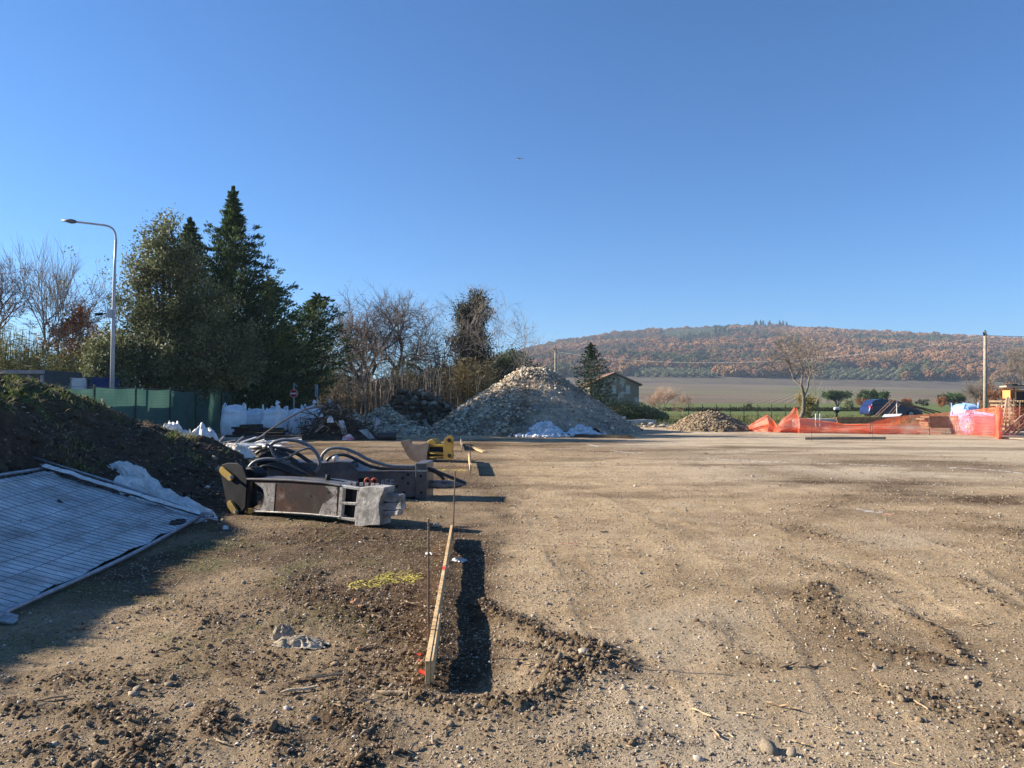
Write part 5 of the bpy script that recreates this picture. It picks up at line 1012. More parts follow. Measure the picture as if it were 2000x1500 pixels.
marks('yellow_spray_mark', 'faint yellow line beyond the hammer chisel by the small board', [[(850 + i * 6, 919 - (i % 3)), (868 + i * 6, 918 + (i % 2) * 2)] for i in range(9)], m_ymk, .03)
marks('white_lime_line', 'short white dash on the yard in front of the rubble pile, right one', [[(1200, 881), (1243, 886)], [(1215, 884), (1262, 885)]], m_wmk, .10)
marks('white_lime_line', 'short white dash on the yard in front of the rubble pile, left one', [[(1148, 868), (1168, 872)]], m_wmk, .12)
marks('white_lime_line', 'long faint white line crossing the right of the yard', [[(1370, 895), (1500, 903), (1680, 908), (1880, 915), (2000, 925)], [(1640, 876), (1760, 880), (1980, 884)]], m_wmk, .10)
marks('white_lime_line', 'white smear with a red end on the right side of the yard', [[(1672, 995), (1700, 998), (1725, 1000)], [(1685, 998), (1722, 1003)], [(1690, 1000), (1715, 1002)]], m_wmk, .05)
marks('red_spray_mark', 'small faded red dab at the right end of the white smear', [[(1722, 1004), (1742, 1008)], [(1724, 1007), (1738, 1009)]], m_rmk, .05)
marks('red_spray_mark', 'faint red dab on the open yard beyond the yellow board', [[(1090, 1063), (1145, 1061)], [(1110, 1061), (1128, 1066)]], m_rmk, .018)
marks('red_spray_mark', 'red paint on the earth under the near end of the batter board', [[(812, 1292), (826, 1290)], [(806, 1281), (822, 1284)], [(815, 1296), (828, 1296)]], m_redp, .02)
# ================================================================= demolition attachments in the foreground
m_paint = mat('worn grey paint', (.075, .075, .08), (.15, .145, .14), 3.2, .45, .35, .006, metal=.25, c3=(.13, .085, .06), spec=.5)
m_blackst = mat('black greasy steel', (.008, .009, .011), (.022, .022, .024), 5, .6, .3, .005, metal=.05, spec=.15)
m_rustp, n, p, o = newmat('scraped and rusted side plate')
f = noise(n, 1.6, 8, .62); c = ramp(n, f, [(.32, (.22, .20, .19)), (.40, (.080, .033, .02)), (.50, (.030, .020, .018)), (.60, (.055, .045, .04)), (.66, (.24, .22, .21)), (.74, (.36, .34, .32))])
n.links.new(mix(n, 1, c, ramp(n, noise(n, 30, 6, .8), [(.35, (.6, .6, .6)), (.65, (1.25, 1.25, 1.25))]), 'MULTIPLY'), p.inputs['Base Color']); p.inputs['Metallic'].default_value = .35; p.inputs['Roughness'].default_value = .5; bump(n, p, noise(n, 25, 8, .7), .4, .004)
m_bare = mat('scraped steel edge', (.40, .38, .35), (.58, .56, .52), 9, .4, .4, .004, metal=.5, c3=(.20, .15, .12))
m_dust = mat('concrete dusted steel', (.17, .16, .145), (.46, .44, .41), 6, .75, .9, .014, metal=.1, c3=(.24, .21, .18))
m_hose = mat('black rubber hose', (.018, .018, .020), (.035, .035, .038), 30, .42, .2, .002, spec=.5)
m_hoseg = mat('sleeved grey hose', (.10, .11, .12), (.18, .19, .20), 40, .45, .3, .003, spec=.5)
m_yel2 = mat('yellow machine paint', (.50, .30, .035), (.30, .20, .05), 3, .55, .3, .006, c3=(.26, .18, .06))
L0 = gp(470, 1005); R0 = gp(705, 1030); FP = Plane(L0, R0); back = FP.n
def poly(pl, pts, off=0.0): return [pl(a, b, off) for a, b in pts]
def obround(pl, a, b, r, off, n_=8):
    A = pl(*a, off); B = pl(*b, off); d = (B - A).normalized(); s = pl.n.cross(d); out = []
    for k in range(n_ + 1): t = math.pi * k / n_; out.append(B + (s * math.cos(t) + d * math.sin(t)) * r)
    for k in range(n_ + 1): t = math.pi * k / n_; out.append(A - (s * math.cos(t) + d * math.sin(t)) * r)
    return out
m_scrape = mat('scraped pale plate', (.20, .185, .17), (.40, .38, .36), 5, .5, .5, .004, metal=.35, c3=(.09, .05, .035))
cr = thing('concrete_crusher', 'nearer demolition attachment with rusty side plate and blocky pale jaw', 'attachment', tuple((L0 + R0) / 2))
body = [(481, 934), (560, 936), (630, 941), (665, 947), (663, 1011), (600, 1005), (545, 1002), (497, 1000), (484, 1003), (474, 990)]
hole_ = [(492, 941), (506, 945), (512, 955), (515, 962), (514, 972), (511, 984), (505, 992), (496, 995), (487, 992), (485, 985)]
for off in (0.0, .28):
    b = MB(); b.ring(poly(FP, body, off), poly(FP, hole_, off), back * .035); b.obj('side_plate', m_rustp, cr, bevel=.004)
b = MB(); tp = [(481, 934), (560, 936), (630, 941), (665, 947)]
for a_, c_ in zip(tp[:-1], tp[1:]): b.prism([FP(a_[0], a_[1], -.02), FP(c_[0], c_[1], -.02), FP(c_[0], c_[1] + 3.2, -.02), FP(a_[0], a_[1] + 3.2, -.02)], back * .36)
b.obj('top_flange', m_paint, cr, bevel=.003)
b = MB(); bt_ = [(484, 1003), (497, 1000), (545, 1002), (600, 1005), (663, 1011)]
for a_, c_ in zip(bt_[:-1], bt_[1:]): b.prism([FP(a_[0], a_[1] - 2.4, -.02), FP(c_[0], c_[1] - 2.4, -.02), FP(c_[0], c_[1], -.02), FP(a_[0], a_[1], -.02)], back * .36)
b.obj('bottom_flange', m_bare, cr, bevel=.003)
b = MB(); b.prism(poly(FP, [(515, 950), (650, 950), (650, 1000), (515, 996)], .06), back * .20); b.obj('inner_housing', m_blackst, cr)
for off in (0, .27):
    b = MB(); b.prism(poly(FP, [(665, 947), (703, 953), (702, 958), (664, 952)], off - .01), back * .07); b.prism(poly(FP, [(664, 952), (670, 953), (666, 1010), (659, 1009)], off - .008), back * .06)
    b.prism(poly(FP, [(664, 980), (697, 982), (696, 987), (663, 985)], off - .006), back * .05); b.prism(poly(FP, [(659, 1009), (694, 1013), (693, 1019), (658, 1013)], off - .01), back * .06); b.prism(poly(FP, [(698, 957), (703, 957), (696, 1014), (691, 1014)], off), back * .06)
    b.obj('jaw_frame', m_bare if off == 0 else m_paint, cr, bevel=.003)
b = MB(); b.prism(poly(FP, [(668, 955), (690, 957), (686, 1010), (663, 1008)], .12), back * .1); b.obj('cylinder_block', m_blackst, cr)
jp = [(703, 952), (727, 950), (751, 952), (749, 962), (744, 972), (740, 985), (741, 1000), (743, 1012), (742, 1026), (722, 1026), (705, 1029), (692, 1030), (695, 1005), (699, 975)]
b = MB(); V = poly(FP, jp, -.03); b.prism(V, back * .22)
jo = b.obj('jaw', m_dust, cr, bevel=.008)
for q in ([(748, 966), (765, 965), (782, 966), (783, 979), (760, 981), (746, 979)], [(745, 983), (783, 981), (785, 995), (760, 997), (743, 995)], [(744, 998), (779, 997), (777, 1007), (744, 1010)]):
    for off in (.03, .14): b = MB(); b.prism(poly(FP, q, off), back * .10); b.obj('tooth', m_dust, cr, bevel=.010)
b = MB(); b.prism(poly(FP, [(742, 968), (752, 968), (752, 1006), (742, 1006)], .06), back * .12); b.obj('tooth_carrier', m_paint, cr)
ear = [(428, 915), (434, 907), (446, 904), (464, 905), (474, 912), (482, 934), (479, 990), (470, 1004), (455, 1008), (446, 1004), (444, 990), (436, 950)]
for off in (-.02, .30): b = MB(); b.prism(poly(FP, ear, off), back * .05); b.obj('mounting_ear', m_blackst, cr, bevel=.006)
b = MB(); b.prism(poly(FP, [(452, 915), (474, 918), (480, 990), (466, 1000), (455, 980)], .06), back * .22); b.obj('mounting_head', m_blackst, cr, bevel=.01)
b = MB(); b.prism(poly(FP, [(462, 914), (488, 912), (505, 926), (500, 934), (481, 940), (476, 998), (466, 1000)], .08), back * .2); b.obj('swivel_housing', m_blackst, cr, bevel=.03)
for a_, c_ in (((433, 919), (448, 932)), ((448, 985), (457, 1000))):
    b = MB(); b.prism(obround(FP, a_, c_, .052, -.055), back * .035); pc = b.obj('pin_keeper', m_yel2, cr, bevel=.004)
    b = MB(); P0 = FP(c_[0], c_[1], -.09); b.tube([P0, P0 + back * .05], .024, 6); b.obj('bolt', m_bare, pc)
b = MB(); P0 = FP(489, 998, -.03); b.box(P0, (.06, .02, .07)); b.obj('grease_tag', m_yel2, cr)
for px in (682, 692, 706, 716, 728, 737): b = MB(); P0 = FP(px, 948 + (px - 682) * .06, .06 + (px % 3) * .06); b.tube([P0, P0 + Vector((0, 0, .045))], .024, 6); b.obj('bolt', m_bare, cr)
b = MB(); P0 = FP(718, 945, .24); b.tube([P0 + Vector((math.cos(a) * .035, 0, .035 + math.sin(a) * .035)) for a in np.linspace(0, 6.28, 13)], .014, 6); b.tube([P0 + Vector((.085 + math.cos(a) * .035, .02, .03 + math.sin(a) * .035)) for a in np.linspace(0, 6.28, 13)], .014, 6); b.obj('shackle', mat('orange red shackle', (.42, .09, .04), (.30, .07, .04), 9, .6), cr, smooth=True)
b = MB(); b.tube([FP(592, 937, .2), FP(646, 941, .2), FP(672, 944, .2)], [.045, .04, .028], 10); b.tube([FP(560, 938, .32), FP(600, 937, .32)], .05, 10); b.obj('hydraulic_cylinder', m_blackst, cr, smooth=True)
b = MB(); P0 = FP(642, 939, .2); b.tube([P0 + Vector((0, -.04, -.02)), P0 + Vector((0, -.04, .09))], [.035, .03], 8); b.obj('lifting_eye', m_blackst, cr, smooth=True)

for (px, py, r_) in [(531, 970, .018), (607, 969, .010), (548, 956, .009), (640, 962, .010)]: b = MB(); P0 = FP(px, py, -.004); b.tube([P0, P0 + back * .02], r_, 10); b.obj('plug', m_blackst, cr)
b = MB(); b.prism(poly(FP, [(498, 943), (538, 944), (534, 1001), (506, 999), (514, 985), (517, 970), (514, 955)], -.006), back * .012); b.obj('doubler_plate', m_scrape, cr)
b = MB(); b.prism(poly(FP, [(634, 949), (659, 951), (657, 1007), (622, 1004), (630, 985), (655, 968)], -.005), back * .012); b.obj('doubler_plate', m_scrape, cr)
L1 = gp(470, 974); R1 = gp(822, 976); L1.y = 11.55; L1.x = (470 - 1000) / K * 11.55; BP = Plane(L1, R1); bk = BP.n
hb = thing('hydraulic_breaker', 'farther demolition attachment, long hydraulic hammer with pointed chisel and looping hoses', 'attachment', tuple((L1 + R1) / 2))
bo = [(520, 905), (560, 902), (624, 905), (660, 902), (682, 903), (699, 920), (812, 920), (812, 971), (760, 973), (640, 976), (530, 976)]
for off in (0, .50): b = MB(); b.prism(poly(BP, bo, off), bk * .04); b.obj('side_plate', m_paint, hb, bevel=.006)
b = MB(); b.prism(poly(BP, [(530, 912), (680, 910), (697, 926), (808, 926), (808, 968), (535, 970)], .05), bk * .44); b.obj('hammer_housing', m_blackst, hb)
b = MB()
for a_, c_ in zip([(520, 905), (560, 902), (624, 905), (660, 902), (682, 903), (699, 920)], [(560, 902), (624, 905), (660, 902), (682, 903), (699, 920), (812, 920)]): b.prism([BP(a_[0], a_[1], -.02), BP(c_[0], c_[1], -.02), BP(c_[0], c_[1] + 2.4, -.02), BP(a_[0], a_[1] + 2.4, -.02)], bk * .58)
b.obj('top_plate', m_paint, hb, bevel=.004)
b = MB(); b.prism(poly(BP, [(811, 905), (833, 905), (833, 978), (811, 975)], -.05), bk * .64); b.obj('front_collar', m_paint, hb, bevel=.012)
b = MB(); b.prism(poly(BP, [(811, 918), (833, 918), (833, 921), (811, 921)], -.062), bk * .66); b.obj('weld_rib', m_bare, hb)
for q in [(786, 934), (789, 962), (797, 927), (797, 944), (822, 930), (823, 962), (775, 950)]: b = MB(); P0 = BP(q[0], q[1], -.055 if q[0] > 811 else -.004); b.tube([P0 - bk * .004, P0 + bk * .02], .022, 10); b.obj('bolt', m_blackst, hb)
b = MB(); c0 = BP(832, 946, .27); c1 = BP(872, 946.5, .27); c2 = BP(893, 947, .27); c3 = BP(914, 946, .27); b.tube([c0, c1, c2, c3], [.068, .068, .055, .004], 16); b.obj('chisel', m_scrape, hb, smooth=True)
# worn white stencil strokes on the side plate
b = MB(); rn = random.Random(4)
for (x0, y0, x1, y1) in [(753, 937, 760, 936), (753, 937, 753, 943), (753, 943, 760, 944), (760, 944, 759, 951), (753, 951, 759, 951), (763, 937, 763, 951), (763, 937, 770, 938), (763, 944, 768, 944), (763, 951, 770, 950), (746, 938, 749, 938), (746, 938, 745, 951), (749, 938, 749, 951)]:
    b.bar(BP(x0, y0, -.003), BP(x1, y1, -.003), .004, .016)
b.obj('stencilled_mark', mat('worn white stencil', (.45, .45, .45), (.20, .20, .20), 40, .7), hb)
b = MB(); b.prism(poly(BP, [(700, 934), (735, 934), (735, 955), (700, 953)], -.006), bk * .03); b.obj('blank_plate', m_blackst, hb)
b = MB(); b.prism(poly(BP, [(496, 935), (497, 900), (505, 885), (518, 880), (532, 884), (540, 897), (552, 903), (552, 968), (500, 968)], .03), bk * .46); b.obj('mounting_head', m_blackst, hb, bevel=.04)
b = MB(); b.tube([BP(489, 874.5, .1), BP(527, 873, .1)], [.03, .042], 10); b.tube([BP(514, 873, .1), BP(530, 873.5, .1)], .05, 8); b.obj('hose_coupling', m_paint, hb, smooth=True)
def hose(pts, r, off, m=m_hose):
    b = MB(); P = [BP(a, c, off + (pts[i][2] if len(pts[i]) > 2 else 0)) for i, (a, c) in enumerate([(q[0], q[1]) for q in pts])]; b.tube(spline(P, 7), r, 9); return b.obj('hose', m, hb, smooth=True)
hose([(483, 932), (487, 913), (502, 900), (531, 897), (560, 905), (585, 917), (607, 924), (620, 917), (624, 900), (613, 879), (590, 864), (560, 859), (538, 863), (526, 872)], .030, -.02, m_hoseg)
hose([(519, 868), (527, 871), (534, 887), (545, 896), (563, 893), (583, 881), (603, 875), (616, 882), (622, 893)], .019, -.08, m_hoseg)
hose([(524, 874), (552, 877), (580, 886), (600, 899), (616, 909)], .032, .05)
hose([(530, 876), (555, 885), (575, 899), (600, 913), (622, 918)], .030, .14)
hose([(538, 878), (562, 892), (583, 908), (604, 921), (616, 925)], .030, -.04)
hose([(500, 886), (512, 880), (535, 888), (560, 905), (590, 920), (610, 926)], .028, .20)
hose([(498, 930), (505, 916), (520, 910), (545, 915), (570, 924), (596, 928)], .028, -.06)
hose([(628, 900), (630, 889), (641, 878), (656, 875), (675, 877), (700, 887), (720, 898), (757, 909), (785, 911), (815, 911)], .027, .05, m_hoseg)
hose([(638, 900), (645, 893), (658, 889), (675, 889), (695, 897), (728, 912), (770, 916), (815, 917)], .027, .16)
hose([(834, 915), (845, 917), (860, 924), (885, 934), (910, 944)], .027, .10)
hose([(834, 917), (848, 921), (860, 929), (868, 937)], .024, .14)
b = MB(); b.tube([BP(651, 897, .02), BP(660, 893, .02)], [.042, .042], 10); b.obj('white_plug', m_plast, hb, smooth=True)
b = MB(); P0 = BP(692, 909, .15); b.tube([P0 + Vector((math.cos(a) * .05, 0, math.sin(a) * .06)) for a in np.linspace(-.4, 3.6, 12)], .02, 8); b.obj('lifting_eye', m_paint, hb, smooth=True)

# bucket and yellow coupler beyond
q0 = gp(800, 902); q1 = gp(836, 903); QP = Plane(q0, q1); qn = QP.n
bu = thing('excavator_bucket', 'rust brown excavator bucket lying beyond the demolition hammers', 'bucket', tuple((q0 + q1) / 2))
m_buck = mat('rubbed brown steel', (.17, .125, .095), (.28, .24, .21), 2, .55, .4, .006, metal=.35)
sh_ = [(782, 862), (789, 876), (799, 894), (814, 903), (832, 903), (834, 882), (838, 868), (832, 864), (820, 868), (806, 867), (800, 862), (801, 858)]
for off in (0, .62): b = MB(); b.prism(poly(QP, sh_, off), qn * .03); b.obj('side_plate', m_buck, bu, bevel=.004)
b = MB(); ar = [(782, 862), (785, 870), (789, 877), (794, 887), (799, 894), (806, 900), (814, 903), (832, 903), (834, 882), (838, 868)]
for a_, c_ in zip(ar[:-1], ar[1:]): b.prism([QP(a_[0], a_[1]), QP(c_[0], c_[1]), QP(c_[0] - .6, c_[1] - 1.4), QP(a_[0] + 1, a_[1] - .6)], qn * .65)
b.obj('shell', m_buck, bu)
cp_ = thing('quick_coupler', 'yellow quick coupler lug plates and dark linkage right of the brown bucket', 'coupler', tuple(gp(870, 897)))
lug = [(866, 880), (865, 866), (868, 857), (874, 852), (880, 850), (884, 853), (885, 862), (884, 880), (886, 890), (883, 896), (875, 898), (867, 896)]
for off in (0.02, .40):
    b = MB(); b.prism(poly(QP, lug, off), qn * .06); lo_ = b.obj('lug_plate', m_yel2, cp_, bevel=.006)
    for q in ((877, 860), (877.5, 890)): b = MB(); P0 = QP(q[0], q[1], off - .012); b.tube([P0, P0 + qn * .09], .05, 14); b.obj('pin_boss', m_blackst, lo_, smooth=False)
b = MB(); b.prism(poly(QP, [(834, 872), (868, 872), (868, 896), (834, 896)], .10), qn * .34); b.obj('linkage_block', m_blackst, cp_, bevel=.02)
b = MB(); b.prism(poly(QP, [(833, 866), (836, 860), (843, 857), (849, 860), (852, 867), (866, 868), (866, 873), (836, 873)], .08), qn * .36); b.obj('top_cover', m_yel2, cp_, bevel=.02)
b = MB(); b.tube([QP(838, 884, .06), QP(868, 886, .06)], .035, 8); b.tube([QP(838, 893, .06), QP(868, 892, .06)], .03, 8); b.obj('cylinder', m_yel2, cp_, smooth=True)

# ================================================================= green screen fence
m_scr, n, p, o = newmat('green shade screen')
f1 = ramp(n, noise(n, 1.1, 5, .6), [(.35, (.040, .105, .085)), (.65, (.075, .150, .120))]); tcz = N(n, 'ShaderNodeTexCoord'); wv = N(n, 'ShaderNodeTexWave'); wv.bands_direction = 'Z'; wv.inputs['Scale'].default_value = 3.0; wv.inputs['Distortion'].default_value = .5; n.links.new(tcz.outputs['Object'], wv.inputs[0])
c = mix(n, 1, f1, ramp(n, wv.outputs[0], [(.0, (.82, .82, .82)), (.3, (1, 1, 1))]), 'MULTIPLY'); n.links.new(c, p.inputs['Base Color']); p.inputs['Roughness'].default_value = .8
tl = N(n, 'ShaderNodeBsdfTranslucent'); n.links.new(c, tl.inputs[0]); ms = N(n, 'ShaderNodeMixShader'); ms.inputs[0].default_value = .3; n.links.new(p.outputs[0], ms.inputs[1]); n.links.new(tl.outputs[0], ms.inputs[2]); n.links.new(ms.outputs[0], o.inputs[0])
fn = thing('screen_fence', 'long green shade screen fence on posts running away behind the white bags', 'fence', (-13.3, 18, 0))
fy = list(np.arange(15.0, 47.5, 2.5)); m_post = mat('dark green post', (.03, .045, .04), (.05, .07, .06), 10, .6)
fx = lambda y: -13.15 - .012 * (y - 15) + .05 * math.sin(y)
for i, y in enumerate(fy):
    b = MB(); b.tube([(fx(y) + .04, y, 0), (fx(y) + .04, y, 2.08)], .03, 8); b.obj('post', m_post, fn)
    if i + 1 < len(fy):
        y2 = fy[i + 1]; U, Vv = np.meshgrid(np.linspace(0, 1, 16), np.linspace(0, 1, 12), indexing='ij'); Yp = y + (y2 - y) * U; Xp = fx(y) + (fx(y2) - fx(y)) * U - .0 + .07 * fbm(U * 3 + i * 7, Vv, 1.2, 3, 701) * np.sin(np.pi * U) ** .5 + .06 * np.sin(np.pi * U)
        Zp = .04 + (1.93 + .04 * np.sin(np.pi * U * 1.0) * -1 + .03 * math.sin(i * 2.3)) * Vv; I = np.arange(U.size).reshape(U.shape); F = np.stack([I[:-1, :-1], I[1:, :-1], I[1:, 1:], I[:-1, 1:]], -1).reshape(-1, 4)
        build('screen', np.stack([Xp, Yp, Zp], -1).reshape(-1, 3), F, m_scr, fn, smooth=True)
b = MB(); b.tube([(fx(y) + .0, y, 1.99) for y in fy], .008, 5); b.obj('tension_wire', m_wire, fn)

# lamp post
lp = thing('street_lamp', 'tall grey street lamp with a curved arm pointing left', 'street lamp', tuple(base_at(219, 26)))
m_lamp = mat('grey painted steel pole', (.36, .37, .40), (.44, .45, .48), 3, .5, metal=.3)
YL = 26; b = MB(); b.tube([base_at(218.5, YL), at(221, 640, YL), at(224, 520, YL), at(226.5, 468, YL)], [.085, .07, .048, .042], 14); b.obj('pole', m_lamp, lp, smooth=True)
b = MB(); b.tube(spline([at(226.5, 468, YL), at(225, 456, YL), at(219, 446, YL), at(207, 440.5, YL), at(185, 437.5, YL), at(146, 433, YL)], 6), .036, 12); b.obj('arm', m_lamp, lp, smooth=True)
b = MB(); A = at(150, 433.3, YL); B = at(119, 430, YL); b.tube([A, A.lerp(B, .15), A.lerp(B, .35), A.lerp(B, .6), B], [.04, .07, .09, .06, .015], 12); hd = b.obj('lamp_head', mat('dark grey lamp head', (.10, .105, .12), (.13, .135, .15), 4, .5), lp, smooth=True)
b = MB(); b.box(at(219, 613, YL) + Vector((-.02, -.10, 0)), (.17, .12, .30)); jb = b.obj('junction_box', m_lamp, lp, bevel=.01)
b = MB(); P0 = at(214, 614, YL); b.tube([P0, P0 + Vector((-.12, -.06, .02)), P0 + Vector((-.20, -.10, .0))], .02, 6); b.tube([P0 + Vector((-.16, -.15, .0)), P0 + Vector((-.36, -.30, -.04))], .055, 10); b.obj('camera', m_blackst, jb)
# objects glimpsed over the mound behind the fence
def panel_box(name, label, cat, x0, x1, y0, y1, Y, depth, m, mr, ribs=6):
    A = at(x0, y0, Y); B = at(x1, y1, Y); t = thing(name, label, cat, ((A.x + B.x) / 2, Y, 0)); H = A.z; b = MB(); b.box(((A.x + B.x) / 2, Y + depth / 2, H / 2), (B.x - A.x, depth, H)); b.obj('body', m, t, bevel=.02)
    b = MB(); b.box(((A.x + B.x) / 2, Y - .03, H - .06), (B.x - A.x + .08, .10, .12)); b.obj('rim', mr, t)
    for i in range(ribs + 1): b = MB(); b.box((A.x + (B.x - A.x) * i / ribs, Y - .045, H / 2 - .08), (.07, .09, H - .18)); b.obj('rib', mr, t)
    return t
panel_box('skip_container', 'dark grey ribbed skip showing over the mound at the far left', 'container', -120, 84, 723, 740, 24, 2.2, mat('dark grey steel', (.04, .05, .06), (.06, .07, .08), 4, .6), mat('grey steel rim', (.16, .18, .21), (.22, .24, .27), 4, .5), 8)
panel_box('white_site_box', 'pale grey white box roof over the mound between dark skip and blue box', 'container', 88, 138, 737, 745, 25.5, 1.6, mat('off white sheet', (.5, .52, .56), (.6, .62, .65), 4, .6), m_galv, 4)
panel_box('blue_site_box', 'dark blue box behind the green fence beside the lamp post', 'container', 140, 178, 736, 745, 26.5, 2, mat('dark blue steel', (.015, .035, .13), (.025, .05, .17), 4, .5), m_post, 3)
panel_box('blue_container', 'low bright blue and white striped container lid at the foot of the lamp post', 'container', 178, 217, 742, 748, 28, 2, mat('bright blue steel', (.05, .16, .48), (.07, .20, .55), 4, .5), mat('white stripe', (.6, .65, .75), (.7, .72, .8), 4, .5), 2)
b = MB(); b.tube(spline([at(90, 752, 24) + Vector((0, 0, -.4)), at(105, 738, 24), at(120, 731, 24), at(138, 738, 24)], 6), .03, 6)

# signs
def ngon(c, r, n_=28): return [Vector((c.x + math.cos(2 * math.pi * k / n_) * r, c.y, c.z + math.sin(2 * math.pi * k / n_) * r)) for k in range(n_)]
sg = thing('no_entry_sign', 'round red no entry sign with white bar on a pole behind the white bags', 'road sign', tuple(base_at(573.5, 35.5)))
YS = 35.5; c = at(573.5, 768.5, YS); b = MB(); b.tube([base_at(574, YS + .05), at(574, 748, YS + .05)], .035, 8); b.obj('pole', m_lamp, sg, smooth=True)
b = MB(); b.prism(ngon(c, .200), (0, .03, 0)); b.obj('rim', m_plast, sg); b = MB(); b.prism(ngon(c + Vector((0, -.006, 0)), .180), (0, .012, 0)); ds = b.obj('red_disc', mat('sign red', (.58, .02, .03), (.50, .02, .03), 4, .5), sg)
b = MB(); b.box((c.x, c.y - .011, c.z), (.30, .008, .068)); b.obj('white_bar', mat('sign white', (.85, .85, .85), (.8, .8, .8), 4, .5), sg)
b = MB(); b.bar(at(575, 750, YS), at(581, 755, YS), .05, .05); b.obj('bracket_arm', m_lamp, sg)
s2 = thing('road_sign', 'narrow blue grey sign board seen almost edge on, right of the no entry sign', 'road sign', tuple(base_at(619, 35.5)))
b = MB(); b.tube([base_at(620, YS), at(620, 752, YS)], .035, 8); b.obj('pole', m_lamp, s2, smooth=True); b = MB(); P0 = at(618.5, 763, YS); b.box(P0 + Vector((0, -.06, 0)), (.13, .03, .62), Matrix.Rotation(.2, 3, 'Z')); b.obj('board', mat('blue grey sign back', (.16, .22, .30), (.22, .28, .36), 4, .5), s2)

# ================================================================= timber, roots and scrap between the bags and the rubble
m_dk = mat('dark wet timber', (.022, .018, .015), (.05, .04, .032), 4, .85, .4, .01)
ts = thing('timber_stack', 'stack of dark boards and beams in front of the white bags', 'timber', tuple(base_at(510, 27.2)))
for (x0, x1, yy, dy, h, rz) in [(455, 520, 847, 0, .16, .1), (462, 517, 840, .3, .16, .0), (470, 512, 833, .5, .14, .05), (458, 500, 836, -.2, .08, .25), (500, 555, 848, -.2, .12, .03), (495, 560, 843, .3, .10, -.03), (505, 552, 839, .6, .1, .02), (440, 480, 852, -.4, .08, .1), (520, 590, 853, -.3, .08, .02)]:
    A = at(x0, yy, 27.2 + dy); B = at(x1, yy - 1, 27.2 + dy + rz * 3); A.z = max(A.z, h / 2); B.z = max(B.z, h / 2); b = MB(); b.bar(A, B, .45, h); b.obj('beam', m_dk, ts, bevel=.01)
b = MB(); b.tube(spline([at(497, 862, 26), at(530, 838, 26), at(565, 816, 26.4), at(600, 799, 27), at(637, 794, 27.5)], 6), .032, 8); tag(b.obj('bent_pole', mat('dull brown pole', (.10, .085, .07), (.16, .14, .12), 5, .7), None, tuple(base_at(497, 26)), smooth=True), 'long bent pole leaning from the ground up onto the root heap', 'pole')
rt = thing('root_heap', 'tangled heap of dug up roots, branches and scrap right of the white bags', 'debris', tuple(base_at(650, 29)))
m_root = mat('pale bare root', (.20, .165, .13), (.34, .29, .24), 6, .9, .4, .01); m_rootd = mat('dark root', (.05, .038, .028), (.11, .085, .06), 6, .9, .4, .01)
RNR = random.Random(12)
def rh(px): return 1.45 * math.exp(-((px - 645) / 42) ** 2) + .55 * math.exp(-((px - 700) / 32) ** 2)
X, Y = np.meshgrid(np.linspace(-10.2, -5.2, 60), np.linspace(27.4, 31.2, 40), indexing='ij'); X = X.ravel(); Y = Y.ravel(); PX = 1000 + K * X / Y
H = (1.25 * np.exp(-((PX - 645) / 44) ** 2) + .55 * np.exp(-((PX - 700) / 34) ** 2)) * np.exp(-((Y - 29.3) / 1.0) ** 2) * .85 + .12 * fbm(X, Y, 2, 3, 8); I = np.arange(X.size).reshape(60, 40)
F = np.stack([I[:-1, :-1], I[1:, :-1], I[1:, 1:], I[:-1, 1:]], -1).reshape(-1, 4); F = F[(H[F] > .03).any(1)]; used = np.unique(F); rem = np.full(X.size, -1); rem[used] = np.arange(len(used)); build('earth', np.stack([X, Y, H - .06], 1)[used], rem[F], m_dirtd, rt)
tw = MB()
for i in range(460):
    px = RNR.gauss(655, 38); hh = rh(px); Y = RNR.uniform(28.0, 29.6); p0 = Vector(((px - 1000) / K * Y, Y, hh * RNR.uniform(.1, 1.0))); d = Vector((RNR.gauss(0, 1), RNR.gauss(-.3, .6), RNR.gauss(.1, .5))).normalized(); L_ = RNR.uniform(.3, 1.1); pts = [p0]
    for j in range(4): d = (d + Vector((RNR.gauss(0, .35), RNR.gauss(0, .3), RNR.gauss(-.05, .3)))).normalized(); pts.append(pts[-1] + d * L_ / 4)
    for q in pts: q.z = max(q.z, .02)
    tw.tube(pts, [RNR.uniform(.008, .022)] * 4 + [.004], 4, cap=False)
tag(tw.obj('twigs', m_rootd, rt), kind='stuff')
for (pts, r) in [([(600, 850), (615, 828), (622, 812), (618, 800)], .03), ([(622, 835), (640, 815), (655, 808), (662, 790)], .05), ([(640, 812), (625, 825), (612, 842)], .035), ([(655, 822), (668, 838), (690, 856), (705, 862)], .035), ([(635, 806), (647, 800), (660, 803), (675, 798)], .04), ([(615, 845), (632, 832), (645, 838)], .04), ([(660, 790), (666, 806), (660, 824)], .045),
                 ([(575, 822), (600, 812), (625, 806)], .02), ([(578, 836), (598, 830), (618, 834)], .018), ([(585, 815), (600, 822), (606, 836)], .015), ([(676, 815), (690, 806), (706, 812)], .03), ([(690, 800), (700, 812), (716, 820)], .025), ([(648, 845), (672, 846), (700, 852)], .03)]:
    Y0 = RNR.uniform(27.7, 28.3); b = MB(); P = spline([at(q[0], q[1], Y0 + .2 * k) for k, q in enumerate(pts)], 4); P = [Vector((q.x, q.y, max(q.z, .03))) for q in P]; b.tube(P, [r * (1 - .6 * i / len(P)) for i in range(len(P))], 7); b.obj('root', m_root, rt, smooth=True)
def sheet(name, label, cat, pts, Y, m, th=.02, parent=None, tilt=.2):
    b = MB(); P = [at(q[0], q[1], Y + tilt * (i % 2)) for i, q in enumerate(pts)]; b.prism(P, (0, th, 0)); o_ = b.obj(name, m, parent, tuple(base_at(pts[0][0], Y)) if parent is None else None); return tag(o_, label, cat) if parent is None else o_
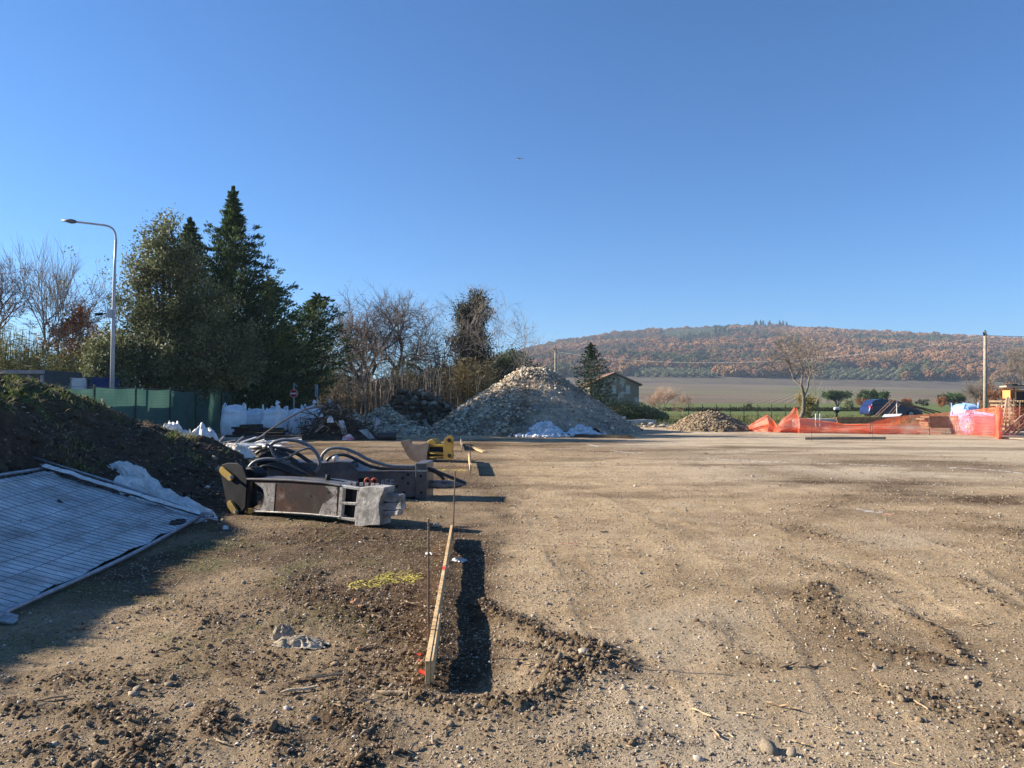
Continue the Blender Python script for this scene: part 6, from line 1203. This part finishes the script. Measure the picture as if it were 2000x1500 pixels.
m_gsh = mat('grey sheet metal', (.25, .29, .34), (.38, .42, .46), 4, .5, metal=.4)
sheet('metal_sheet', 'bent bluish metal sheet standing on top of the root heap', 'sheet', [(641, 778), (647, 781), (655, 793), (652, 800), (643, 795)], 28.6, m_gsh)
sheet('metal_sheet', 'grey rounded metal sheet leaning at the right end of the root heap', 'sheet', [(728, 817), (735, 815), (744, 821), (743, 834), (733, 840), (728, 832)], 28.2, m_gsh)
sheet('white_plank', 'short white plank standing in the middle of the root heap', 'plank', [(661, 822), (671, 820), (678, 846), (668, 848)], 27.9, m_plast, .03)
sheet('glass_pane', 'tilted pale pane at the lower right of the root heap', 'pane', [(700, 840), (717, 838), (732, 856), (722, 858)], 27.6, mat('dirty glass', (.25, .30, .33), (.4, .45, .47), 4, .2), .03)
b = MB(); A = gp(738, 860); b.tube([A + Vector((0, 0, .16)), A + Vector((.70, .1, .16))], .155, 16); tag(b.obj('black_drum', m_hose, None, tuple(A), smooth=False), 'black plastic drum lying on its side right of the root heap', 'drum')
b = MB(); A = gp(690, 858); b.box(A + Vector((.25, .1, .17)), (.5, .3, .34), Matrix.Rotation(.3, 3, 'Z')); tag(b.obj('black_crate', m_blackst, None, tuple(A), bevel=.02), 'black broken crate at the foot of the root heap', 'crate')
for (px, py, w, m_, lab, nm, sd_) in [(637, 858, .22, mat('faded pink plastic', (.45, .22, .22), (.6, .4, .4), 9, .7), 'faded pink plastic bag at the foot of the root heap', 'plastic_bag', 3), (656, 858, .20, mat('blue and white plastic', (.10, .20, .55), (.6, .65, .75), 9, .6), 'blue and white plastic bag at the foot of the root heap', 'plastic_bag', 4), (680, 860, .22, mat('pale and red plastic', (.7, .66, .66), (.65, .12, .16), 7, .6), 'pale plastic scrap with a red corner by the black crate', 'plastic_scrap', 5), (645, 826, .13, m_plast, 'small white bag caught in the roots', 'plastic_bag', 6)]:
    A = gp(px, py) if py > 840 else at(px, py, 27.9); crumple(nm, lab, 'litter', A.x, A.y, w, w * .8, .24, m_, sd_ + 90, z0=A.z, res=26)
lt = thing('lath_heap', 'heap of white laths and torn profiles beyond the hose loops', 'debris', tuple(gp(470, 890)))
m_lath = mat('white lath', (.55, .56, .57), (.75, .76, .77), 5, .6, c3=(.4, .36, .3))
for i in range(34):
    px = RNR.uniform(412, 520); py = 886 - RNR.uniform(0, 14); A = gp(px, py); A.z = RNR.uniform(.03, .28); a = RNR.gauss(.25, .35); L_ = RNR.uniform(.5, 1.5); B = A + Vector((math.cos(a) * L_, math.sin(a) * L_ * .8, RNR.uniform(-.1, .22))); B.z = max(B.z, .02); b = MB(); b.bar(A, B, RNR.uniform(.04, .12), .015, RNR.uniform(-.6, .6)); b.obj('lath', m_lath, lt)
for (a_, c_) in [((423, 868), (436, 852)), ((452, 872), (475, 852)), ((424, 872), (446, 864))]: b = MB(); b.bar(at(a_[0], a_[1], 20.5), at(c_[0], c_[1], 20.5), .10, .02); b.obj('lath', m_lath, lt)
A = gp(455, 894); crumple('plaster_rubble', 'cream crumpled plastic with an orange patch just behind the breaker hoses', 'litter', A.x, A.y, .55, .35, .35, mat('cream plastic', (.66, .62, .54), (.78, .74, .66), 5, .7, c3=(.62, .36, .14)), 55, res=44)
A = gp(415, 905); 
for (px, py, s_) in [(430, 970, .16), (418, 962, .1), (405, 985, .08)]: A = gp(px, py); put_rock('stone', RK, (A.x, A.y, gz(A.x, A.y) + .03), s_, RNG, mound)

# ================================================================= right hand background
def add_pole(label, px, Y, py, r=.13, wires=()):
    t = thing('utility_pole', label, 'utility pole', tuple(base_at(px, Y))); top = at(px, py, Y); q = base_at(px, Y); b = MB(); b.tube([q, q.lerp(top, .5), top], [r, r * .82, r * .62], 10); b.obj('pole', m_polec, t, smooth=True)
    b = MB(); b.box(top + Vector((0, -.02, -.25)), (.30, .10, .10)); b.tube([top + Vector((0, 0, -.02)), top + Vector((0, 0, .12))], .05, 8); b.tube([top + Vector((-.16, -.05, -.2)), top + Vector((-.16, -.05, -.02))], .04, 6); b.obj('insulator', m_blackst, t); return t
m_polec = mat('weathered concrete pole', (.27, .23, .17), (.38, .33, .26), 3, .9, .3, .01)
add_pole('tall weathered utility pole at the right carrying a cable to the right edge', 1924, 56, 648, .16)
add_pole('small grey utility pole standing just behind the top of the rubble pile', 1085, 75, 679, .17)
m_cab = mat('cable', (.05, .05, .055), (.08, .08, .08), 5, .6); m_cabp = mat('pale cable', (.40, .38, .36), (.5, .48, .45), 5, .6)
def cable(label, A, B, sagm, r, m):
    b = MB(); b.tube([A.lerp(B, i / 16) + Vector((0, 0, -sagm * 4 * (i / 16) * (1 - i / 16))) for i in range(17)], r, 5); tag(b.obj('cable', m, None, tuple(A)), label, 'cable')
cable('overhead cable running from the right pole out of the right edge', at(1924, 655, 56), at(2140, 655, 50), .1, .022, m_cab)
cable('overhead cable sagging from the right pole left across the hill to the small pole', at(1924, 657, 56), at(1085, 687, 75), 1.6, .016, m_cabp)
cable('cable hanging from the small pole left in front of the dark pine', at(1085, 687, 75), at(850, 703, 56), .5, .02, m_cabp)

# stone house
YH = 110; hs = thing('stone_house', 'old stone farmhouse with a shallow tiled gable roof behind the spruce', 'house', tuple(base_at(1200, YH)))
m_wall, n, p, o = newmat('old stone and patchy plaster')
br = N(n, 'ShaderNodeTexBrick'); tcx = N(n, 'ShaderNodeTexCoord'); mpp = N(n, 'ShaderNodeMapping'); mpp.inputs['Rotation'].default_value = (R(90), 0, 0); n.links.new(tcx.outputs['Object'], mpp.inputs[0]); n.links.new(mpp.outputs[0], br.inputs[0])
br.inputs['Scale'].default_value = 3; br.inputs['Color1'].default_value = (.24, .20, .155, 1); br.inputs['Color2'].default_value = (.17, .14, .11, 1); br.inputs['Mortar'].default_value = (.12, .10, .08, 1)
pf = ramp(n, noise(n, .5, 5, .6), [(.52, (0, 0, 0)), (.56, (1, 1, 1))]); n.links.new(mix(n, pf, br.outputs[0], (.36, .34, .32)), p.inputs['Base Color']); p.inputs['Roughness'].default_value = .95; bump(n, p, br.outputs[1], -.5, .03)
ax = lambda px: (px - 1000) / K * YH
az = lambda py: at(1000, py, YH).z
xs = [ax(1152), ax(1195.5), ax(1204), ax(1222.5), ax(1231), ax(1248)]; ze = az(751.5); zr = az(730.5); z1 = az(767.5); z2 = az(753.5)
b = MB()
for i in range(5):
    X0, X1 = xs[i], xs[i + 1]; rows = [(-.1, z1), (z2, ze)] if i in (1, 3) else [(-.1, ze)]
    for (a_, c_) in rows: b.box(((X0 + X1) / 2, YH + .2, (a_ + c_) / 2), (X1 - X0, .4, c_ - a_))
xm = ax(1200); b.prism([(xs[0], YH, ze), (xs[-1], YH, ze), (xm, YH, zr)], (0, .4, 0)); b.obj('front_wall', m_wall, hs)
for X0 in (xs[0] + .2, xs[-1] - .2): b = MB(); b.box((X0, YH + 4.9, ze / 2), (.4, 9.0, ze)); b.obj('side_wall', m_wall, hs)
b = MB(); b.prism([(xs[0], YH + 9.4, -.1), (xs[-1], YH + 9.4, -.1), (xs[-1], YH + 9.4, ze), (xm, YH + 9.4, zr), (xs[0], YH + 9.4, ze)], (0, .4, 0)); b.obj('back_wall', m_wall, hs)
m_tile = mat('terracotta roof tile', (.26, .13, .08), (.38, .22, .14), 3, .9, c3=(.16, .13, .10)); m_eave = mat('dark eave timber', (.04, .03, .022), (.07, .055, .04), 5, .9)
for sgn in (-1, 1):
    xe = (xs[0] if sgn < 0 else xs[-1]) + sgn * .42; sl = (zr - ze) / (xm - xs[0]); zee = ze - .42 * sl
    b = MB(); b.prism([(xm, YH - .4, zr + .02), (xe, YH - .4, zee + .02), (xe, YH - .4, zee + .16), (xm, YH - .4, zr + .16)], (0, 10.6, 0)); sb = b.obj('roof', m_eave, hs)
    b = MB()
    for k in range(22):
        y_ = YH - .4 + k * .49; n_ = 12
        for j in range(n_):
            f0 = j / n_; f1 = (j + 1.12) / n_; a_ = Vector((xm + (xe - xm) * f0, y_ + .2, zr + .20 + (zee - zr) * f0 + .03)); c_ = Vector((xm + (xe - xm) * f1, y_ + .2, zr + .18 + (zee - zr) * f1)); b.tube([a_, c_], [.11, .14], 5)
    tag(b.obj('tiles', m_tile, sb), kind='stuff')
m_glass = mat('pale reflecting window glass', (.30, .38, .46), (.50, .56, .62), 1.5, .15, spec=.8); m_frame = mat('painted window frame', (.45, .45, .42), (.55, .54, .5), 5, .7)
for (i, dark) in ((1, 0), (3, 0)):
    X0, X1 = xs[i], xs[i + 1]; w = X1 - X0; b = MB(); b.box(((X0 + X1) / 2, YH + .22, (z1 + z2) / 2), (w, .03, z2 - z1)); 
    f = MB()
    for xx in (X0 + .03, (X0 + X1) / 2, X1 - .03): f.box((xx, YH + .18, (z1 + z2) / 2), (.05, .05, z2 - z1))
    for zz in (z1 + .03, (z1 + z2) / 2, z2 - .03): f.box(((X0 + X1) / 2, YH + .175, zz), (w, .05, .05))
    wf = f.obj('window', m_frame, hs); b.obj('pane', m_glass, wf); s_ = MB(); s_.box(((X0 + X1) / 2, YH - .05, z1 - .05), (w + .2, .2, .08)); s_.obj('sill', m_frame, wf)
    s_ = MB(); s_.box(((X0 + X1) / 2, YH - .02, z2 + .09), (w + .25, .08, .16)); s_.obj('lintel', m_polec, wf)
b = MB(); b.tube([(xm - .05, YH - .01, az(740)), (xm - .05, YH + .05, az(740))], .17, 12); b.obj('gable_vent', m_blackst, hs)
b = MB(); b.box((xm, YH - .02, -.0 + .3), (7.6, .05, .5)); b.obj('plinth', m_polec, hs)

# blue car at the roadside
YC = 62; car = thing('parked_car', 'dark blue people carrier parked side on behind the steel trestle', 'car', tuple(base_at(1750, YC)))
m_blue = mat('dark blue car paint', (.010, .018, .075), (.014, .024, .09), 2, .25, spec=.6); m_glz = mat('dark car glass', (.02, .03, .035), (.05, .07, .07), 1, .08, spec=.8); m_tyre = mat('tyre rubber', (.015, .015, .015), (.025, .025, .025), 9, .8); m_grey = mat('grey plastic trim', (.10, .11, .12), (.14, .15, .16), 9, .6)
cx = lambda px: (px - 1000) / K * YC
cz = lambda py: at(1000, py, YC).z
def cpoly(pts, dy=0): return [Vector((cx(a), YC + dy, cz(c))) for a, c in pts]
low = [(1697, 809), (1697, 803), (1699, 796), (1702, 791), (1740, 790), (1766, 791), (1783, 794), (1795, 798), (1801, 804), (1802, 810), (1788, 811.5), (1786, 806), (1779, 803), (1772, 806), (1770, 812), (1724, 812), (1722, 806), (1715, 803.5), (1708, 806), (1706, 811)]
b = MB(); b.prism(cpoly(low), (0, 1.8, 0)); b.obj('body', m_blue, car, bevel=.06)
A = cpoly([(1702, 791), (1704.5, 786), (1710, 781.3), (1722, 779.8), (1738, 780), (1748, 781.8), (1757, 786.5), (1766, 791)], .0); T_ = [Vector((q.x, q.y + .02 + max(0, (q.z - cz(791))) * .26, q.z)) for q in A]; Bk = [Vector((q.x, YC + 1.8 - (q.y - YC), q.z)) for q in T_]
b = MB(); n_ = len(T_); b.add(T_ + Bk, [tuple(range(n_)), tuple(range(2 * n_ - 1, n_ - 1, -1))] + [(i, i + n_, (i + 1) % n_ + n_, (i + 1) % n_) for i in range(n_)]); b.obj('cabin', m_blue, car, bevel=.04)
for q in ([(1706, 790), (1709, 784), (1713, 782), (1722, 781.5), (1722, 790)], [(1724, 790), (1724, 781.5), (1738, 781.7), (1738, 790)], [(1740, 790), (1740, 782), (1747, 783.5), (1758, 789), (1760, 790.3)]):
    V = [Vector((cx(a), YC + .01 + max(0, cz(c) - cz(791)) * .26, cz(c))) for a, c in q]; b = MB(); b.prism(V, (0, .03, 0)); b.obj('window', m_glz, car)
b = MB(); b.prism([Vector((cx(1749) , YC + .25, cz(782.2))), Vector((cx(1766), YC + .12, cz(790.6))), Vector((cx(1766), YC + 1.68, cz(790.6))), Vector((cx(1749), YC + 1.55, cz(782.2)))], (.02, 0, .03)); b.obj('windscreen', m_glz, car)
for px in (1715, 1779):
    b = MB(); c = Vector((cx(px), YC - .02, .32)); b.tube([c, c + Vector((0, .22, 0))], .32, 20); wh = b.obj('wheel', m_tyre, car); b = MB(); b.tube([c + Vector((0, -.012, 0)), c + Vector((0, .05, 0))], .20, 14); b.obj('rim', m_galv, wh)
    b = MB(); b.tube([c + Vector((0, 1.6, 0)), c + Vector((0, 1.82, 0))], .32, 20); b.obj('wheel', m_tyre, car)
b = MB(); b.prism(cpoly([(1699, 799), (1699.5, 793.5), (1703, 791.5), (1705, 793), (1704, 799)], -.015), (0, .3, 0)); b.obj('tail_light', mat('tail light red', (.55, .04, .07), (.6, .10, .12), 9, .3), car)
b = MB(); b.prism(cpoly([(1788, 797), (1792, 797.6), (1798, 801), (1800, 804), (1795, 803)], -.015), (0, .3, 0)); b.obj('headlight', mat('headlight lens', (.5, .55, .6), (.6, .65, .7), 9, .15), car)
b = MB(); b.box((cx(1747), YC - .02, cz(804.6)), (1.9, .03, .05)); b.box((cx(1700.5), YC - .02, cz(806)), (.36, .05, .14)); b.box((cx(1797), YC - .02, cz(808.5)), (.4, .05, .16)); b.obj('trim', m_grey, car)
for px in (1733, 1752): b = MB(); b.box((cx(px), YC - .015, cz(794)), (.16, .03, .03)); b.obj('door_handle', m_grey, car)
b = MB(); b.box((cx(1760), YC - .10, cz(790)), (.14, .18, .14)); b.obj('wing_mirror', m_blue, car)

# steel trestle, profiles and slabs in front of the car
m_rsteel = mat('brown rusted steel', (.14, .075, .045), (.24, .15, .10), 6, .8, .4, .01, c3=(.09, .05, .035)); YT = 46
tr_ = thing('steel_trestle', 'rusty steel trestle of leaning poles in front of the blue car', 'trestle', tuple(base_at(1745, YT)))
for (a_, c_, dy, r_) in [((1706, 815), (1741, 781), 0, .04), ((1713, 815), (1747, 781), .1, .04), ((1735, 809), (1757, 784), .5, .03), ((1742, 809), (1762, 785), .6, .035)]: b = MB(); b.tube([at(*a_, YT + dy), at(*c_, YT + dy)], r_, 6); b.obj('leg', m_rsteel, tr_)
for (a_, c_, h_) in [((1736, 780.5), (1838, 806), .10), ((1744, 782), (1826, 807), .10), ((1752, 786), (1815, 808), .07)]: b = MB(); b.bar(at(*a_, YT + .2), at(*c_, YT + .8), .05, h_ * .8); b.obj('beam', m_rsteel, tr_)
b = MB(); b.tube([at(1751.5, 784, YT + .1), at(1751.5, 812, YT + .1)], .03, 6); b.obj('prop', m_plast, tr_)
b = MB(); b.prism([at(1738, 785, YT - .05), at(1739, 792, YT - .05), at(1735, 792, YT - .05)], (0, .03, 0)); b.obj('gusset', m_wood, tr_)
st = thing('steel_bundle', 'bundle of long rusty steel profiles lying behind the orange netting', 'steel profiles', tuple(base_at(1680, 44)))
for i in range(12): b = MB(); x0 = RNR.uniform(1626, 1636); x1 = RNR.uniform(1718, 1740); yy = 826 - (i // 3) * 3.2; dy = (i % 3) * .25; A = at(x0, yy, 43.5 + dy); B = at(x1, yy - .5, 43.5 + dy); A.z = max(A.z, .06); B.z = max(B.z, .06); b.bar(A, B, .16, .085); b.obj('profile', m_rsteel, st)
b = MB(); b.prism([at(1722, 815, 44), at(1727, 809, 45.2), at(1762, 808, 45.2), at(1757, 812.5, 44)], (0, 0, -.04)); tag(b.obj('pale_board', m_cloth, None, tuple(base_at(1740, 44))), 'pale cream board lying on the steel under the trestle', 'board')
b = MB(); A = at(1562, 808, 40); B = at(1632, 822, 40); b.box(((A.x + B.x) / 2, 40.6, .25), (B.x - A.x, 1.2, .5)); tag(b.obj('concrete_slab', mat('grey concrete', (.27, .27, .27), (.36, .355, .35), 2, .9, .3, .01), None, (A.x, 40, 0), bevel=.02), 'low grey concrete slab behind the orange netting by the bare tree', 'slab')
for px in (1593, 1601): b = MB(); b.tube([base_at(px, 39.7), at(px, 808, 39.7)], .03, 8); tag(b.obj('white_post', m_plast, None, tuple(base_at(px, 39.7))), ['left one of two short white posts in front of the concrete slab', 'right one of two short white posts in front of the concrete slab'][px > 1595], 'post')
mb_ = thing('meter_box', 'small white domed box on a dark post left of the blue car', 'box', tuple(base_at(1634, 55))); b = MB(); b.box(at(1634, 798, 55), (.42, .3, .22)); b.obj('white_cap', m_plast, mb_, bevel=.08); b = MB(); b.box(at(1634, 803, 55), (.30, .25, .22)); b.tube([base_at(1634, 55), at(1634, 803, 55)], .08, 8); b.obj('post', m_blackst, mb_)
for (q, Y, lab) in [([(1208, 822), (1262, 819), (1283, 821), (1279, 832), (1230, 836), (1216, 830)], 45, 'large pale slab lying at the right foot of the rubble pile'), ([(1206, 818), (1216, 817), (1217, 824), (1207, 825)], 46, 'small upright pale slab behind the large one')]:
    b = MB(); P = [at(a, c, Y) for a, c in q]; P = [Vector((v.x, v.y, max(v.z, 0.0))) for v in P]; b.prism(P, (0, .5, 0)); tag(b.obj('pale_slab', mat('pale limestone ' + str(Y), (.50, .46, .38), (.62, .58, .50), 3, .9, .4, .02), None, tuple(base_at(q[0][0], Y)), bevel=.02), lab, 'slab')
for i in range(14): px = RNR.uniform(1255, 1300); A = gp(px, RNR.uniform(829, 836)); o_ = link('stone', RB[i % 16], ground); o_.location = (A.x, A.y, .08); s_ = RNR.uniform(.2, .45); o_.scale = (s_, s_, s_ * .5)
# wire fence along the meadow
mf = thing('meadow_fence', 'thin wire fence with slim posts along the meadow edge', 'fence', tuple(base_at(1480, 50)))
for px in range(1345, 1560, 27): b = MB(); b.tube([base_at(px, 50), at(px, 790, 50)], .025, 5); b.obj('post', m_dk, mf)
for z_ in (.5, .8, 1.1): b = MB(); b.tube([(base_at(1330, 50).x, 50, z_), (base_at(1560, 50).x, 50, z_)], .006, 4); b.obj('wire', m_wire, mf)

# orange netting
m_or, n, p, o = newmat('orange plastic netting'); p.inputs['Roughness'].default_value = .5; p.inputs['Base Color'].default_value = (.85, .13, .035, 1)
nf_ = ramp(n, noise(n, .9, 4, .6), [(.35, (.88, .13, .04)), (.55, (.88, .24, .12)), (.72, (.92, .52, .40))]); n.links.new(nf_, p.inputs['Base Color'])
tl = N(n, 'ShaderNodeBsdfTranslucent'); n.links.new(nf_, tl.inputs[0]); ms = N(n, 'ShaderNodeMixShader'); ms.inputs[0].default_value = .4; n.links.new(p.outputs[0], ms.inputs[1]); n.links.new(tl.outputs[0], ms.inputs[2]); n.links.new(ms.outputs[0], o.inputs[0])
nt_ = thing('orange_netting', 'sagging orange safety netting strung low across the right of the yard', 'safety netting', tuple(gp(1700, 848)))
def net(path, nv, cell, w, seed, fold=.05, off=0.0, name='net', shift=0):
    P = [(gp(px, pb), at(px, pt, gp(px, pb).y)) for px, pb, pt in path]; L_ = [0]
    for a_, c_ in zip(P[:-1], P[1:]): L_.append(L_[-1] + (c_[0] - a_[0]).length)
    n_ = int(L_[-1] / cell); t = np.linspace(0, L_[-1], n_ + 1); Bx = np.array([np.interp(t, L_, [q[0][k] for q in P]) for k in range(3)]).T; Tx = np.array([np.interp(t, L_, [q[1][k] for q in P]) for k in range(3)]).T
    s = np.linspace(0, 1, nv + 1); G = Bx[:, None, :] * (1 - s)[None, :, None] + Tx[:, None, :] * s[None, :, None]
    hgt_ = np.linalg.norm(Tx - Bx, axis=1); sl = np.clip(1.0 - hgt_ / 1.05, 0, 1)[:, None]; T2, S2 = np.meshgrid(t, s, indexing='ij')
    G[:, :, 1] += fold * 2 * fbm(T2 * .8, S2 * 2.0, 1, 3, seed) + sl * .30 * np.sin(S2 * 9 + T2 * .7 + 2 * pn(T2 * .5, T2 * 0, seed)) * np.sin(np.pi * S2) - off
    G[:, :, 2] += .05 * fbm(T2 * .5, S2 * 3, 1, 3, seed + 1) * np.sin(np.pi * S2) + sl * .05 * np.sin(T2 * 2.1 + S2 * 4); G[:, :, 2] = np.maximum(G[:, :, 2], .02)
    G[:, :, 0] += .06 * fbm(T2 * .4, S2 * 2, 1, 3, seed + 2)
    Vs, Fs = [], []; c = 0
    up_ = np.zeros_like(G); up_[:, 1:] = G[:, 1:] - G[:, :-1]; up_[:, 0] = up_[:, 1]; up_ /= np.linalg.norm(up_, axis=2)[..., None] + 1e-6
    al_ = np.zeros_like(G); al_[1:] = G[1:] - G[:-1]; al_[0] = al_[1]; al_ /= np.linalg.norm(al_, axis=2)[..., None] + 1e-6
    I = np.arange((n_ + 1) * (nv + 1)).reshape(n_ + 1, nv + 1); M_ = I.size
    V = np.concatenate([(G - up_ * w / 2).reshape(-1, 3), (G + up_ * w / 2).reshape(-1, 3), (G - al_ * w / 2 + [0, .002, 0]).reshape(-1, 3), (G + al_ * w / 2 + [0, .002, 0]).reshape(-1, 3)])
    F1 = np.stack([I[:-1, :], I[1:, :], I[1:, :] + M_, I[:-1, :] + M_], -1).reshape(-1, 4); F2 = np.stack([I[:, :-1] + 2 * M_, I[:, 1:] + 2 * M_, I[:, 1:] + 3 * M_, I[:, :-1] + 3 * M_], -1).reshape(-1, 4)
    return tag(build(name, V, np.concatenate([F1, F2]), m_or, nt_), kind=None)
path1 = [(1458, 842, 838), (1478, 843, 822), (1500, 844, 810), (1511, 844, 822), (1520, 845, 836), (1533, 845, 818), (1548, 845, 807), (1556, 845, 795)]
path2 = [(1556, 845, 795), (1561, 846, 815), (1600, 846, 822), (1650, 847, 829), (1700, 848, 827), (1740, 848, 818), (1762, 848, 813), (1800, 848, 810), (1850, 848, 806), (1900, 850, 801), (1940, 853, 796), (1952, 856, 794)]
net(path1, 20, .05, .022, 801, .08); net(path1, 18, .055, .022, 805, .12, -.25); net(path2, 18, .064, .018, 811, .05); net(path2[:7], 12, .075, .018, 815, .12, -.3)
net([(1515, 845, 836), (1570, 846, 838), (1640, 847, 836), (1720, 848, 838), (1800, 849, 838)], 14, .06, .02, 821, .12, -.2)
net([(1944, 856, 796), (1950, 858, 794), (1957, 857, 800)], 20, .03, .022, 841, .06, .05)
net([(1950, 855, 797), (2010, 850, 796), (2080, 850, 797)], 20, .10, .008, 843, .04, -.3)
for (px, pb, pt) in [(1557, 845, 793), (1951, 857, 793), (1815, 849, 808), (1700, 848, 825)]: b = MB(); q = gp(px, pb); b.tube([q, at(px, pt, q.y)], .016, 6); b.obj('support_bar', m_rebar, nt_)
m_tarp = mat('blue and white tarpaulin', (.22, .32, .68), (.66, .72, .84), 1.0, .5, .2, .02, lo=.40, hi=.58)
bigbag('covered_stack', 'square stack wrapped in blue and white plastic behind the right end of the netting', 1899, 32.7, 1.5, 1.02, 21, .15, None, False, 1.0, m_tarp)
bigbag('covered_stack', 'pale blue bundle showing above the netting behind the blue and white stack', 1884, 34.2, 1.0, 1.40, 22, .3, None, False, 1.0, mat('pale blue plastic', (.30, .50, .75), (.45, .62, .82), 3, .4))
bsd = thing('board_stack', 'stack of brown boards lying behind the middle of the netting', 'boards', tuple(base_at(1835, 33)))
for i in range(6): b = MB(); A = at(RNR.uniform(1795, 1810), 834 - i * 4, 33); B = at(RNR.uniform(1872, 1884), 833 - i * 4, 33); A.z = max(.05, A.z); B.z = max(.05, B.z); b.bar(A, B, .7, .07); b.obj('board', mat('brown board', (.28, .17, .10), (.40, .27, .17), 4, .8) if i == 0 else bpy.data.materials['brown board'], bsd)

# shed, log stack and leaning stakes at the right edge
YD = 38; sh2 = thing('lean_to_shed', 'small orange walled shed with a flat overhanging roof at the right edge', 'shed', tuple(base_at(2010, YD)))
m_oro = mat('orange render', (.62, .28, .09), (.72, .36, .14), 3, .9); b = MB(); A = at(1973, 762, YD); B = at(2090, 778, YD); b.box(((A.x + B.x) / 2, YD + .3, (A.z + B.z) / 2), (B.x - A.x, .6, A.z - B.z)); b.obj('wall', m_oro, sh2)
b = MB(); P = [at(1966, 753, YD - .5), at(2110, 757, YD - .5), at(2110, 764, YD - .5), at(1966, 756, YD - .5)]; b.prism(P, (.45, 1.2, 0)); b.obj('roof', mat('weathered roof board', (.36, .30, .22), (.46, .39, .30), 4, .9), sh2)
b = MB(); b.box(at(1989, 751.5, YD) + Vector((0, .5, 0)), (.3, .5, .10)); b.box(at(2000, 753, YD) + Vector((0, .5, 0)), (.9, .5, .05)); b.obj('roof_box', m_blackst, sh2)
for px in (1976, 2030, 2085): b = MB(); b.bar(base_at(px, YD), at(px, 779, YD), .12, .12); b.obj('post', m_rsteel, sh2)
ls = thing('log_stack', 'rack of stacked round timber ends under the shed roof at the right edge', 'timber', tuple(base_at(2010, 36)))
b = MB(); b2 = []
for i in range(9):
    for j in range(26):
        px = 1972 + j * 4.6 + (i % 2) * 2.3; py = 845 - i * 7.6; A = at(px, py, 36 + RNR.uniform(-.15, .1)); A.z = max(A.z, .06); b.tube([A, A + Vector((0, 1.5, 0))], .052 * RNR.uniform(.8, 1.1), 6)
tag(b.obj('logs', m_chip, ls), kind='stuff'); b = MB(); b.box((at(2040, 845, 37).x + .35, 37.6, 1.0), (2.8, .1, 2.0)); b.obj('back_board', m_dk, ls)
SLB = ['first stake from the left, leaning just behind the netting end post', 'dark upright stake directly behind the netting end post', 'bleached stake standing steeply, second right of the netting end post', 'dark nearly vertical stake left of the rack corner', 'bleached vertical stake at the rack corner', 'dark vertical stake in front of the rack corner', 'bleached stake slanting low to the right, lowest of the slanting ones', 'dark stake slanting right across the rack, above the lowest slanting one', 'longest bleached stake slanting right, reaching up to the log ends', 'short dark stake slanting at the right edge of the picture', 'bleached stake slanting low at the very right edge', 'dark stake leaning right between the first two at the netting end', 'short bleached stake leaning behind the netting end post top', 'dark vertical stake at the right edge in front of the logs']
stk = [(1943, 796, 1958, 792, 0), (1950, 840, 1958, 781, 1), (1957, 835, 1966, 778, 0), (1964, 838, 1968, 776, 1), (1972, 840, 1970, 775, 0), (1978, 842, 1980, 780, 1), (1958, 845, 1996, 812, 0), (1962, 848, 2002, 808, 1), (1968, 846, 2012, 800, 0), (1976, 849, 2012, 815, 1), (1985, 848, 2018, 818, 0), (1947, 842, 1953, 788, 1), (1938, 828, 1948, 790, 0), (1990, 846, 1992, 786, 1)]
for i, (a_, c_, e_, f_, k_) in enumerate(stk):
    Y = 31.6 + .12 * i; A = at(a_, c_, Y); A.z = max(0, min(A.z, .4)); b = MB(); b.bar(A, at(e_, f_, Y + .3), .05, .05); tag(b.obj('leaning_stake', m_rsteel if k_ else mat('bleached stake %d' % i, (.34, .24, .16), (.46, .34, .24), 6, .8), None, tuple(A)), SLB[i], 'stake', 'stakes leaning at the right edge')
b = MB(); A = gp(1955, 857); b.bar(A + Vector((0, 0, .05)), gp(2040, 862) + Vector((0, 0, .05)), .25, .05); tag(b.obj('plank', m_woodd, None, tuple(A)), 'grey plank on the ground at the right end of the orange netting', 'plank')

# helicopter far off in the sky
YF = 1150; hc = thing('helicopter', 'tiny dark helicopter with a pale belly high in the clear sky', 'helicopter', tuple(at(1013, 310, YF)))
c = at(1013, 310.3, YF); m_hd = mat('dark helicopter paint', (.05, .05, .07), (.08, .07, .09), 1, .5); m_hw = mat('pale helicopter belly', (.75, .75, .78), (.8, .8, .82), 1, .5)
b = MB(); b.tube([c + Vector((-2.8, 0, -.2)), c + Vector((-2, 0, 0)), c + Vector((-.5, 0, .3)), c + Vector((1.5, 0, .3)), c + Vector((3, 0, .4))], [.2, .9, 1.15, .9, .3], 12); b.obj('fuselage', m_hd, hc, smooth=True)
b = MB(); b.tube([c + Vector((-2, 0, -1.1)), c + Vector((-.6, 0, -1.5)), c + Vector((1, 0, -1.0))], [.3, 1.0, .3], 10); b.obj('belly', m_hw, hc, smooth=True)
b = MB(); b.tube([c + Vector((2.4, 0, .4)), c + Vector((8, 0, .7))], [.35, .16], 8); b.box(c + Vector((8, 0, 1.3)), (.7, .1, 1.6)); b.obj('tail_boom', m_hd, hc)
for a in (0.2, 1.77): b = MB(); d = Vector((math.cos(a), math.sin(a), 0)) * 5.2; b.bar(c - d + Vector((0, 0, 1.6)), c + d + Vector((0, 0, 1.6)), .3, .06); b.obj('rotor_blade', m_hd, hc)
b = MB(); b.tube([c + Vector((0, 0, .8)), c + Vector((0, 0, 1.65))], .2, 8); b.obj('rotor_mast', m_hd, hc)
for s_ in (-1, 1): b = MB(); b.tube([c + Vector((-2.4, s_, -2)), c + Vector((1.8, s_, -2))], .08, 6); b.obj('skid', m_hd, hc)
